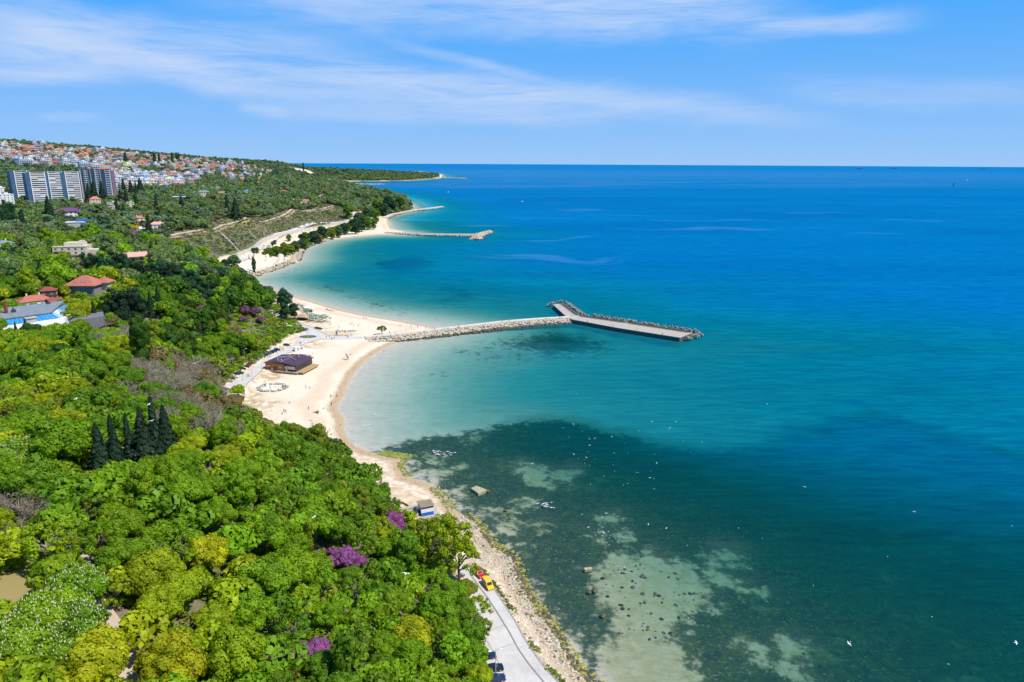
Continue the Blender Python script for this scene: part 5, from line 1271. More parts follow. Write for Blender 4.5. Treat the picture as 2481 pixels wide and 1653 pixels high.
def leaf_quads(C, N, size, rng, jit=.55):
    """one bent leaf spray (a quad) at each centre, facing roughly along N"""
    n = len(C)
    N = N + rng.normal(0, jit, (n, 3)); N /= np.linalg.norm(N, axis=1, keepdims=True) + 1e-9
    A = np.cross(N, rng.normal(0, 1, (n, 3))); A /= np.linalg.norm(A, axis=1, keepdims=True) + 1e-9
    B = np.cross(N, A)
    s = (size * rng.uniform(.6, 1.35, n))[:, None]; s2 = s * rng.uniform(.55, 1.0, (n, 1))
    V = np.stack([C - A * s - B * s2 * .25, C - B * s2 + N * s * .12, C + A * s + B * s2 * .2, C + B * s2 - N * s * .12], 1).reshape(-1, 3)
    return V, np.arange(4 * n).reshape(n, 4)
def lobe_points(n, lobes, rng, shell=(.70, 1.04), up=-.45, cull=.80):
    """points on the skins of overlapping lobes, none deep inside another lobe"""
    L = np.array(lobes); w = L[:, 3] ** 2; w /= w.sum()
    Cs, Ns, K = [], [], []
    need = n
    while need > 0:
        m = need * 3 + 50
        i = rng.choice(len(L), m, p=w); d = rng.normal(0, 1, (m, 3)); d /= np.linalg.norm(d, axis=1, keepdims=True)
        ok = d[:, 2] > up - .25 * rng.random(m); i, d = i[ok], d[ok]
        rr = rng.uniform(shell[0], shell[1], len(i)) ** .6
        p = L[i, :3] + d * (L[i, 3] * rr)[:, None] * (1, 1, .88)
        bad = np.zeros(len(p), bool)
        for j in range(len(L)):
            bad |= (i != j) & (np.linalg.norm((p - L[j, :3]) / (1, 1, .88), axis=1) < L[j, 3] * cull)
        Cs.append(p[~bad]); Ns.append(d[~bad]); K.append(i[~bad]); need -= (~bad).sum()
    return np.vstack(Cs)[:n], np.vstack(Ns)[:n], np.concatenate(K)[:n]
def broad_lobes(rng, n1=9, spread=.62, flat=.8, lobe=(.30, .46)):
    L = [(0, 0, .12, .52)]
    for i in range(n1):
        a = i * 2.39996 + rng.uniform(-.3, .3); u = (i + .5) / n1; e = math.acos(1 - 1.15 * u)
        r = spread * rng.uniform(.82, 1.12)
        L.append((r * math.sin(e) * math.cos(a), r * math.sin(e) * math.sin(a), (r * math.cos(e)) * flat + .06, rng.uniform(*lobe)))
    return L
def vary(rng):
    n1 = int(rng.integers(9, 22)); k = (15 / n1) ** .5
    L = broad_lobes(rng, n1, rng.uniform(.60, .74), rng.uniform(.72, .98), (.22 * k, .40 * k)); a, b_ = rng.uniform(.84, 1.18, 2)
    return [(x * a + rng.uniform(-.05, .05), y * b_ + rng.uniform(-.05, .05), z, r) for x, y, z, r in L]
def crown_mesh(name, seed, n, leaf, kind='round'):
    """unit crown: about 1 in radius, its middle at z 0; grown around lobes"""
    rng = np.random.default_rng(seed)
    if kind == 'round': L = vary(rng) if seed > 301 else broad_lobes(rng, 15, .66, .8, (.25, .42))
    elif kind == 'tall': L = [(x * .62, y * .62, z * 1.45, r * .85) for x, y, z, r in broad_lobes(rng, 15, .68, 1.0, (.25, .38))] + [(0, 0, -.55, .42), (.2, .1, -.9, .33), (-.2, -.1, -.8, .33)]
    elif kind == 'loose': L = broad_lobes(rng, 38, .82, .78, (.08, .20))[1:]
    elif kind == 'column': L = [(rng.uniform(-.07, .07), rng.uniform(-.07, .07), z, .30 * (1 - abs(z) ** 2.2 * .55) * rng.uniform(.9, 1.1)) for z in np.linspace(-1, .95, 9)]
    elif kind == 'pine': L = [(0.5 * math.cos(a) * f, .5 * math.sin(a) * f, z, r) for a, f, z, r in zip(rng.uniform(0, 6.28, 18), rng.uniform(.5, 1.35, 18), np.linspace(-.7, .85, 18), np.linspace(.42, .2, 18))]
    if kind == 'spruce':
        t = rng.random(n) ** .8; z = 1.15 - 2.1 * t; tier = (t * 11) % 1.0
        R = .05 + (.58 + .16 * (seed % 3 - 1)) * t * (.62 + .50 * tier); a = rng.uniform(0, 6.28, n); q = R * rng.uniform(.45, 1.0, n) ** .5
        q *= 1 + .30 * np.sin(a * 5 + seed + np.floor(t * 11) * 1.7)
        C = np.c_[q * np.cos(a), q * np.sin(a), z - .10 * q]; N = np.c_[np.cos(a), np.sin(a), np.full(n, .9)]; k = (t * 11).astype(int)
    else:
        C, N, k = lobe_points(n, L, rng, (.45, 1.05) if kind == 'loose' else (.66, 1.06), -.62)
        # crumpled outline: clumps of sprays pushed in or out
        C = C + N * (.075 * np.sin(C[:, :1] * 11 + seed) * np.sin(C[:, 1:2] * 12 + seed * 2) * np.sin(C[:, 2:3] * 10 + 1))
        C = C + N * .055 * (np.sin(C[:, :1] * 27 + seed * 3) * np.sin(C[:, 1:2] * 25) * np.sin(C[:, 2:3] * 26))
    V, F = leaf_quads(C, N, leaf, rng, .32)
    me = mesh_from(name, V, F, [M_LEAF])
    lt = rng.uniform(.90, 1.10, 60)[k % 60]
    fattr(me, 'tone', np.repeat(lt * rng.uniform(.85, 1.15, len(C)), 4))
    return me
def trunk_mesh(name, seed, h, r, limbs=6, reach=.62, m=None, up=.9, twigs=0, twiglen=.5):
    """tapered trunk from z -h with limbs reaching into a unit crown"""
    rng = np.random.default_rng(seed); b = MB()
    bend = rng.uniform(-.05, .05, 2)
    b.tube([(0, 0, -h - .25), (bend[0], bend[1], -h * .6), (0, 0, -.35), (.03, .02, .25)], [r, r * .82, r * .66, r * .3], 7)
    tips = []
    for i in range(limbs):
        a = i * 2.4 + rng.uniform(-.4, .4); z0 = -h * .42 + (i / limbs) * h * .42
        e = np.array([reach * math.cos(a) * rng.uniform(.7, 1.1), reach * math.sin(a) * rng.uniform(.7, 1.1), rng.uniform(.1, .6) * up])
        mid = np.array([e[0] * .45, e[1] * .45, z0 + (e[2] - z0) * .55])
        b.tube([(0, 0, z0), mid, e], [r * .5, r * .34, r * .10], 5); tips += [(mid, e)]
    for i in range(twigs):
        mid, e = tips[rng.integers(len(tips))]; s = mid + (e - mid) * rng.uniform(.0, 1.0)
        d = rng.normal(0, 1, 3) + np.array([s[0], s[1], .8]) * 1.2; d /= np.linalg.norm(d)
        q = s + d * twiglen * rng.uniform(.4, 1.0); b.tube([s, (s + q) / 2 + rng.normal(0, .03, 3), q], [r * .14, r * .09, r * .035], 3)
        for j in range(3):
            s2 = s + (q - s) * rng.uniform(.3, .95); d2 = d + rng.normal(0, .6, 3); d2 /= np.linalg.norm(d2)
            b.tube([s2, s2 + d2 * twiglen * rng.uniform(.25, .5)], [r * .07, r * .02], 3)
    return b.mesh(name, m or M_BARK)
PROTO = {}
for i in range(10): PROTO['round', i] = (crown_mesh('crown', 300 + i, 12000, .040, 'round'), trunk_mesh('trunk', 400 + i, 1.25, .075))
for i in range(3): PROTO['tall', i] = (crown_mesh('crown', 320 + i, 8500, .042, 'tall'), trunk_mesh('trunk', 420 + i, 1.7, .07, up=1.6, reach=.4))
for i in range(3): PROTO['loose', i] = (crown_mesh('crown', 330 + i, 4600, .040, 'loose'), trunk_mesh('trunk', 430 + i, 1.1, .075, 9, .78, M_PALEBARK if i == 1 else M_BARK, .8, 60, .35))
for i in range(3): PROTO['bare', i] = (crown_mesh('crown', 340 + i, 420, .045, 'loose'), trunk_mesh('trunk', 440 + i, 1.0, .06, 10, .70, M_PALEBARK, .9, 170, .5))
for i in range(4): PROTO['spruce', i] = (crown_mesh('crown', 350 + i, 4600, .085, 'spruce'), trunk_mesh('trunk', 450 + i, 1.2, .06, 3, .2))
for i in range(2): PROTO['pine', i] = (crown_mesh('crown', 360 + i, 4600, .055, 'pine'), trunk_mesh('trunk', 460 + i, 1.3, .07, 5, .5))
for i in range(2): PROTO['column', i] = (crown_mesh('crown', 370 + i, 3200, .045, 'column'), trunk_mesh('trunk', 470 + i, 1.25, .05, 2, .1))
# upright flower candles of the horse chestnuts
def blossom_mesh(seed):
    rng = np.random.default_rng(seed); C, N, k = lobe_points(330, broad_lobes(np.random.default_rng(300 + seed), 15, .66, .8, (.25, .42)), rng, (1.0, 1.1), .05)
    b = MB()
    for c in C:
        s = .018 * rng.uniform(.8, 1.25); b.add([c + (s, 0, 0), c + (0, s, 0), c + (-s, 0, 0), c + (0, -s, 0), c + (0, 0, s * 3.6), c + (0, 0, -s)], [[0, 1, 4], [1, 2, 4], [2, 3, 4], [3, 0, 4], [1, 0, 5], [2, 1, 5], [3, 2, 5], [0, 3, 5]])
    return b.mesh('blossom', mat('cream_blossom', (.62, .60, .34), .8, .1, 2))
BLOSSOM = {i: blossom_mesh(i) for i in range(2)}
LC = {'yellow': (.41, .445, .010), 'lime': (.33, .42, .010), 'bright': (.215, .365, .010), 'mid': (.155, .285, .012), 'deep': (.068, .165, .015), 'olive': (.23, .285, .022), 'brown': (.24, .20, .075),
      'sage': (.13, .20, .075), 'teal': (.045, .12, .05), 'dark': (.030, .066, .030), 'pink': (.40, .135, .37), 'mauve': (.28, .13, .23), 'plum': (.12, .03, .07), 'twig': (.30, .26, .175)}
LC.update({'fmid': (.17, .26, .075), 'folive': (.22, .25, .095), 'fteal': (.085, .165, .095), 'fbrown': (.22, .20, .13), 'fsage': (.20, .28, .15)})  # far foliage: distance haze mixed into paler, greyer leaf colours
CW = {'yellow': 'golden yellow green', 'lime': 'lime green', 'bright': 'bright green', 'mid': 'mid green', 'deep': 'deep green', 'olive': 'olive green', 'brown': 'brownish budding', 'sage': 'pale sage green', 'teal': 'cool dark green', 'dark': 'blackish green',
      'pink': 'magenta blossoming', 'mauve': 'dusty mauve blossoming', 'plum': 'plum coloured', 'fmid': 'muted green', 'folive': 'muted olive', 'fteal': 'muted dark green', 'fbrown': 'muted brown', 'fsage': 'muted sage', 'twig': 'grey brown leafless'}
KINDW = {'round': 'round crowned', 'tall': 'tall domed', 'loose': 'open branched', 'bare': 'twiggy', 'spruce': 'spire shaped', 'pine': 'broad', 'column': 'columnar'}
KT = {'round': 'tree', 'tall': 'tree', 'loose': 'tree', 'bare': 'tree', 'spruce': 'conifer', 'pine': 'conifer', 'column': 'poplar'}
TREES = []     # x, y, r
CATS = {'round': ('broadleaf_tree', 'tree'), 'tall': ('broadleaf_tree', 'tree'), 'loose': ('open_tree', 'open tree'), 'bare': ('bare_tree', 'bare tree'), 'spruce': ('conifer', 'conifer'), 'pine': ('pine_tree', 'conifer'), 'column': ('poplar', 'poplar')}
GRPS = {'broadleaf_tree': 'broadleaf trees of the seaside park', 'open_tree': 'open branched trees of the park', 'bare_tree': 'bare trees of the wooded slope', 'conifer': 'dark conifers of the park', 'pine_tree': 'dark conifers of the park', 'poplar': 'columnar poplars and cypresses', 'redbud_tree': 'blossoming redbuds of the park', 'chestnut_tree': 'flowering chestnuts in the lower left'}
HGT = {'round': 1.0, 'tall': 1.75, 'loose': 1.0, 'bare': 1.0, 'spruce': 1.25, 'pine': 1.1, 'column': 1.15}
def tree(kind, x, y, r, colr, label=None, clear=True, hscale=1.0, blossom=None, name=None, lift=None):
    n = sum(1 for k in PROTO if k[0] == kind); i = random.randrange(n)
    if blossom is not None: i = blossom
    cm, tm = PROTO[kind, i]; z = max(hz(x, y), 0.3)
    H = {'round': 1.05, 'tall': 1.55, 'loose': 1.05, 'bare': .95, 'spruce': 1.05, 'pine': 1.25, 'column': 1.15}[kind] * r * hscale if lift is None else lift
    nm, cat = CATS[kind]
    if name: nm, cat = name
    t = thing(nm, label, cat, (x, y, z), random.uniform(0, 6.28), GRPS.get(nm), None)
    s = (r * random.uniform(.92, 1.1), r * random.uniform(.92, 1.1), r * hscale)
    c = link('crown', cm, t, (0, 0, H), 0, s); k = random.uniform(.90, 1.10)
    c.color = (colr[0] * k * random.uniform(.9, 1.1), colr[1] * k, colr[2] * k, 1)
    link('trunk', tm, t, (0, 0, H), 0, s)
    if blossom is not None: link('blossom', BLOSSOM[blossom], t, (0, 0, H), 0, s)
    if clear: TREES.append((x, y, r))
    return t
def tree_at(kind, px, py, r, c, label=None, hscale=1.0, **k):
    """a tree whose crown stands at this spot of the picture"""
    H = {'round': 1.05, 'tall': 1.55, 'loose': 1.05, 'bare': .95, 'spruce': 1.05, 'pine': 1.25, 'column': 1.15}[kind] * r * hscale
    p = hit(px, py, H)
    t = tree(kind, p[0], p[1], r, LC[c], label, hscale=hscale, **k)
    t['tone'] = c; t['form'] = kind
    if not label: later(t, f"{CW[c]} {KINDW[kind]} {KT[kind]}", 'wood', H)
    return t
RED = ('redbud_tree', 'redbud')
def red(px, py, r, c, label, kind='round'):
    t = tree_at(kind, px, py, r, c, label, name=RED, hscale=.8); del t['tone']; del t['form']; return t
rb = [red(955, 1262, 3.6, 'pink', 'vivid magenta redbud on the slope just left of the walled basin'), red(972, 1284, 2.8, 'pink', 'small magenta redbud hanging below the vivid one near the basin')]
rb.append(red(828, 1357, 4.2, 'pink', 'wide magenta redbud in the middle of the near wooded slope')); rb.append(red(862, 1360, 3.4, 'pink', 'right hand end of the wide magenta redbud clump, a separate crown'))
rb.append(red(733, 1586, 3.0, 'pink', 'pale magenta redbud low in the wood, left one of two')); rb.append(red(772, 1580, 3.2, 'pink', 'deeper magenta redbud low in the wood, right one of two'))
rb.append(red(916, 1382, 2.6, 'plum', 'dark plum shrub right of the wide magenta redbud clump')); rb.append(red(625, 1582, 2.0, 'mauve', 'dull pink shrub low in the wood, left of both magenta redbuds'))
rb.append(red(554, 1386, 1.6, 'plum', 'small purple shrub touching the golden maple from the right')); rb.append(red(918, 1188, 2.2, 'pink', 'pink shrub at the sand edge by the low stone wall'))
rb += [red(492, 752, 4.6, 'pink', 'largest pink redbud above the cliff, beside the pale path'), red(485, 728, 4.0, 'mauve', 'dusty pink redbud behind the largest one at the pale path'), red(460, 786, 3.6, 'pink', 'round pink redbud below the end of the pale path'),
       red(443, 775, 3.0, 'pink', 'small pink redbud touching the pale path'), red(398, 800, 3.8, 'pink', 'pink redbud left of the cliff face, left one of a pair'), red(416, 800, 3.2, 'pink', 'pink redbud left of the cliff face, right one of a pair'),
       red(592, 752, 4.2, 'mauve', 'mauve redbud at the top of the wooded bluff'), red(617, 757, 4.2, 'mauve', 'mauve redbud on the bluff nearest the car park'), red(590, 775, 3.4, 'mauve', 'faded mauve redbud low on the bluff'), red(632, 775, 3.4, 'mauve', 'mauve redbud just above the parked cars on the bluff'),
       red(318, 568, 7.0, 'pink', 'distant purple redbud clump below the white pavilion'), red(298, 570, 6.0, 'mauve', 'distant mauve redbud left of the purple clump'), red(553, 775, 3.5, 'brown', 'russet leaved tree between redbuds on the bluff'), red(522, 790, 3.5, 'brown', 'russet leaved tree above the cliff face')]
landmark('the vivid redbud by the basin', rb[0], ('wood',), dz=3); landmark('the wide redbud clump', rb[2], ('wood',), dz=3); landmark('the paired redbuds low in the wood', rb[5], ('wood',), dz=3); landmark('the largest pink redbud on the cliff', rb[10], ('wood',), dz=4); landmark('the mauve redbud on the bluff', rb[17], ('wood',), dz=3)
# conifers, large ones one by one
sp = [tree_at('spruce', 240, 1095, 4.0, 'dark', 'first dark spruce from the left in the row on the near slope', 1.7), tree_at('spruce', 275, 1080, 3.8, 'dark', 'slim dark spruce, second from the left in the row', 1.95), tree_at('spruce', 311, 1068, 3.6, 'dark', 'dark spruce in the middle of the row on the near slope', 1.85),
      tree_at('spruce', 346, 1062, 4.6, 'dark', 'broad dark spruce right of the middle of the row', 1.65), tree_at('spruce', 374, 1048, 4.4, 'dark', 'tallest dark spruce in the row on the near slope', 2.0), tree_at('spruce', 401, 1052, 4.2, 'dark', 'last dark spruce at the right end of the row', 1.8)]
landmark('the dark spruce row', sp[3], ('wood',), dz=6)
for a in [(285, 735, 7.5, 'dark'), (312, 738, 7.5, 'dark'), (270, 745, 6), (330, 745, 6)]: tree_at('pine', a[0], a[1], a[2], 'dark', hscale=1.15)
for a in [(212, 632, 6), (235, 640, 6.5), (262, 648, 7), (285, 636, 7.5), (305, 645, 7.5), (330, 652, 8), (355, 660, 8), (378, 655, 7.5), (402, 664, 8), (425, 672, 8), (448, 680, 8), (470, 688, 8), (492, 700, 7.5), (440, 660, 7), (270, 630, 6), (515, 705, 6)]: tree_at('pine', *a, 'dark' if a[0] % 2 else 'teal', hscale=1.05)
for a in [(346, 598, 5), (368, 612, 5), (380, 605, 5), (383, 728, 4.2), (365, 740, 4), (228, 760, 3.6), (97, 658, 4), (101, 600, 4), (40, 808, 2.6)]: tree_at('spruce', *a, 'dark', hscale=1.7)
for a in [(228, 468, 10), (238, 465, 10), (247, 468, 11), (215, 470, 9), (118, 508, 9), (340, 455, 10), (318, 462, 10), (330, 464, 9), (300, 458, 10), (440, 500, 8), (379, 500, 9), (360, 548, 7), (305, 480, 9), (292, 482, 8), (570, 505, 9), (550, 500, 9)]: tree_at('spruce', *a, 'dark', hscale=1.55)
for a in [(12, 510, 9), (20, 520, 9), (30, 518, 9), (8, 525, 9), (55, 535, 9), (329, 485, 10), (283, 500, 8), (300, 515, 8), (615, 640, 6), (735, 405, 16), (374, 385, 14), (386, 386, 13), (417, 384, 13), (428, 381, 13), (433, 380, 12), (304, 384, 13)]: tree_at('column', a[0], a[1], a[2], 'teal', hscale=1.25)
tree_at('column', 614, 645, 5.5, 'teal', 'slim poplar standing alone on the sand by the promenade', hscale=1.3, )
tree_at('column', 995, 494, 7.5, 'teal', 'slim dark poplar alone at the root of the rocky spit', hscale=1.3)
for a in [(692, 1275, 2.6), (748, 1312, 3.2), (678, 1262, 3.0)]: tree_at('column', *a, 'olive', hscale=1.6)
dkp = tree_at('tall', 340, 830, 6.8, 'deep', 'huge dark green poplar dome on the slope right of the lawn', 1.35)
landmark('the huge dark poplar', dkp, ('wood',), dz=9)
# trees with something of their own
tree_at('loose', 1075, 1318, 9.0, 'lime', 'wide spreading open tree overhanging the road beside the red car', 1.05); tree_at('loose', 1030, 1300, 6, 'lime', 'sparse light green tree between the basin and the spreading tree'); tree_at('loose', 1110, 1360, 6.5, 'lime', 'open leafy crown behind the red car, over the road edge')
tree_at('loose', 1152, 1480, 4.2, 'lime', 'thin light green crown leaning over the road below the yellow van'); tree_at('loose', 1160, 1530, 3.6, 'olive', 'ragged crown at the road edge above the dark parked cars', 1.1)
tree_at('loose', 600, 1020, 5.2, 'lime', 'sparse pale green tree standing at the back of the sand'); tree_at('bare', 650, 1055, 4.6, 'lime', 'nearly bare leaning tree on the sand edge'); tree_at('loose', 806, 1090, 5.0, 'sage', 'feathery grey green tree sticking up over the sand')
tree_at('round', 576, 948, 4.0, 'lime', 'bright bush between the blue kiosk and the beach road', .85); tree_at('loose', 925, 799, 3.6, 'mid', 'lone small tree at the root of the long breakwater', .95); 
tree_at('tall', 690, 735, 8.6, 'teal', 'big dark green poplar beside the car park and thatched bar', .95); tree_at('tall', 712, 752, 5.5, 'teal', 'lower dark crown leaning from the big poplar towards the palms', .8); tree_at('round', 645, 710, 8.0, 'sage', 'grey green tree left of the big poplar above the shore', lift=6.8); tree_at('tall', 618, 700, 7.0, 'teal', 'green tree at the corner of the bluff, left of the grey green one', .7, lift=6); tree_at('loose', 655, 735, 5.0, 'olive', 'small olive tree under the grey green tree by the car park')
tree_at('tall', 566, 632, 11, 'sage', 'broad silvery willow by the sand lot below the embankment', .6, lift=8); tree_at('tall', 545, 640, 8, 'teal', 'darker round tree left of the silvery willow', .65, lift=6); tree_at('round', 468, 645, 11, 'sage', 'pale grey green willow mass left of the embankment foot', .9); tree_at('round', 490, 660, 9, 'sage', 'pale willow right of the willow mass'); tree_at('round', 525, 668, 8, 'teal', 'grey green tree above the little beach corner')
gm = tree_at('round', 505, 1350, 5.2, 'yellow', 'golden maple, brightest crown of the near wood'); landmark('the golden maple', gm, ('wood',), dz=5)
tree_at('round', 415, 1622, 6.0, 'yellow', 'yellow green crown cut by the bottom edge, right of the park path'); tree_at('round', 215, 1612, 6.2, 'yellow', 'yellow green crown cut by the bottom edge, left of the park path')
tree_at('round', 152, 1030, 5.5, 'yellow', 'bright yellow crown behind the big maple left of the spruces'); tree_at('round', 1000, 1545, 4.6, 'yellow', 'yellow topped crown in the lower right of the wood', 1.1)
tree_at('round', 150, 1080, 8.0, 'bright', 'biggest bright green crown left of the spruce row', 1.05); tree_at('round', 140, 858, 5.6, 'deep', 'dark round crown in front of the glass roofed hall', .95); tree_at('round', 196, 798, 4.8, 'bright', 'fresh green tree standing right of the glass hall terrace', 1.15); tree_at('round', 72, 802, 4.6, 'deep', 'dark round tree before the terrace of the glass hall')
tree_at('round', 320, 555, 6.5, 'yellow', 'bright yellow green tree in front of the orange roof', .9); tree_at('round', 420, 625, 5.5, 'yellow', 'small vivid yellow tree at the end of the pine belt')
CH = ('chestnut_tree', 'chestnut tree')
for px, py, r, c in [(1150, 1600, 4, 'bright'), (1140, 1545, 4, 'mid'), (1162, 1645, 3.4, 'lime'), (1118, 1485, 4.4, 'mid'), (1128, 1432, 3.4, 'olive'), (1146, 1572, 3, 'mid')]: tree_at('round', px, py, r, c)
for j, (px, py, r, lb) in enumerate([(175, 1440, 5.6, 'uppermost chestnut dotted with cream blossom, beside the park path'), (105, 1500, 5.8, 'chestnut with cream blossom right of the bare clearing'), (35, 1560, 5.6, 'chestnut with cream blossom at the left picture edge'), (140, 1620, 5.6, 'lowest chestnut with cream blossom at the bottom edge'), (190, 1530, 5.4, 'chestnut with few blossoms left of the park path'), (25, 1110, 6.0, 'large pale blossomed chestnut at the left edge, beside the biggest maple')]):
    tree_at('round', px, py, r, 'bright' if j != 4 else 'mid', lb, blossom=j % 2, name=CH)
# ------------------------------------------------------------------ the wood: filled by zones of colour
def seg_clear(x, y, P, d):
    P = np.array(P); return seg_dist(np.array([x]), np.array([y]), P)[0] > d
PATHS = [(CLIFF_ROAD, 7.0), (PARK_PATH, 1.2), (LEFT_ROAD, 6.0)]
CLEARING = np.array([hit(*p) for p in [(-120, 1480), (20, 1418), (75, 1425), (95, 1455), (60, 1485), (-40, 1530), (-160, 1560)]])
CLIFFFACE = gpt(478, 828)
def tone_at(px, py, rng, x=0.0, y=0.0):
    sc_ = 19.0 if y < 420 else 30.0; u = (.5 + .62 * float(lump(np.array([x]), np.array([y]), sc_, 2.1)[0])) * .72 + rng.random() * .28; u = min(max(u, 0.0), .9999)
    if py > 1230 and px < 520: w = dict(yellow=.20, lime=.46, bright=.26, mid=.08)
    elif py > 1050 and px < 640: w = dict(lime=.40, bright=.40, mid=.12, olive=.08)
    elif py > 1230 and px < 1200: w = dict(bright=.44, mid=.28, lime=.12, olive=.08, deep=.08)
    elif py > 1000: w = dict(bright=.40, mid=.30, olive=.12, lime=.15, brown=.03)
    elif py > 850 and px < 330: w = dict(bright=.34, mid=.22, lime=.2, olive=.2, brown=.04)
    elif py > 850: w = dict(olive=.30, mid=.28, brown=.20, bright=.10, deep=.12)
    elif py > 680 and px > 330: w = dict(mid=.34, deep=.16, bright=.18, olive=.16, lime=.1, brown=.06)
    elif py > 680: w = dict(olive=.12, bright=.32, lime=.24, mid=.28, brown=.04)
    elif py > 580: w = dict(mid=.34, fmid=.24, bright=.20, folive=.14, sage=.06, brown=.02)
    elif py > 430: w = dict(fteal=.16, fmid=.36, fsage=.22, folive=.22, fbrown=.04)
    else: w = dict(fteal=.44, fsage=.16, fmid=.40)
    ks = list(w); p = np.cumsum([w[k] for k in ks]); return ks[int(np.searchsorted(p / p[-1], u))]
rng = np.random.default_rng(5)
FPOLY = np.vstack([FOOT, [(-330, 2400), (-700, 6500), (-6000, 6500), (-6000, -100)]])
# candidates, nearest first, with a spacing that grows with their own size
def candidates():
    out = []
    for y0, y1, step in [(58, 420, 2.2), (420, 1100, 3.4), (1100, 2300, 6.0), (2300, 6000, 11.0)]:
        ny = int((y1 - y0) / step)
        for iy in range(ny):
            y = y0 + iy * step; xmin = -.83 * y - 14
            xs = np.arange(xmin, 40 if y < 400 else -180, step)
            out.append(np.c_[xs + rng.uniform(-step, step, len(xs)) * .5, y + rng.uniform(-step, step, len(xs)) * .5])
    return np.vstack(out)
cand = candidates()
csd = shore_dist(cand[:, 0], cand[:, 1]); cf = sdist(cand[:, 0], cand[:, 1], SANDPOLY)
emb = (cand[:, 1] > 700) & (cand[:, 1] < 1420) & (cf < 0) & (cf > -62)          # the scrubby embankment keeps shrubs only
scar = (cand[:, 1] > 2900) & (sdist(cand[:, 0], cand[:, 1], SCAR) > -18)
ok = (cf < -2.5) & (csd > 6) & ~emb & ~scar
ok &= ~((cand[:, 1] > 1500) & (csd < 40) & (cand[:, 1] > 4000))
cand = cand[ok]; rng.shuffle(cand)
cz = np.maximum(heights(cand[:, 0], cand[:, 1]), 0); cpx, cpy, cdp = project(cand[:, 0], cand[:, 1], cz + 7)
inview = (cpx > -140) & (cpx < 1320) & (cpy < 1860)
cand, cz, cpx, cpy, cdp = [a[inview] for a in (cand, cz, cpx, cpy, cdp)]
order = np.argsort(np.where(cand[:, 1] < 420, 0, np.where(cand[:, 1] < 1100, 1, np.where(cand[:, 1] < 2300, 2, 3))), kind='stable')
GRID = {}
def gkey(x, y): return (int(x // 16), int(y // 16))
def gadd(x, y, r): GRID.setdefault(gkey(x, y), []).append((x, y, r))
def gfree(x, y, r, k=.86):
    gx_, gy_ = gkey(x, y); rr = 2
    for i in range(gx_ - rr, gx_ + rr + 1):
        for j in range(gy_ - rr, gy_ + rr + 1):
            for (a, b_, c) in GRID.get((i, j), ()):
                if (a - x) ** 2 + (b_ - y) ** 2 < ((r + c) * k) ** 2: return False
    return True
for t in TREES: gadd(*t)
for x, y, r in BUILD: gadd(x, y, r)
for x, y in TOWN: gadd(x, y, 4.0)
for t in T_: gadd(t.location[0], t.location[1], 18); gadd(t.location[0] + 14, t.location[1], 12); gadd(t.location[0] - 14, t.location[1], 12)
# keep a line of sight in front of the named buildings: shorter trees there
FRONT = [(x, y, r, max(hz(x, y), 0) + 2.5) for x, y, r in BUILD] + [(t.location[0], t.location[1], 16, hz(t.location[0], t.location[1]) + 9) for t in T_]
TFRONT = [(x, y, 6.5, hz(x, y) + 4.0) for x, y in TOWN]
FRONT += [(t.location[0], t.location[1], abs(t.children[0].scale[0]) * .9, t.location[2] + 2.2 + t.children[0].scale[0] * .4) for t in rb[:10] + sp + [gm]]
_bq = gpt(28, 1455); FRONT.append((_bq[0], _bq[1], 5.5, _bq[2] + .6)); _bq = gpt(190, 1360); FRONT.append((_bq[0], _bq[1], 3.0, _bq[2] + .6)); _bq = at_z(984, 1248, 1.6); FRONT.append((_bq[0], _bq[1], 4.5, 1.0)); _bq = at_z(1033, 1245, 1.6); FRONT.append((_bq[0], _bq[1], 4.0, 1.0))
FG = [(math.hypot(x, y), x / math.hypot(x, y), y / math.hypot(x, y), r, z) for x, y, r, z in FRONT + TFRONT]
FG = np.array(FG); FGT = np.array([0] * len(FRONT) + [1] * len(TFRONT))
def top_limit(x, y):
    """lowest line of sight to a building that passes over this spot"""
    t = x * FG[:, 1] + y * FG[:, 2]; s_ = np.abs(-x * FG[:, 2] + y * FG[:, 1]); f = t / FG[:, 0]
    k = (s_ < FG[:, 3]) & (f > .72) & (f < .998) & ((FGT == 0) | (f > .90))
    if not k.any(): return 1e9
    return float((CAM_Z + (FG[k, 4] - CAM_Z) * f[k]).min())
WOODS = []; n_ind = {'round': 0, 'other': 0}
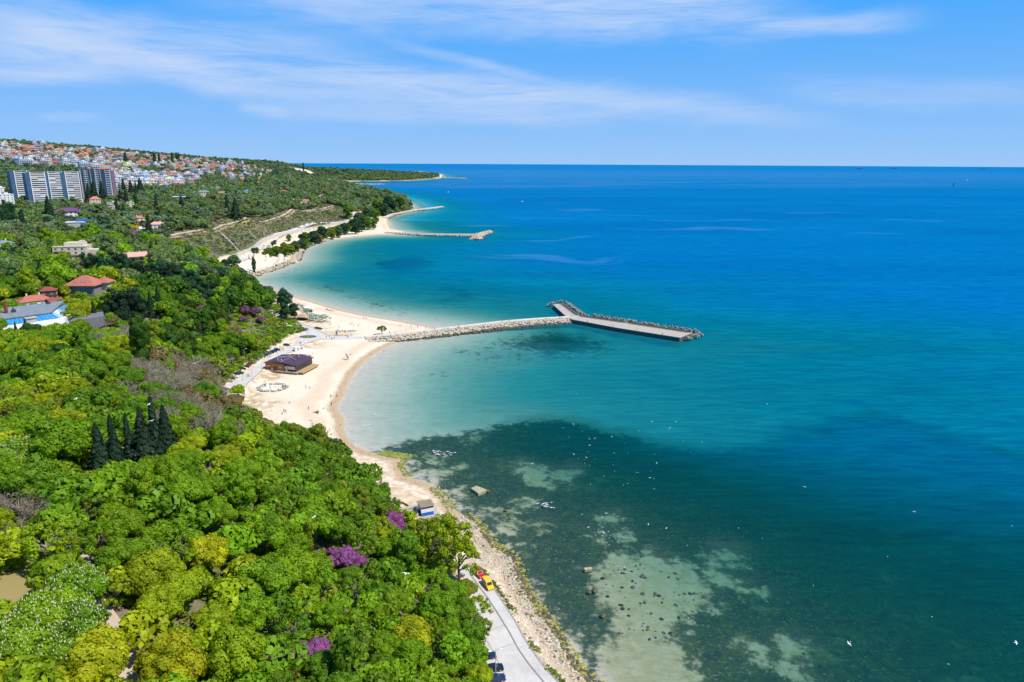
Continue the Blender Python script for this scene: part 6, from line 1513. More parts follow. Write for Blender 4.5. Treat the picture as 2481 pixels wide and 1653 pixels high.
for i in order:
    x, y = cand[i]; D = cdp[i]
    r = rng.uniform(3.6, 6.2) if y < 420 else rng.choice([4.6, 6.0, 7.4, 8.6]) * rng.uniform(.9, 1.1) if y < 1100 else rng.uniform(5.0, 9.5) if y < 2300 else rng.uniform(5.5, 8.0) if x < -900 and y < 4000 else rng.uniform(7, 10.5)
    if y < 260 and x > -40: r *= .85
    if not gfree(x, y, r, .54 if y < 420 else .52 if y < 1500 else .58): continue
    if any(not seg_clear(x, y, P, d + (r * .35 if y < 300 else 0)) for P, d in PATHS if abs(y - P[0][1]) < 900): continue
    if y < 200 and sdist(np.array([x]), np.array([y]), CLEARING)[0] > -2: continue
    if (x - CLIFFFACE[0]) ** 2 + (y - CLIFFFACE[1]) ** 2 < 60: continue
    lim = top_limit(x, y) - cz[i]; front = False
    if lim < 2.0 * r * 1.05 and rng.random() < (.97 if y < 1350 else .92):
        if lim < 4.2: continue
        r = max(lim / 2.1, 2.0); front = True
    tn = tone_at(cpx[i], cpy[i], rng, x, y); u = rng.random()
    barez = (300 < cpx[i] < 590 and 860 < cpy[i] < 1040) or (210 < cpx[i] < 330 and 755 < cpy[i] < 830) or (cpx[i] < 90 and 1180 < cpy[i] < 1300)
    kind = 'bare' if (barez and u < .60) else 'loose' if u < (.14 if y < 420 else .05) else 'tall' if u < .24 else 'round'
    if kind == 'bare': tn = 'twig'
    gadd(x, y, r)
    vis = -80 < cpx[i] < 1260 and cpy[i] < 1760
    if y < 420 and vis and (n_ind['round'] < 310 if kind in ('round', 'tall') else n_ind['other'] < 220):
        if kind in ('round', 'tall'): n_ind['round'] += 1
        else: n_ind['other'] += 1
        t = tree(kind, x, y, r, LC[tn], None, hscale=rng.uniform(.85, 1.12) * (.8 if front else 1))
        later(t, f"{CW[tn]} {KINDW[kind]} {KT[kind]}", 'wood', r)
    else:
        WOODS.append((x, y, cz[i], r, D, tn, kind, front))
print('individual trees', n_ind, 'woodland', len(WOODS), 'named', len(TREES))
# ------------------------------------------------------------------ the woodland beyond, one mass
def wood_proto(seed, n, leaf, kind):
    rg = np.random.default_rng(seed)
    if kind == 'bare': kind = 'round'; n = int(n * .55)
    L = broad_lobes(rg, 9, .64, .82, (.3, .46)) if kind in ('round', 'loose') else [(x * .6, y * .6, z * 1.4, r * .85) for x, y, z, r in broad_lobes(rg, 9, .66, 1.0, (.3, .42))] + [(0, 0, -.6, .4)]
    C, N, k = lobe_points(n, L, rg, (.7, 1.05), -.35)
    V, F = leaf_quads(C, N, leaf, rg, .36)
    return V, F, np.repeat(rg.uniform(.78, 1.22, len(C)), 4), np.repeat(C[:, 2] * 0, 4)
LODS = [(700, 620, .115), (1150, 260, .17), (2300, 120, .25), (9e9, 52, .38)]
WP = {(l, k, s): wood_proto(600 + 7 * s + l, LODS[l][1], LODS[l][2], k) for l in range(4) for k in ('round', 'tall', 'loose', 'bare') for s in range(3)}
def woodland(name, items, label=None):
    Vs, Fs, Ts, Cs, n = [], [], [], [], 0
    for (x, y, z, r, D, tn, kind, front) in items:
        l = next(i for i in range(4) if D < LODS[i][0]); V, F, tone, _ = WP[l, kind, int(rng.integers(3))]
        a = rng.uniform(0, 6.28); c, s = math.cos(a), math.sin(a); hs = rng.uniform(.85, 1.12) if l == 0 else rng.uniform(.62, .95)
        H = r * (1.5 if kind == 'tall' else 1.05) * hs
        Q = np.c_[(V[:, 0] * c - V[:, 1] * s) * r, (V[:, 0] * s + V[:, 1] * c) * r, V[:, 2] * r * hs] + (x, y, z + H * .92)
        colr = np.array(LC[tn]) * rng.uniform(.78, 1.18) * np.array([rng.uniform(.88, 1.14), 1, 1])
        Vs.append(Q); Fs.append(F + n); Ts.append(tone); Cs.append(np.broadcast_to(colr, (len(V), 3))); n += len(V)
    me = mesh_from(name, np.vstack(Vs), np.vstack(Fs), [M_WOOD_LEAF]); fattr(me, 'tone', np.concatenate(Ts)); cattr(me, 'leafcol', np.vstack(Cs))
    return tag(link(name, me), label, 'woodland', None, 'stuff')
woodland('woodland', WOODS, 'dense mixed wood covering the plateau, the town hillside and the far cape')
# ------------------------------------------------------------------ scrub on the embankment and undergrowth below the trees
def scrub(name, X, Y, R, tones, label, n=70, leaf=.24, seed=9):
    rg = np.random.default_rng(seed); ps = [wood_proto(900 + s, n, leaf, 'round') for s in range(4)]
    Z = np.maximum(heights(X, Y), .2); Vs, Fs, Ts, Cs, m = [], [], [], [], 0
    for i in range(len(X)):
        V, F, tone, _ = ps[rg.integers(4)]; a = rg.uniform(0, 6.28); c, s = math.cos(a), math.sin(a)
        Vs.append(np.c_[(V[:, 0] * c - V[:, 1] * s) * R[i], (V[:, 0] * s + V[:, 1] * c) * R[i], V[:, 2] * R[i] * .8] + (X[i], Y[i], Z[i] + R[i] * .25)); Fs.append(F + m); m += len(V)
        Ts.append(tone); Cs.append(np.broadcast_to(np.array(LC[tones[rg.integers(len(tones))]]) * rg.uniform(.8, 1.2), (len(V), 3)))
    me = mesh_from(name, np.vstack(Vs), np.vstack(Fs), [M_WOOD_LEAF]); fattr(me, 'tone', np.concatenate(Ts)); cattr(me, 'leafcol', np.vstack(Cs))
    return tag(link(name, me), label, 'scrub', None, 'stuff')
LC['greyscrub'] = (.27, .215, .20); LC['lilacscrub'] = (.24, .18, .205)
ex = rng.uniform(-440, -300, 9000); ey = rng.uniform(690, 1450, 9000); ec = sdist(ex, ey, SANDPOLY)
k = (ec < -5) & (ec > -62); ex, ey, ec = ex[k], ey[k], ec[k]
nz_ = lump(ex, ey, 22.0) + rng.normal(0, .35, len(ex)); green = nz_ > .38
keepk = rng.random(len(ex)) < np.where(green, .8, .75); ex, ey, green = ex[keepk], ey[keepk], green[keepk]
scrub('embankment_scrub', ex[green], ey[green], rng.uniform(1.0, 2.6, green.sum()), ['olive', 'mid', 'sage', 'teal'], 'green scrub growing on the embankment above the retaining wall', 60, .26)
scrub('embankment_scrub', ex[~green], ey[~green], rng.uniform(.7, 1.8, (~green).sum()), ['greyscrub', 'lilacscrub', 'twig', 'brown'], 'grey lilac dry scrub on the embankment above the retaining wall', 46, .28, 10)
ux = rng.uniform(-330, 10, 20000); uy = rng.uniform(70, 480, 20000); uc = sdist(ux, uy, SANDPOLY)
k = (uc < -.6) & (ux > -.8 * uy - 8) & (rng.random(len(ux)) < np.where(uc > -9, 1.0, .62)); ux, uy = ux[k], uy[k]
k = np.array([seg_clear(a, b_, PARK_PATH, 3.6) and sdist(np.array([a]), np.array([b_]), CLEARING)[0] < -1 and not any((a - q[0]) ** 2 + (b_ - q[1]) ** 2 < (q[2] * .9) ** 2 for q in BUILD) for a, b_ in zip(ux, uy)])
ux, uy = ux[k], uy[k]
scrub('undergrowth', ux, uy, rng.uniform(.8, 2.4, len(ux)), ['mid', 'bright', 'bright', 'olive', 'lime'], 'low undergrowth filling the gaps beneath the trees of the slope', 64, .24, 11)
# clumps of trees between the coast road and the promenade
ct = [(690, 602, 8, 'olive'), (715, 596, 7, 'sage'), (705, 604, 6, 'olive'), (735, 590, 7, 'sage'), (668, 606, 6, 'mid'), (655, 612, 4.5, 'mid'), (760, 572, 9, 'teal'), (780, 562, 10, 'teal'), (805, 566, 7, 'olive'), (775, 578, 6, 'brown'), (740, 572, 7, 'mid'), (700, 575, 5, 'mid'), (730, 575, 6, 'teal'), (820, 560, 8, 'sage'), (835, 552, 9, 'teal'), (860, 545, 12, 'teal'), (875, 540, 12, 'teal'), (890, 538, 11, 'mid'), (905, 540, 9, 'sage'), (870, 528, 12, 'sage'), (890, 522, 13, 'teal'), (910, 522, 12, 'mid'),
      (845, 515, 12, 'mid'), (930, 505, 13, 'teal'), (950, 497, 14, 'teal'), (968, 490, 14, 'deep'), (940, 488, 14, 'teal'), (915, 495, 14, 'olive'), (615, 614, 3.5, 'deep'), (622, 606, 3.5, 'deep'), (660, 590, 3, 'deep'), (666, 586, 3, 'deep'), (570, 652, 4, 'lime'), (690, 610, 5, 'deep')]
for px, py, r, c in ct: r *= 1.3; tree_at('tall', px, py, r, c, hscale=.62, lift=r * .85)
for ph, px, py in [('the lower left picture corner', 0, 1653), ('the upper end of the park path', 190, 1320), ('the bare clearing', 30, 1455), ('the road beside the dark cars', 1180, 1600), ('the cliff face', 478, 825), ('the bottom picture edge below the wood', 600, 1653), ('the bare twiggy trees', 470, 960), ('the left picture edge', 0, 1250), ('the picture edge below the glass hall', 0, 930), ('the low stone wall on the sand', 905, 1180), ('the near end of the parked row', 555, 930), ('the open trees at the sand edge', 620, 1030), ('the biggest bright crown', 150, 1080)]:
    landmark(ph, None, ('wood',), at=(px, py))

sb = [inpoly(rng, [(680, 600), (720, 588), (760, 568), (850, 543), (915, 528), (905, 543), (800, 570), (745, 594), (700, 612), (640, 618), (650, 604)]) for _ in range(360)]
sb = np.array([at_z(q[0], q[1], 3.0) for q in sb]); scrub('shore_bushes', sb[:, 0], sb[:, 1], rng.uniform(2.6, 5.6, len(sb)), ['olive', 'mid', 'teal', 'sage'], 'bushes growing between the coast road and the promenade', 120, .18, 13)
sb = np.array([(x, y) for x, y in zip(rng.uniform(-172, -140, 500), rng.uniform(318, 500, 500))]); k = sdist(sb[:, 0], sb[:, 1], SANDPOLY); sb = sb[(k < 1.5) & (k > -14)]
scrub('slope_bushes', sb[:, 0], sb[:, 1], rng.uniform(1.0, 2.8, len(sb)), ['mid', 'deep', 'olive', 'bright', 'brown'], 'bushes crowding the foot of the bluff behind the parked cars', 150, .15, 14)

t_ = rng.uniform(0, len(VERGE) - 1.001, 300); i_ = t_.astype(int); f_ = (t_ - i_)[:, None]; vg = VERGE[i_] * (1 - f_) + VERGE[i_ + 1] * f_ + rng.normal(0, .5, (300, 2)); vg = vg[(lump(vg[:, 0], vg[:, 1], 4.0) > -.1)]
scrub('verge_grass', vg[:, 0], vg[:, 1], rng.uniform(.2, .55, len(vg)), ['olive', 'brown', 'olive', 'mid'], 'rough grass along the seaward kerb of the shore road', 40, .30, 15)

# ------------------------------------------------------------------ the beach restaurant
c_fl, c_fr, c_rb = at_z(644, 896, 2.0), at_z(718, 903, 2.0), at_z(750, 883, 2.0)
rw_ = float(np.hypot(*(c_fr - c_fl))); rd_ = float(np.hypot(*(c_rb - c_fr))) * 1.02
ra = math.atan2(c_fr[1] - c_fl[1], c_fr[0] - c_fl[0])
ctr = (c_fl + c_fr) / 2 + np.array([-math.sin(ra), math.cos(ra)]) * rd_ / 2
rest = thing('beach_restaurant', 'orange timber beach restaurant with a dark plum roof and glazed sea side', 'restaurant', (float(ctr[0]), float(ctr[1]), 2.2), ra)
w, d, h = rw_, rd_, 4.0
b = MB(); b.box((-w * .2, -d * .0, h / 2 - .6), (w * .6, d, h + 1.2)); b.build('wall', M_WOOD, rest)
b = MB(); b.box((0, 0, -.3), (w + 2.2, d + 1.6, .7)); b.build('plinth', M_CONC, rest)
b = MB(); b.box((w * .55 + 1.6, 0, -.15), (3.4, d, .6)); b.build('terrace', mat('plank_deck', (.45, .27, .11), .8, .2, 1), rest)
b = MB(); b.box((w * .3, 0, 1.9), (w * .39, d - .5, 3.6)); b.build('glazed_room', M_GLASS, rest)
for i in range(8):
    b = MB(); b.box((w / 2 - .1, -d / 2 + .15 + (d - .3) * i / 7, h / 2), (.22, .22, h)); b.build('post', M_BROWN, rest)
for i in range(3):
    b = MB(); b.box((w * .12 + w * .17 * i, -d / 2 + .12, h / 2), (.2, .24, h)); b.build('post', M_BROWN, rest)
b = MB(); b.box((w / 2 - .1, 0, 1.0), (.12, d - .4, .16)).box((w * .3, -d / 2 + .1, 1.0), (w * .39, .12, .16)).box((w / 2 - .1, 0, .5), (.1, d - .4, .5)).box((w * .3, -d / 2 + .1, .5), (w * .39, .1, .6)); b.build('railing', M_BROWN, rest)
b = MB(); b.box((w * .3, -d / 2 + .02, 2.1), (w * .34, .1, 1.7)); b.build('front_blind', mat('pale_blind', (.55, .52, .45), .6, .15, 1), rest)
W2, D2 = w / 2 + .7, d / 2 + .6; V = [(-W2, -D2, h), (0, -D2, h + 1.1), (W2, -D2, h - .1), (-W2, D2, h), (0, D2, h + 1.1), (W2, D2, h - .1)]; V += [(x, y, z - .3) for x, y, z in V]
b = MB(); b.add(V, [[0, 1, 4, 3], [1, 2, 5, 4], [9, 10, 7, 6], [10, 11, 8, 7], [6, 7, 1, 0], [7, 8, 2, 1], [3, 4, 10, 9], [4, 5, 11, 10], [8, 11, 5, 2], [0, 3, 9, 6]])
roof = b.build('roof', mat('plum_felt', (.075, .035, .06), .7, .2, .4), rest)
b = MB(); b.box((0, 0, h + 1.12), (.25, D2 * 2, .12)); b.build('ridge', M_METAL, roof)
for pts in ([(-W2 * .7, 1.5, h + .75), (-1.5, 2.2, h + 1.4), (-1.2, 3.0, h + 1.5)], [(1.0, .4, h + 1.4), (4.8, -1.2, h + .95)], [(-W2 * .7, .3, h + .75), (-1.6, .8, h + 1.3)]):
    b = MB(); b.tube(pts, .24, 6); b.build('duct', M_METAL, roof)
for x, y in ((-1.2, 3.0), (-3.8, -5.5), (-.6, -6.6), (3.4, 4.2)):
    b = MB(); b.tube([(0, 0, 0), (0, 0, 1.3)], .32, 7).tube([(0, 0, 1.25), (.5, -.2, 1.55)], .3, 6).box((.4, .3, .2), (1.0, .7, .6)); b.build('roof_vent', M_METAL, roof, (x, y, h + .8))
b = MB(); b.box((-w * .37, -d / 2 - .04, .95), (1.1, .12, 2.1)); b.build('door', M_DARK, rest)
b = MB(); b.box((-w * .37, -d / 2 - .5, 2.45), (1.9, 1.0, .15)); b.build('door_canopy', mat('salmon_canvas', (.70, .38, .28), .8), rest)
link('window', window_mesh(2.2, 1.6, M_BROWN, mat('pale_pane', (.42, .42, .38), .4)), rest, (-w * .02, -d / 2 - .02, 2.0))
for x in (-w * .26, w * .2): b = MB(); b.box((x, -d / 2 - .45, .75), (.9, .55, 1.0)); b.build('cooling_unit', M_METAL, rest)
b = MB(); b.box((-w * .18, -d / 2 - .5, .7), (1.9, .6, 1.5)); b.build('dark_locker', M_DARK, rest)
landmark('the timber restaurant', rest, ('beach',))
for i in range(9):
    p = at_z(736 + i * 3.0, 901 - i * 2.2, 2.0); t = thing('picnic_bench', f'{"red" if i < 4 else "brown"} bench {"nearest the restaurant corner" if i == 0 else "at the seaward end" if i == 8 else "number %d from the near end" % (i + 1)} of the terrace row', 'bench', (p[0], p[1], max(hz(*p), 1) + .02), ra + .9, 'benches along the restaurant terrace')
    t['label'] = ['red bench nearest the restaurant corner', 'second red bench from the near end of the terrace row', 'third red bench from the near end of the terrace row', 'red bench followed by brown ones in the terrace row', 'first brown bench after the red ones on the terrace', 'second brown bench after the red ones on the terrace', 'third brown bench after the red ones on the terrace', 'last but one bench at the seaward end of the terrace', 'bench at the far seaward end of the terrace row'][i]
    cm_ = mat('red_paint', (.42, .05, .03), .6) if i < 4 else M_BROWN
    b = MB(); b.box((0, 0, .45), (1.5, .45, .08)); b.build('seat', cm_, t)
    b = MB(); b.box((0, .25, .75), (1.5, .08, .5)); b.build('backrest', cm_, t)
    for s in (-.6, .6): b = MB(); b.box((s, 0, .2), (.1, .4, .45)); b.build('leg', M_DARK, t)
M_TENT = mat('white_canvas', (.80, .78, .77), .8, .06, .6)
for i, (px, py) in enumerate([(730, 862), (739, 858), (746, 862), (753, 860), (737, 865)]):
    p = at_z(px, py, 2.0); t = thing('canopy', ['white canopy at the road side behind the restaurant', 'topmost white canopy behind the restaurant', 'white canopy touching the restaurant roof', 'white canopy nearest the sea behind the restaurant', 'white canopy tucked lowest behind the restaurant roof'][i], 'canopy', (p[0], p[1], 2.1), ra + .2, 'white canopies behind the restaurant')
    r = 2.2; V = [(-r, -r, 2.6), (r, -r, 2.6), (r, r, 2.6), (-r, r, 2.6), (0, 0, 3.7)]
    b = MB(); b.add(V, [[0, 1, 4], [1, 2, 4], [2, 3, 4], [3, 0, 4]]); b.add(V, [[3, 2, 1, 0]]); b.build('canvas_top', M_TENT, t)
    b = MB(); b.box((.9, -1.2, 3.05), (.5, .5, .3)); b.build('pink_print', mat('pink_print', (.75, .30, .36), .8), t)
    for sx in (-1, 1):
        for sy in (-1, 1): b = MB(); b.tube([(sx * 2.1, sy * 2.1, 0), (sx * 2.1, sy * 2.1, 2.6)], .05, 5); b.build('pole', M_METAL, t)
# white container with a door
p = at_z(720, 851, 2.2); t = thing('container', 'white sales container between the beach road and the white canopies', 'container', (p[0], p[1], 2.2), ra + .9)
b = MB(); b.box((0, 0, 1.35), (3.4, 2.4, 2.6)); b.build('body', M_WHITE, t); b = MB(); b.box((.4, -1.24, 1.2), (.9, .08, 2.0)); b.build('door', M_METAL, t); b = MB(); b.box((0, 0, 2.72), (3.6, 2.6, .15)); b.build('roof', M_WHITE, t)
landmark('the white container', t, ('beach',))
p = at_z(732, 848, 2.2); t = thing('snack_stall', 'small salmon coloured snack stall right of the white container', 'stall', (p[0], p[1], 2.2), ra)
b = MB(); b.box((0, 0, .6), (1.8, 1.2, 1.2)); b.build('counter', mat('salmon_canvas', (.70, .38, .28)), t); b = MB(); b.add([(-1.3, -1.3, 2.3), (1.3, -1.3, 2.3), (1.3, 1.3, 2.3), (-1.3, 1.3, 2.3), (0, 0, 2.8)], [[0, 1, 4], [1, 2, 4], [2, 3, 4], [3, 0, 4]]); b.tube([(0, 0, 0), (0, 0, 2.7)], .05, 5); b.build('parasol', mat('salmon_canvas', (.70, .38, .28)), t)
for i, (px, py, lb) in enumerate([(569.5, 974, 'pale blue kiosk beside the bright bush at the forest edge'), (593, 953, 'grey white cabin right behind the bright bush')]):
    p = at_z(px, py, 2.2); t = thing('kiosk', lb, 'kiosk', (p[0], p[1], max(hz(*p), 1.5)), ra)
    b = MB(); b.box((0, 0, 1.4), (2.0, 2.0, 2.9)); b.build('body', mat('pale_blue_paint', (.30, .52, .62), .6) if i == 0 else M_WHITE, t); b = MB(); b.box((0, 0, 2.95), (2.3, 2.3, .2)); b.build('roof', M_WHITE, t); b = MB(); b.box((.1, -1.02, 1.2), (.8, .06, 1.9)); b.build('door', M_METAL, t)
    if i == 0: landmark('the blue kiosk', t, ('beach',))
# thatched bar below the big poplar
def open_bar(label, px, py, w, d, h, rm, rz):
    p = at_z(px, py, 2.4); t = thing('beach_bar', label, 'beach bar', (p[0], p[1], 2.4), rz); link('roof', roof_mesh('hip', w, d, h, 1.6, .9, rm), t)
    for sx in (-1, -.33, .33, 1):
        for sy in (-1, 1): b = MB(); b.tube([(sx * w * .46, sy * d * .46, -.3), (sx * w * .46, sy * d * .46, h)], .12, 5); b.build('post', M_BROWN, t)
    b = MB(); b.box((0, 0, .55), (w * .7, d * .5, 1.1)); b.build('counter', M_BROWN, t); return t
bar = open_bar('thatched beach bar between the big poplar and the palms', 734, 775, 9.0, 6.5, 2.9, M_THATCH, -.35); landmark('the thatched bar', bar, ('beach',))
open_bar('white roofed shelter behind the palms', 749, 754, 7.0, 3.2, 2.8, M_WHITE, -.2)
for i, (px, py, c, lb) in enumerate([(698, 796, ((.1, .35, .7), (.75, .6, .05)), 'blue and yellow parasol of the car park stall'), (692, 791, ((.7, .08, .05), (.75, .75, .7)), 'red and white parasol of the car park stall'), (704, 797, ((.05, .45, .25), (.7, .7, .65)), 'green and white parasol of the car park stall')]):
    p = at_z(px, py, 2.6); t = thing('parasol', lb, 'parasol', (p[0], p[1], 2.6), i * .4); b = MB(); n = 8
    V = [(0, 0, 2.6)] + [(1.7 * math.cos(6.2832 * k / n), 1.7 * math.sin(6.2832 * k / n), 2.0) for k in range(n)]
    b.add(V, [[0, 1 + k, 1 + (k + 1) % n] for k in range(0, n, 2)], 0); b.add(V, [[0, 1 + k, 1 + (k + 1) % n] for k in range(1, n, 2)], 1); b.build('shade', [mat('canvas_%d_dark' % i, c[0], .8), mat('canvas_%d_light' % i, c[1], .8)], t)
    b = MB(); b.tube([(0, 0, 0), (0, 0, 2.6)], .05, 5); b.build('pole', M_METAL, t)
for i, (px, py) in enumerate([(676, 790), (683, 792)]):
    p = at_z(px, py, 2.6); t = thing('stall_tent', ['white stall tent against the bushes of the car park', 'white stall tent nearer the parasols of the car park'][i], 'tent', (p[0], p[1], 2.5), .3); r = 1.7
    V = [(-r, -r, 2.0), (r, -r, 2.0), (r, r, 2.0), (-r, r, 2.0), (0, 0, 2.9)]; b = MB(); b.add(V, [[0, 1, 4], [1, 2, 4], [2, 3, 4], [3, 0, 4]]); b.build('canvas_top', M_TENT, t)
    for sx in (-1, 1):
        for sy in (-1, 1): b = MB(); b.tube([(sx * 1.6, sy * 1.6, 0), (sx * 1.6, sy * 1.6, 2.0)], .05, 5); b.build('pole', M_METAL, t)

# ------------------------------------------------------------------ artificial palms
b = MB(); b.tube([(0, 0, -.2), (.05, 0, 1.6), (0, 0, 3.4)], [.16, .13, .12], 6); _ptr = b.mesh('trunk', mat('grey_trunk', (.24, .22, .19), .8))
b = MB()
for k in range(13):
    a = 6.2832 * k / 13 + .2; el_ = .5 + .25 * (k % 3); q = []
    for s in np.linspace(0, 1, 6): q.append((s * 1.75, el_ * s * 1.7 - 1.55 * s * s))
    for j in range(5):
        w0, w1 = .05 + .30 * math.sin(math.pi * min(1, (j + .4) / 5.2)), .05 + .30 * math.sin(math.pi * min(1, (j + 1.4) / 5.4))
        ca, sa = math.cos(a), math.sin(a); P4 = []
        for (r0, z0), wd in ((q[j], w0), (q[j + 1], w1)):
            P4 += [(r0 * ca - wd * sa, r0 * sa + wd * ca, 3.4 + z0 - wd * .5), (r0 * ca, r0 * sa, 3.4 + z0), (r0 * ca + wd * sa, r0 * sa - wd * ca, 3.4 + z0 - wd * .5)]
        b.add(P4, [[0, 1, 4, 3], [1, 2, 5, 4]])
_pfr = b.mesh('fronds', mat('frond_green', (.13, .22, .16), .6, .2, 2))
for (ex, ey) in [(1245, 680), (1195, 662), (1172, 670), (1130, 690), (1098, 668), (1075, 690), (1036, 697), (1010, 672), (975, 702), (965, 665), (940, 680), (915, 660), (905, 690), (880, 640), (1050, 640), (1120, 640), (1000, 640), (950, 630), (870, 600), (840, 575), (820, 545), (795, 520), (770, 500), (740, 470), (715, 450), (780, 470), (860, 540), (900, 560), (1160, 625)]:
    px, py = 620 + ex * .1444, 680 + ey * .1444; p = at_z(px, py, 2.2)
    t = thing('artificial_palm', None, 'palm', (p[0], p[1], max(hz(*p), 1.2)), random.uniform(0, 6), 'artificial palms on the beach', random.uniform(.9, 1.15))
    link('trunk', _ptr, t); link('fronds', _pfr, t); later(t, 'artificial palm with grey green fronds', 'beach', 3)

# ------------------------------------------------------------------ things lying on the beach
def pile(name, label, cat, px, py, L, Wd, n, R, mats, seed):
    p = at_z(px, py, 1.8); rg = np.random.default_rng(seed); z = max(hz(*p), .8)
    X = rg.uniform(-L / 2, L / 2, n); Y = rg.uniform(-Wd / 2, Wd / 2, n)
    t = thing(name, label, cat, (p[0], p[1], z)); rocks('stones', X, Y, rg.uniform(.1, .6, n) * R, R * rg.uniform(.6, 1.2, n), mats, rg.integers(0, len(mats), n), t, rg); return t
for i, (ex, ey, r) in enumerate([(1385, 830, 1.1), (1420, 845, 1.0), (1455, 835, 1.3), (1490, 828, 1.0), (1515, 842, 1.2), (1545, 835, .9), (1570, 826, 1.2), (1600, 832, 1.0), (1625, 825, 1.1), (1650, 828, 1.3)]):
    px, py = 620 + ex * .1444, 680 + ey * .1444; p = at_z(px, py, 1.8)
    o = rocks('boulder', [0], [0], [r * .35], [r], [M_STONE2 if i % 2 else M_GREY, M_STONE], [0], None, np.random.default_rng(70 + i)); o.location = (p[0], p[1], max(hz(*p), .8))
    tag(o, None, 'boulder', 'boulders in a heap on the beach'); later(o, 'grey white boulder of the beach heap', 'beach')
t = pile('stone_heap', 'small heap of orange stones in front of the beach boulders', 'stones', 835, 810, 5, 2, 12, .7, [mat('orange_stone', (.50, .28, .10), .9, .25, 1), M_STONE], 3); landmark('the orange stone heap', t, ('beach',))
p = at_z(816, 813, 1.8); t = thing('totem', 'slate blue totem with a dark spiky head left of the boulder heap', 'sculpture', (p[0], p[1], hz(*p)))
b = MB(); b.tube([(0, 0, -.2), (0, 0, 1.2), (0, 0, 2.0)], [.75, .55, .65], 9); b.build('body', mat('blue_slate', (.22, .26, .33), .8), t)
b = MB(); b.blob((0, 0, 2.5), (.8, .6, .6)); [b.tube([(s * .4, 0, 2.6), (s * 1.1, 0, 3.3)], [.18, .04], 5) for s in (-1, 1)]; b.build('head', M_DARK, t)
p = at_z(772, 799, 1.8); t = thing('driftwood_pile', 'long brown driftwood pile beside the beach road', 'driftwood', (p[0], p[1], hz(*p) + .1), -.6); b = MB()
for i in range(16): y = random.uniform(-1, 1); b.tube([(-3 + random.uniform(-.8, .8), y, .2 + random.uniform(0, .6)), (3 + random.uniform(-.8, .8), y + random.uniform(-.5, .5), .2 + random.uniform(0, .6))], random.uniform(.12, .25), 5)
b.build('logs', M_BROWN, t)
def crescent(label, px, py, h, rz, tilt, m):
    p = at_z(px, py, 1.2); t = thing('sail_sculpture', label, 'sculpture', (p[0], p[1], max(hz(*p), .6)), rz); b = MB(); prof = []
    for s in np.linspace(0, 1, 10): prof.append((1.5 - 1.3 * math.sin(s * 1.9) , s * h))
    for s in np.linspace(1, 0, 10): prof.append((1.5 - 1.3 * math.sin(s * 1.9) + .02 + 1.5 * math.sin(math.pi * min(s * .98 + .02, 1)) * (1 - .35 * s), s * h))
    b.extrude(prof, -.35, .35); o = b.build('sail', m, t); o.rotation_euler = (tilt, 0, 0)
    b = MB(); b.blob((.4, -.4, .35), (.8, .6, .55)); b.build('base_stones', mat('orange_stone', (.50, .28, .10)), t); return t
M_SAIL = mat('grey_shell', (.34, .34, .36), .7, .15, 1)
landmark('the upright crescent sail', crescent('upright grey crescent sail sculpture on the sand', 837, 871, 4.4, .3, 0, M_SAIL), ('beach',))
t = crescent('collapsed grey crescent sail lying on the sand', 760, 999, 3.6, 1.0, 1.2, M_SAIL); landmark('the collapsed sail', t, ('beach',))
p0 = at_z(661, 935, 2.0); t = thing('stone_basin', 'oval ring of pale stones holding white rubble on the sand', 'stone ring', (p0[0], p0[1], hz(*p0))); rg = np.random.default_rng(5); a = rg.uniform(0, 6.28, 170)
tag(rocks('rim', 7.2 * np.cos(a) + rg.normal(0, .35, 170), 6.0 * np.sin(a) + rg.normal(0, .35, 170), rg.uniform(.1, .7, 170), rg.uniform(.35, .75, 170), [M_STONE2, M_GREY], rg.integers(0, 2, 170), t, rg), kind='stuff')
tag(rocks('white_rubble', rg.uniform(-4.6, 4.6, 60), rg.uniform(-3.6, 3.6, 60), rg.uniform(0, .4, 60), rg.uniform(.25, .7, 60), [M_WHITE, mat('lemon_block', (.70, .66, .35), .8)], (rg.random(60) < .25).astype(int), t, rg), kind='stuff')
b = MB(); b.tube([(-4.2, 3, 0), (-4.0, 3, 1.8), (-4.3, 3, 3.2)], [1.1, .7, .25], 7); b.build('white_figure', M_WHITE, t); b = MB(); b.blob((5.2, 1, .9), (1.0, 1.0, 1.1)); b.build('round_stone', M_STONE2, t); landmark('the stone ring', t, ('beach',))
b = MB(); pts = [at_z(1175 * .1444 + 620, 470 * .1444 + 680, 1), at_z(1210 * .1444 + 620, 495 * .1444 + 680, 1), at_z(1300 * .1444 + 620, 512 * .1444 + 680, 1)]; b.tube([(q[0], q[1], hz(*q) + .2) for q in pts], [.3, .26, .12], 6); tag(b.build('driftwood_log', M_BROWN), 'long dark driftwood log near the waterline behind the palms', 'log')
# volleyball nets
for i, (px, py, L) in enumerate([(883, 797, 7.5), (788, 799, 7.5), (838, 776, 8)]):
    p = at_z(px, py, 1.5); t = thing('volleyball_net', ['volleyball net right of the boulder heap', 'volleyball net beside the driftwood pile', 'volleyball net seaward of the boulder heap'][i], 'net', (p[0], p[1], hz(*p)), .9)
    for s in (-.5, .5): b = MB(); b.tube([(s * L, 0, -.1), (s * L, 0, 2.6)], .06, 5); b.build('post', M_METAL, t)
    b = MB()
    for z in (1.5, 1.8, 2.1, 2.4): b.box((0, 0, z), (L, .03, .04))
    for k in range(18): b.box((-L / 2 + L * k / 17, .03, 1.95), (.03, .02, .9))
    b.build('net_mesh', M_WHITE, t)
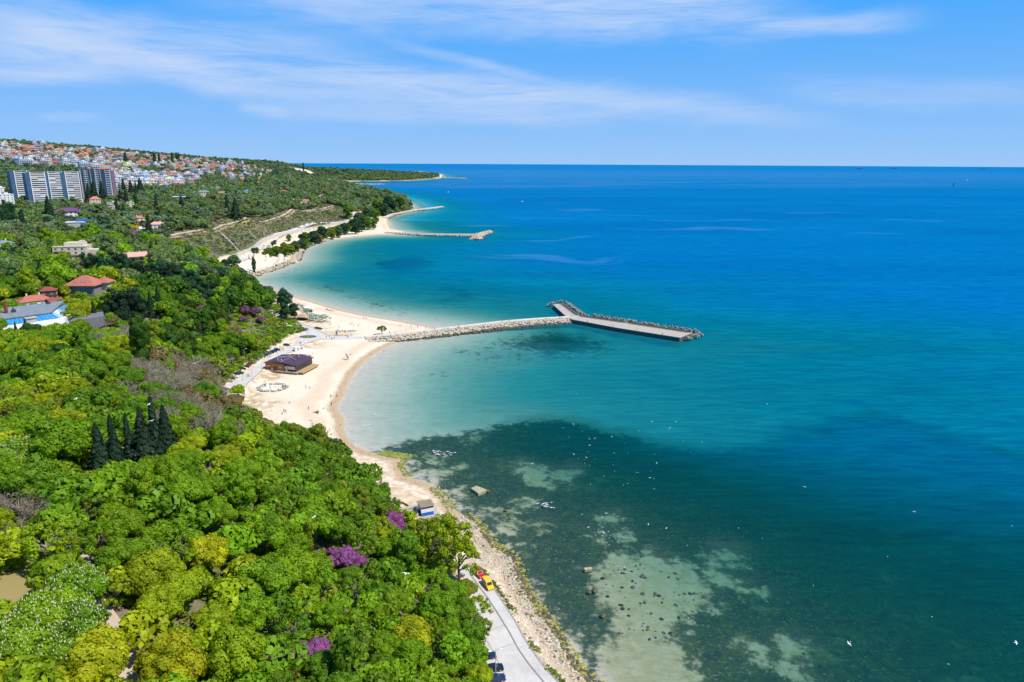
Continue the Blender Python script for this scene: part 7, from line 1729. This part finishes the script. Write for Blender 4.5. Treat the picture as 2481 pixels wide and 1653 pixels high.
# lamp posts
def lamp(px, py, h, label, arms=1, z=2.6):
    p = at_z(px, py, z); t = thing('street_lamp', label, 'street lamp', (p[0], p[1], max(hz(*p), 1)), .3)
    b = MB(); b.tube([(0, 0, -.2), (0, 0, h)], [.11, .07], 6); b.build('pole', M_METAL, t)
    for s in ([1] if arms == 1 else [-1, 1]):
        b = MB(); b.tube([(0, 0, h - .1), (s * 1.0, 0, h + .2)], .05, 5); b.build('arm', M_METAL, t); b = MB(); b.box((s * 1.25, 0, h + .2), (.8, .32, .16)); b.build('lamp_head', M_WHITE, t)
lamp(746, 820, 8, 'double headed street lamp on the traffic island', 2); lamp(611, 914, 7, 'street lamp on the seaward kerb of the parking road'); lamp(594, 884, 7, 'street lamp behind the middle of the parked row'); lamp(561, 906, 7, 'street lamp behind the near end of the parked row'); lamp(715, 824, 6.5, 'dark lamp post at the grassy corner of the turning loop'); lamp(748, 832, 5.5, 'lamp post with a small sign on the sand side of the loop')
lamp(1201, 1645, 7.5, 'double headed lamp post beside the dark cars at the bottom edge', 2); lamp(1150, 1545, 7, 'lamp post half hidden by trees at the road edge', 1); lamp(580, 665, 6, 'lamp post at the little beach end of the promenade'); lamp(596, 648, 7, 'lamp post beside the slim poplar on the promenade')
p = at_z(730, 797, 2.6); t = thing('road_sign', 'round blue road sign at the mouth of the car park', 'road sign', (p[0], p[1], 2.5)); b = MB(); b.tube([(0, 0, 0), (0, 0, 2.2)], .04, 5); b.build('post', M_METAL, t); b = MB(); b.tube([(0, -.06, 2.4), (0, -.02, 2.4)], .4, 12); b.build('disc', M_BLUE, t)
for i, (px, py, h) in enumerate([(3, 353, 26), (419, 380, 22), (431, 386, 14)]):
    q = gpt(px, py); t = thing('mast', ['tall thin mast at the left end of the skyline', 'lattice mast standing alone on the ridge', 'short mast right of the lattice mast on the ridge'][i], 'mast', q); b = MB(); b.tube([(0, 0, 0), (0, 0, h)], [.9, .35], 5); b.build('pole', M_METAL, t); b = MB(); b.box((0, 0, h * .8), (2.6, .6, .6)); b.build('antenna', M_METAL, t)

# ------------------------------------------------------------------ hut, basin, walls
c1, c2, c3 = at_z(1021, 1251, 1.6), at_z(1051, 1245, 1.6), at_z(1011, 1239, 1.6)
ha = math.atan2(c2[1] - c1[1], c2[0] - c1[0]); hw_ = float(np.hypot(*(c2 - c1))); hd_ = 4.2
hc = (c1 + c2) / 2 + np.array([-math.sin(ha), math.cos(ha)]) * hd_ / 2
hut = thing('beach_hut', 'square white hut with blue bands and a stained flat roof on the sand', 'hut', (float(hc[0]), float(hc[1]), 1.55), ha); landmark('the blue banded hut', hut, ('beach', 'wood'))
b = MB(); b.box((0, 0, .35), (hw_, hd_, 1.5)); b.build('lower_band', M_BLUE, hut); b = MB(); b.box((0, 0, 1.75), (hw_ - .02, hd_ - .02, 1.3)); b.build('wall', M_WHITE, hut); b = MB(); b.box((0, 0, 2.75), (hw_, hd_, .7)); b.build('upper_band', M_BLUE, hut)
b = MB(); b.box((0, 0, 3.22), (hw_ + .5, hd_ + .5, .24)); b.build('roof', mat('lichen_roof', (.26, .20, .13), .9, .35, 1.2), hut)
for i in range(3): b = MB(); b.box((-hw_ * .1 + i * 1.0, -hd_ / 2 - .02, 2.75), (.85, .08, .42)); b.build('slit_window', M_DARK, hut)
b = MB(); b.box((-hw_ / 2 - .02, -.6, 1.0), (.08, 1.0, 2.0)); b.build('doorway', M_DARK, hut)
b = MB(); b.box((.5, -.8, -.35), (hw_ + 3.4, hd_ + 2.6, .4)); b.build('plinth', M_CONC, hut)
bp = at_z(984, 1248, 1.6); bs = thing('walled_basin', 'open concrete basin with dark inner walls left of the blue banded hut', 'basin', (bp[0], bp[1], 1.3), ha - .15)
for c, s in [((0, -2.6, .6), (7.2, .35, 1.6)), ((0, 2.6, .6), (7.2, .35, 1.6)), ((-3.6, 0, .6), (.35, 4.85, 1.6)), ((3.6, 0, .6), (.35, 4.85, 1.6)), ((-.6, 0, .55), (.3, 4.85, 1.4))]: b = MB(); b.box(c, s); b.build('basin_wall', M_CONC, bs)
b = MB(); b.box((-2.1, 0, -.1), (2.7, 4.85, .1)); b.build('basin_floor', M_DARK, bs); b = MB(); b.box((1.5, 0, .5), (3.9, 4.85, .2)); b.build('basin_cover', M_GREY, bs)
b = MB(); q = at_z(997, 1231, 1.6); b.box((q[0], q[1], 1.9), (7, .8, .6), 0, ha); tag(b.build('low_wall', M_CONC), 'low concrete wall running from the blue banded hut to the trees', 'wall')
b = MB(); q = at_z(981, 1224, 1.6); b.box((q[0], q[1], 1.9), (3.4, .35, .7), 0, -.75); tag(b.build('beam', M_BROWN), 'dark timber beam lying on the sand above the basin', 'beam')
q0, q1 = at_z(898, 1178, 1.6), at_z(943, 1176, 1.6); b = MB(); v = q1 - q0; b.box((*(q0 + q1) / 2, 2.0), (float(np.hypot(*v)), .5, 1.9), 0, math.atan2(v[1], v[0])); tag(b.build('stone_wall', mat('mottled_wall', (.42, .40, .38), .9, .5, 1.6)), 'mottled grey stone wall across the sand beside the stream', 'wall')
q = at_z(903, 1157, 1.5); t = thing('sun_lounger', 'dark slatted bench on the sand above the mottled wall', 'bench', (q[0], q[1], hz(*q)), .2); b = MB(); b.box((0, 0, .45), (4.2, .7, .12)); b.build('seat', M_DARK, t); b = MB(); b.box((0, .35, .85), (4.2, .1, .6)); b.build('backrest', M_DARK, t); [link('leg', (lambda m: m.mesh('leg', M_DARK))(MB().box((0, 0, .2), (.1, .6, .5))), t, (s, 0, 0)) for s in (-1.8, 1.8)]; t.name = 'long_bench'
q = at_z(914, 1157, 1.5); t = thing('parasol', 'small bright pink parasol at the end of the dark bench', 'parasol', (q[0], q[1], hz(*q))); b = MB(); b.add([(0, 0, 1.5)] + [(.9 * math.cos(k * .785), .9 * math.sin(k * .785), 1.1) for k in range(8)], [[0, 1 + k, 1 + (k + 1) % 8] for k in range(8)]); b.build('shade', mat('hot_pink', (.75, .08, .30), .8), t); b = MB(); b.tube([(0, 0, 0), (0, 0, 1.5)], .04, 5); b.build('pole', M_METAL, t)
q = gpt(462, 812); 
# raft, blocks and washed rocks
rp = [at_z(*p_, .5) for p_ in [(1141, 1183), (1155, 1176), (1180, 1188), (1159, 1197)]]; rc = np.mean(rp, 0)
t = thing('concrete_slab', 'tilted mossy concrete slab lying in the shallow weed', 'slab', (float(rc[0]), float(rc[1]), 0)); b = MB(); b.prism([p_ - rc for p_ in rp], [-.5, -.5, -.7, -.5], [.75, .65, .35, .55]); b.build('slab', mat('mossy_concrete', (.36, .33, .19), .9, .3, .9), t); b = MB(); b.box((rp[2][0] - rc[0] + .4, rp[2][1] - rc[1], .15), (1.2, 1.0, .5), 0, .5); b.build('rusty_end', mat('rust', (.25, .07, .04), .9, .3, 1), t); landmark('the mossy slab', t, ('beach',))
q = at_z(1425, 1379, .2); b = MB(); b.box((q[0], q[1], 0), (2.3, 1.1, .9), 0, .2); tag(b.build('concrete_block', mat('mossy_concrete', (.36, .33, .19))), 'single brown concrete block awash at the edge of the pale sand patch', 'block')
for i, (px, py, r) in enumerate([(1071, 1100, 1.3), (1225, 1237, .7), (1231, 1229, .6), (1200, 1310, .5), (1197, 1313, .4), (1440, 1432, 1.0), (1428, 1435, .8), (1462, 1492, .8), (1318, 1224, .7)]):
    q = at_z(px, py, 0); o = rocks('sea_rock', [0], [0], [0], [r], [M_WETST], [0], None, np.random.default_rng(90 + i)); o.location = (q[0], q[1], -.05)
    tag(o, ['largest washed rock, ringed with white spray off the green weed', 'dark rock at the far end of the curved sandbar', 'smaller dark rock beside the curved sandbar rock', 'pale rock just off the tree covered point', 'small rock beside the one off the tree covered point', 'dark clump of rock at the left edge of the big sand patch', 'left hand rock of the dark clump by the big sand patch', 'lone dark rock below the clump by the big sand patch', 'washed rock with a little foam far right of the hut'][i], 'rock')
def foam(name, pts, r, seed, label=None):
    rg = np.random.default_rng(seed); b = MB()
    for (px, py) in pts:
        q = at_z(px, py, 0)
        for k in range(9):
            a = rg.uniform(0, 6.28, 1)[0]; c = q + rg.normal(0, r, 2) * (1.6, .8); n = 7; rr = r * rg.uniform(.1, .35)
            b.prism([(c[0] + rr * 1.8 * math.cos(6.283 * j / n) * rg.uniform(.6, 1.2), c[1] + rr * .7 * math.sin(6.283 * j / n) * rg.uniform(.6, 1.2)) for j in range(n)], .02, .05)
    return tag(b.build(name, mat('foam', (.75, .77, .78), .8)), label, 'foam' if label else None, None, 'stuff')
foam('sea_foam', [(1062, 1096), (1068, 1100), (1075, 1101), (1080, 1098), (1318, 1222), (1326, 1227)], 1.1, 4)
foam('surf_line', [(836, 1032), (840, 1042), (846, 1050), (852, 1058), (858, 1065)], .6, 5); foam('surf_line', [(902, 998), (906, 1003), (889, 1030), (888, 1034)], .7, 6)

# ------------------------------------------------------------------ vehicles
def road_dir(p, q): a_, b__ = at_z(*p, 2.6), at_z(*q, 2.6); return math.atan2(b__[1] - a_[1], b__[0] - a_[0])
hd = road_dir((1160, 1385), (1195, 1432))
q = at_z(1182, 1421, 2.6); van = car('van', (q[0], q[1], 2.6), hd, (.78, .50, .005), 'bright yellow van driving down the shore road', name='delivery_van', cat='van'); landmark('the yellow van', van, ('wood', 'beach'))
q = at_z(1160, 1393, 2.6); rc_ = car('saloon', (q[0], q[1], 2.6), hd + .08, (.55, .005, .012), 'glossy red car stopped behind the yellow van', cat='car'); landmark('the red car', rc_, ('wood', 'beach'))
for i, (px, py, c, lb) in enumerate([(1181, 1594, (.012, .025, .07), 'dark blue car half under the trees at the bottom edge'), (1196, 1624, (.012, .014, .03), 'black car below the dark blue one at the road edge'), (1200, 1649, (.012, .03, .09), 'navy car cut by the bottom edge of the picture')]):
    q = at_z(px, py, 2.6); car('saloon' if i else 'hatch', (q[0], q[1], 2.6), .25, c, lb, 'dark cars parked at the bottom edge')
ROW = [(215, 1040, 'silver', (.5, .5, .5)), (237, 1018, 'red', (.32, .01, .012)), (265, 1000, 'white', (.75, .75, .75)), (287, 972, 'dark teal', (.02, .05, .07)), (315, 962, 'dark green', (.015, .05, .05)), (340, 926, 'black', (.012, .012, .015)), (370, 906, 'charcoal', (.02, .022, .03)), (395, 890, 'crimson', (.35, .012, .02)), (420, 876, 'blue', (.02, .06, .16)), (447, 858, 'pearl white', (.7, .72, .75)), (468, 840, 'steel blue', (.06, .13, .24)), (492, 826, 'pale blue', (.16, .28, .42)), (525, 810, 'navy', (.012, .03, .12)), (556, 794, 'indigo', (.02, .02, .16)), (582, 781, 'royal blue', (.015, .05, .2)), (612, 769, 'black blue', (.01, .015, .05)), (638, 757, 'deep teal', (.012, .04, .07)), (670, 742, 'midnight blue', (.012, .02, .07))]
for i, (rx, ry, cn, c) in enumerate(ROW):
    q = at_z(500 + rx * .2551, 660 + ry * .2551, 2.6); car(['saloon', 'hatch'][i % 2], (q[0], q[1], 2.6), .12 + random.uniform(-.05, .05) + (math.pi if i % 3 == 0 else 0), c, f'{cn} car ' + ('at the near end of the row parked along the beach road' if i == 0 else 'at the far end of the row parked along the beach road' if i == 17 else f'parked in the beach road row behind the {ROW[i-1][2]} one'), 'cars parked along the beach road')
q = at_z(694, 838, 2.6); car('hatch', (q[0], q[1], 2.6), .2, (.02, .02, .025), 'black car parked alone before the bend of the beach road')
q = at_z(545, 946, 2.6); car('hatch', (q[0], q[1], 2.6), .3, (.05, .055, .06), 'grey car under the trees at the start of the beach road')
LOT = [(710, 789, 'charcoal', (.03, .03, .035)), (718, 792, 'navy', (.012, .02, .06)), (704, 787, 'silver', (.5, .5, .52)), (697, 784, 'white', (.75, .75, .75)), (684, 779, 'dark blue', (.01, .02, .06)), (677, 770, 'pale grey', (.55, .55, .56)), (670, 766, 'cream', (.6, .58, .5)), (660, 760, 'pearl', (.7, .7, .7)), (655, 757, 'steel blue', (.1, .2, .32))]
for px, py, cn, c in LOT:
    q = at_z(px, py, 2.6); car(random.choice(['saloon', 'hatch']), (q[0], q[1], 2.6), 1.0 + random.uniform(-.1, .1), c, f'{cn} car in the small car park below the big poplar', 'cars in the small car park')
for i, (zx, zy, cn, c) in enumerate([(540, 218, 'deep blue', (.02, .08, .3)), (535, 238, 'ice blue', (.45, .6, .7)), (430, 245, 'white', (.75, .75, .75)), (465, 215, 'silver', (.5, .5, .52)), (800, 110, 'navy', (.02, .05, .15)), (1070, 30, 'pale grey', (.6, .6, .6)), (1090, 55, 'black', (.02, .02, .02))]):
    q = at_z(560 + zx * .17, 560 + zy * .17, 3.6); car('saloon', (q[0], q[1], hz(*q) + .3), .5, c, f'{cn} car on the car park below the retaining wall', 'cars below the retaining wall')

# ------------------------------------------------------------------ people
PCOL = [((.03, .03, .04), 'black'), ((.55, .06, .05), 'red'), ((.75, .75, .73), 'white'), ((.05, .10, .3), 'blue'), ((.25, .24, .24), 'grey'), ((.03, .05, .1), 'navy'), ((.5, .3, .12), 'tan'), ((.6, .25, .35), 'pink')]
PEOPLE = '395,990 407,992 347,1030 608,805 600,800 718,735 733,740 700,725 888,685 897,683 1088,648s 1105,650s 1140,640 1172,632 1192,652 1215,645 1340,632 1350,630 1370,608 1382,608 1740,575 1495,437 1517,440 1178,505 1260,520 1368,490 1383,485 1398,505 1445,500 950,490 978,488 965,495 1372,775s 1570,762l 1685,722l 945,1090 975,1092s 1177,1170 1188,1170 1238,1163 1187,1242 1120,1277s 970,1297 787,1233s 615,1277s 737,1315 722,1335s 755,1325 990,1400l 1005,1447 1030,1450l 1055,1452s 1133,1483 1167,1490 1150,1505s 1177,1523s 1825,650 1840,507 1945,510 2007,518 2083,525 2165,530'
VERB = {'': 'standing', 's': 'sitting', 'l': 'lying', 'w': 'walking'}
def add_person(px, py, k, z=1.2, zone='beach', base=None, where='on the sand', zz=None):
    q = at_z(px, py, z); c, cn = PCOL[random.randrange(len(PCOL))]; pose = {'s': 'sit', 'l': 'lie', '': 'stand', 'w': 'walk'}[k]
    o = person(pose, (q[0], q[1], (max(hz(*q), .3) + .03) if zz is None else zz), random.uniform(0, 6.28), c, base, 'people on the beach and paths')
    if base is None: later(o, f'person in {cn} {VERB[k]} {where}', zone)
    return o
for w_ in PEOPLE.split():
    k = w_[-1] if w_[-1] in 'sl' else ''; rx, ry = map(float, w_.rstrip('sl').split(',')); onroad = (550 < rx < 910 and 660 < ry < 820) or (rx < 420 and 980 < ry < 1040)
    add_person(500 + rx * .2551, 660 + ry * .2551, k if k else random.choice(['', 'w']), 2.6 if onroad else 1.6, where='on the beach road' if onroad else 'on the sand', zz=2.62 if onroad else None)
for i, (zx, zy) in enumerate([(605, 450), (625, 440), (640, 435), (505, 495), (740, 310), (745, 322), (760, 300), (800, 400), (765, 415), (740, 370), (735, 345), (160, 580)]): add_person(560 + zx * .17, 560 + zy * .17, 'w', 3.4, where='on the promenade')
o = person('walk', (*at_z(1149, 1383, 2.6), 2.62), 2.0, (.6, .03, .03), 'person in red walking up the shore road behind the red car', None)
q = gpt(161, 1362); person('walk', q, 1.2, (.30, .36, .62), 'person in pale blue walking on the park path between the trees'); person('walk', (q[0] + .8, q[1] + .2, q[2]), 1.3, (.03, .03, .04), 'person in black walking beside the one in pale blue on the park path')
for i, (px, py) in enumerate([(1354, 745), (1358, 747)]): q = at_z(px, py, 3.0); person('stand', (q[0], q[1], 3.01), i * 2, PCOL[i * 2][0], ['person in black standing on the short arm of the pier', 'person in white standing on the short arm of the pier'][i])
for i, (px, py) in enumerate([(1217, 779.6), (1223, 779.2), (1086, 795.5)]): q = at_z(px, py, 3.1); person('walk', (q[0], q[1], 3.12), i, PCOL[i][0], ['person in black walking on the long breakwater, near its middle', 'person in red walking on the long breakwater, near its middle', 'person in white walking near the beach end of the long breakwater'][i])

# ------------------------------------------------------------------ gulls and boats
b = MB(); b.blob((0, 0, .08), (.24, .10, .10), 0, np.random.default_rng(3), .03, 2).blob((.22, 0, .20), (.07, .06, .06), 0, np.random.default_rng(4), .03, 1); b.add([(-.2, -.04, .1), (-.2, .04, .1), (-.42, 0, .15), (-.2, 0, .15)], [[0, 1, 2], [0, 2, 3], [1, 3, 2]]); _gsit = b.mesh('gull', M_GULL, True)
b = MB(); b.blob((0, 0, 0), (.26, .09, .09), 0, np.random.default_rng(3), .03, 2).blob((.26, 0, .04), (.07, .06, .06), 0, np.random.default_rng(4), .03, 1)
for s in (-1, 1): b.add([(.12, s * .06, .03), (-.10, s * .06, .03), (-.06, s * .42, .16), (.14, s * .40, .16), (-.16, s * .78, .08), (-.06, s * .76, .09)], [[0, 1, 2, 3], [3, 2, 4, 5]])
b.add([(-.2, -.05, 0), (-.2, .05, 0), (-.42, .07, 0), (-.42, -.07, 0)], [[0, 1, 2, 3]]); _gfly = b.mesh('gull', M_GULL)
def gull(px, py, fly=False, z=.02, label=None, sc=.75):
    q = at_z(px, py, z); o = link('gull', _gfly if fly else _gsit, None, (q[0], q[1], z), random.uniform(0, 6.28), sc)
    return tag(o, label or ('small white gull in flight low over the dark weedy water' if fly else 'white gull floating on the sea between the pier and the shore road'), 'gull', 'gulls over the weedy water' if fly else 'gulls floating on the sea')
rg = np.random.default_rng(12)
G_ = [(1397, 955), (1579, 1022), (1636, 1022), (1624, 1037), (1620, 1041), (1545, 1014), (1586, 1050), (1488, 1034), (1251, 1024), (1239, 1028), (1410, 1045), (1379, 1060), (1364, 1037), (1391, 1033), (1388, 1028), (1428, 1065), (1429, 1079), (1424, 1095), (1442, 1113), (1415, 1114), (1428, 1128), (1416, 1123), (1520, 1098), (1548, 1044), (1586, 1101), (1488, 1098), (1512, 1075), (1654, 1069), (1700, 1072), (1288, 1124), (1489, 1142), (1430, 1174), (1522, 1172), (1510, 1176), (1576, 1158), (1584, 1161), (1461, 1279), (1508, 1257), (1614, 1280), (1572, 1271), (1664, 1322), (1846, 1305), (1970, 1420), (1786, 1405), (1667, 1498), (2059, 1556), (2258, 1495), (1858, 979), (2450, 1275), (1790, 1280), (2300, 1610), (2150, 1350), (1950, 1180), (2215, 1240)]
for px, py in G_: gull(px + rg.normal(0, 1), py, rg.random() < .25)
for i in range(46):
    c, s = [((1465, 1300), (28, 26)), ((1512, 1385), (16, 24)), ((1430, 1090), (45, 40)), ((1560, 1130), (90, 50)), ((1460, 1270), (50, 30))][rg.integers(5)]
    gull(c[0] + rg.normal(0, s[0] * .6), c[1] + rg.normal(0, s[1] * .6), rg.random() < .15)
for px, py, z, lb in [(984, 1390, 34, 'large white gull gliding above the trees left of the shore road'), (184, 967, 55, 'white gull flying above the wood at the far left'), (361, 980, 52, 'white gull flying above the bare trees'), (367, 1020, 50, 'white gull flying just above the dark spruces'), (471, 881, 45, 'white gull flying before the cliff'), (761, 1253, 30, 'white gull flying above the near wood, left of the vivid redbud'), (2057, 1560, 6, 'white gull flying low over the lower right water'), (2462, 1558, 8, 'white gull flying near the lower right edge'), (182, 1362, 40, 'white gull above the park path')]:
    gull(px, py, True, z, lb, 1.1)
def boat(px, py, label, L, mast=0.0, hull=None, sailm=None):
    q = at_z(px, py, 0); t = thing('sailing_boat' if mast else 'motor_boat', label, 'boat', (q[0], q[1], 0), random.uniform(-.4, .4) + (1.2 if mast else 0))
    b = MB(); P = [(-L / 2, -L * .14), (L * .2, -L * .16), (L / 2, 0), (L * .2, L * .16), (-L / 2, L * .14)]; b.prism(P, -.3, L * .12); b.build('hull', hull or M_WHITE, t); b = MB(); b.box((-L * .05, 0, L * .17), (L * .36, L * .18, L * .12), 0, 0, .8); b.build('cabin', M_WHITE, t)
    if mast:
        b = MB(); b.tube([(L * .05, 0, L * .1), (L * .05, 0, mast)], .12, 5); b.build('mast', M_METAL, t)
        if sailm:
            b = MB(); V = [(0, .06, L * .22), (-L * .48, .5, L * .24), (0, .06, mast * .97), (0, -.02, L * .22), (-L * .48, .42, L * .24), (0, -.02, mast * .97)]; b.add(V, [[0, 1, 2], [5, 4, 3]]); b.add(V, [[0, 3, 4, 1], [1, 4, 5, 2], [2, 5, 3, 0]]); b.build('mainsail', sailm, t)
            b = MB(); V = [(L * .08, 0, mast * .9), (L * .46, .3, L * .16), (L * .08, .6, L * .2), (L * .08, -.06, mast * .9), (L * .46, .24, L * .16), (L * .08, .54, L * .2)]; b.add(V, [[0, 1, 2], [5, 4, 3]]); b.add(V, [[0, 3, 4, 1], [1, 4, 5, 2], [2, 5, 3, 0]]); b.build('foresail', sailm, t)
M_DSAIL = mat('dark_sail', (.03, .06, .14), .7)
boat(1265, 489, 'small white motor boat alone in the middle distance of the bay', 9); boat(2233, 443, 'white sailed yacht left of the dark sail near the horizon', 13, 22, None, M_TENT); boat(2310, 452, 'yacht with a dark blue sail on the pale band of sea', 16, 30, M_DSAIL, M_DSAIL); boat(2326, 476, 'bare masted dark boat below the dark sailed yacht', 8, 12, M_DARK); boat(2343, 437, 'white motor boat furthest right near the pale band', 15); boat(1086, 466, 'tiny boat with a bare mast near the headland', 9, 12)
for i, (px, D) in enumerate([(2084, 17000), (2168, 19000), (2382, 18500)]):
    d_ = ray(px, 402); q = d_[:2] / d_[1] * D; t = thing('cargo_ship', ['leftmost of three grey ships on the horizon', 'middle grey ship on the horizon', 'rightmost grey ship on the horizon'][i], 'ship', (q[0], q[1], 0), .1); b = MB(); b.prism([(-80, -12), (70, -12), (90, 0), (70, 12), (-80, 12)], -2, 14); b.build('hull', M_DARK, t); b = MB(); b.box((-60, 0, 24), (22, 20, 20)); b.build('superstructure', M_GREY, t)

# wrack, pebbles and scraps lying on the sand
lx = np.array([at_z(rg.uniform(560, 960), rg.uniform(745, 1060), 1.2) for _ in range(900)]); k = (sdist(lx[:, 0], lx[:, 1], SANDPOLY) > 3) & (shore_dist(lx[:, 0], lx[:, 1]) > 2) & (sdist(lx[:, 0], lx[:, 1], FLATS[1][0]) < -1); lx = lx[k]
tag(rocks('beach_scraps', lx[:, 0], lx[:, 1], np.maximum(heights(lx[:, 0], lx[:, 1]), .1) + .02, rg.uniform(.06, .26, len(lx)), [M_BROWN, M_STONE2, M_BROWNST], rg.integers(0, 3, len(lx)), None, rg, .4), kind='stuff')
wr = []
for (ax, ay), (bx, by) in zip(COAST[15:58], COAST[16:59]):
    L = math.hypot(bx - ax, by - ay); ux_, uy_ = (bx - ax) / L, (by - ay) / L
    for t in np.arange(0, L, .9):
        if rg.random() < .55: o_ = 2.4 + .9 * math.sin(t * .35 + ax) + rg.normal(0, .35); wr.append((ax + ux_ * t - uy_ * o_, ay + uy_ * t + ux_ * o_))
wr = np.array(wr); tag(rocks('wrack_line', wr[:, 0], wr[:, 1], np.maximum(heights(wr[:, 0], wr[:, 1]), .05) + .01, rg.uniform(.08, .32, len(wr)), [M_BROWNST, M_WETST], rg.integers(0, 2, len(wr)), None, rg, .25), kind='stuff')

b = MB()
for (ax, ay), (bx, by) in zip(COAST[20:60], COAST[21:61]):
    L = math.hypot(bx - ax, by - ay); ux_, uy_ = (bx - ax) / L, (by - ay) / L; t = 0.0
    while t < L:
        l_ = rg.uniform(1.0, 4.5)
        if rg.random() < .42 and t + l_ < L:
            o_ = -rg.uniform(.5, 1.6); w_ = rg.uniform(.10, .30); a_ = [(ax + ux_ * (t + l_ * k / 4) - uy_ * (o_ + .25 * math.sin(k * 1.9 + t)), ay + uy_ * (t + l_ * k / 4) + ux_ * (o_ + .25 * math.sin(k * 1.9 + t))) for k in range(5)]
            V = [(x + uy_ * w_ * (.3 + .7 * math.sin(math.pi * k / 4)), y - ux_ * w_ * (.3 + .7 * math.sin(math.pi * k / 4)), .035) for k, (x, y) in enumerate(a_)] + [(x, y, .035) for x, y in a_]
            b.add(V, [[k, k + 1, k + 6, k + 5] for k in range(4)])
        t += l_
tag(b.build('surf_line', mat('foam', (.75, .77, .78), .8)), kind='stuff')

sp_ = np.array([at_z(*inpoly(rng, [(1450, 1400), (1520, 1360), (1640, 1380), (1710, 1440), (1660, 1490), (1620, 1560), (1500, 1540), (1470, 1470)]), -1.0) for _ in range(85)])
tag(rocks('seabed_stones', sp_[:, 0], sp_[:, 1], heights(sp_[:, 0], sp_[:, 1]) + .1, rg.uniform(.15, .75, 85) ** 1.3, [M_WETST, mat('weed_clump', (.02, .03, .012), .9, .4, 1)], rg.integers(0, 2, 85), None, rg, .6), kind='stuff')

# ------------------------------------------------------------------ word every label so that it singles out one thing
ORD = ['', 'second ', 'third ', 'fourth ', 'fifth ', 'sixth ', 'seventh ', 'eighth ', 'ninth ', 'tenth ', 'eleventh ', 'twelfth ', 'thirteenth ', 'fourteenth ', 'fifteenth ', 'sixteenth ', 'seventeenth ', 'eighteenth ', 'nineteenth ', 'twentieth ']
_g = {}
for o, base, zone, px, py in NAMED:
    best = min(((math.hypot(px - lx, (py - ly) * 1.15), ph, lx, ly) for ph, lx, ly, zs in LANDMARKS if zone in zs and abs(px - lx) + abs(py - ly) > .5), key=lambda t: t[0])
    d, ph, lx, ly = best; dx, dy = px - lx, py - ly
    rel = ('right of' if dx > 0 else 'left of') if abs(dx) > abs(dy) * 1.2 else ('below' if dy > 0 else 'above')
    _g.setdefault((base, rel, ph), []).append((d, o))
for (base, rel, ph), L in _g.items():
    L.sort(key=lambda t: t[0])
    for i, (d, o) in enumerate(L):
        if len(L) == 1: o['label'] = f'{base} {rel} {ph}'
        else: base = base if len(base.split()) < 6 or len(ph.split()) < 5 else ' '.join(base.split()[:-2] + base.split()[-1:]) if 'crowned' in base else base; o['label'] = f'{ORD[i] if i < len(ORD) else "%dth " % (i + 1)}nearest {base} {rel} {ph}'
for o in list(bpy.data.objects):
    for k in ('tone', 'form'):
        if k in o: del o[k]
for o in bpy.data.objects:
    if 'label' in o and len(o['label'].split()) > 16: o['label'] = o['label'].replace('pale ', '', 1).replace(' house with', ' house,', 1)
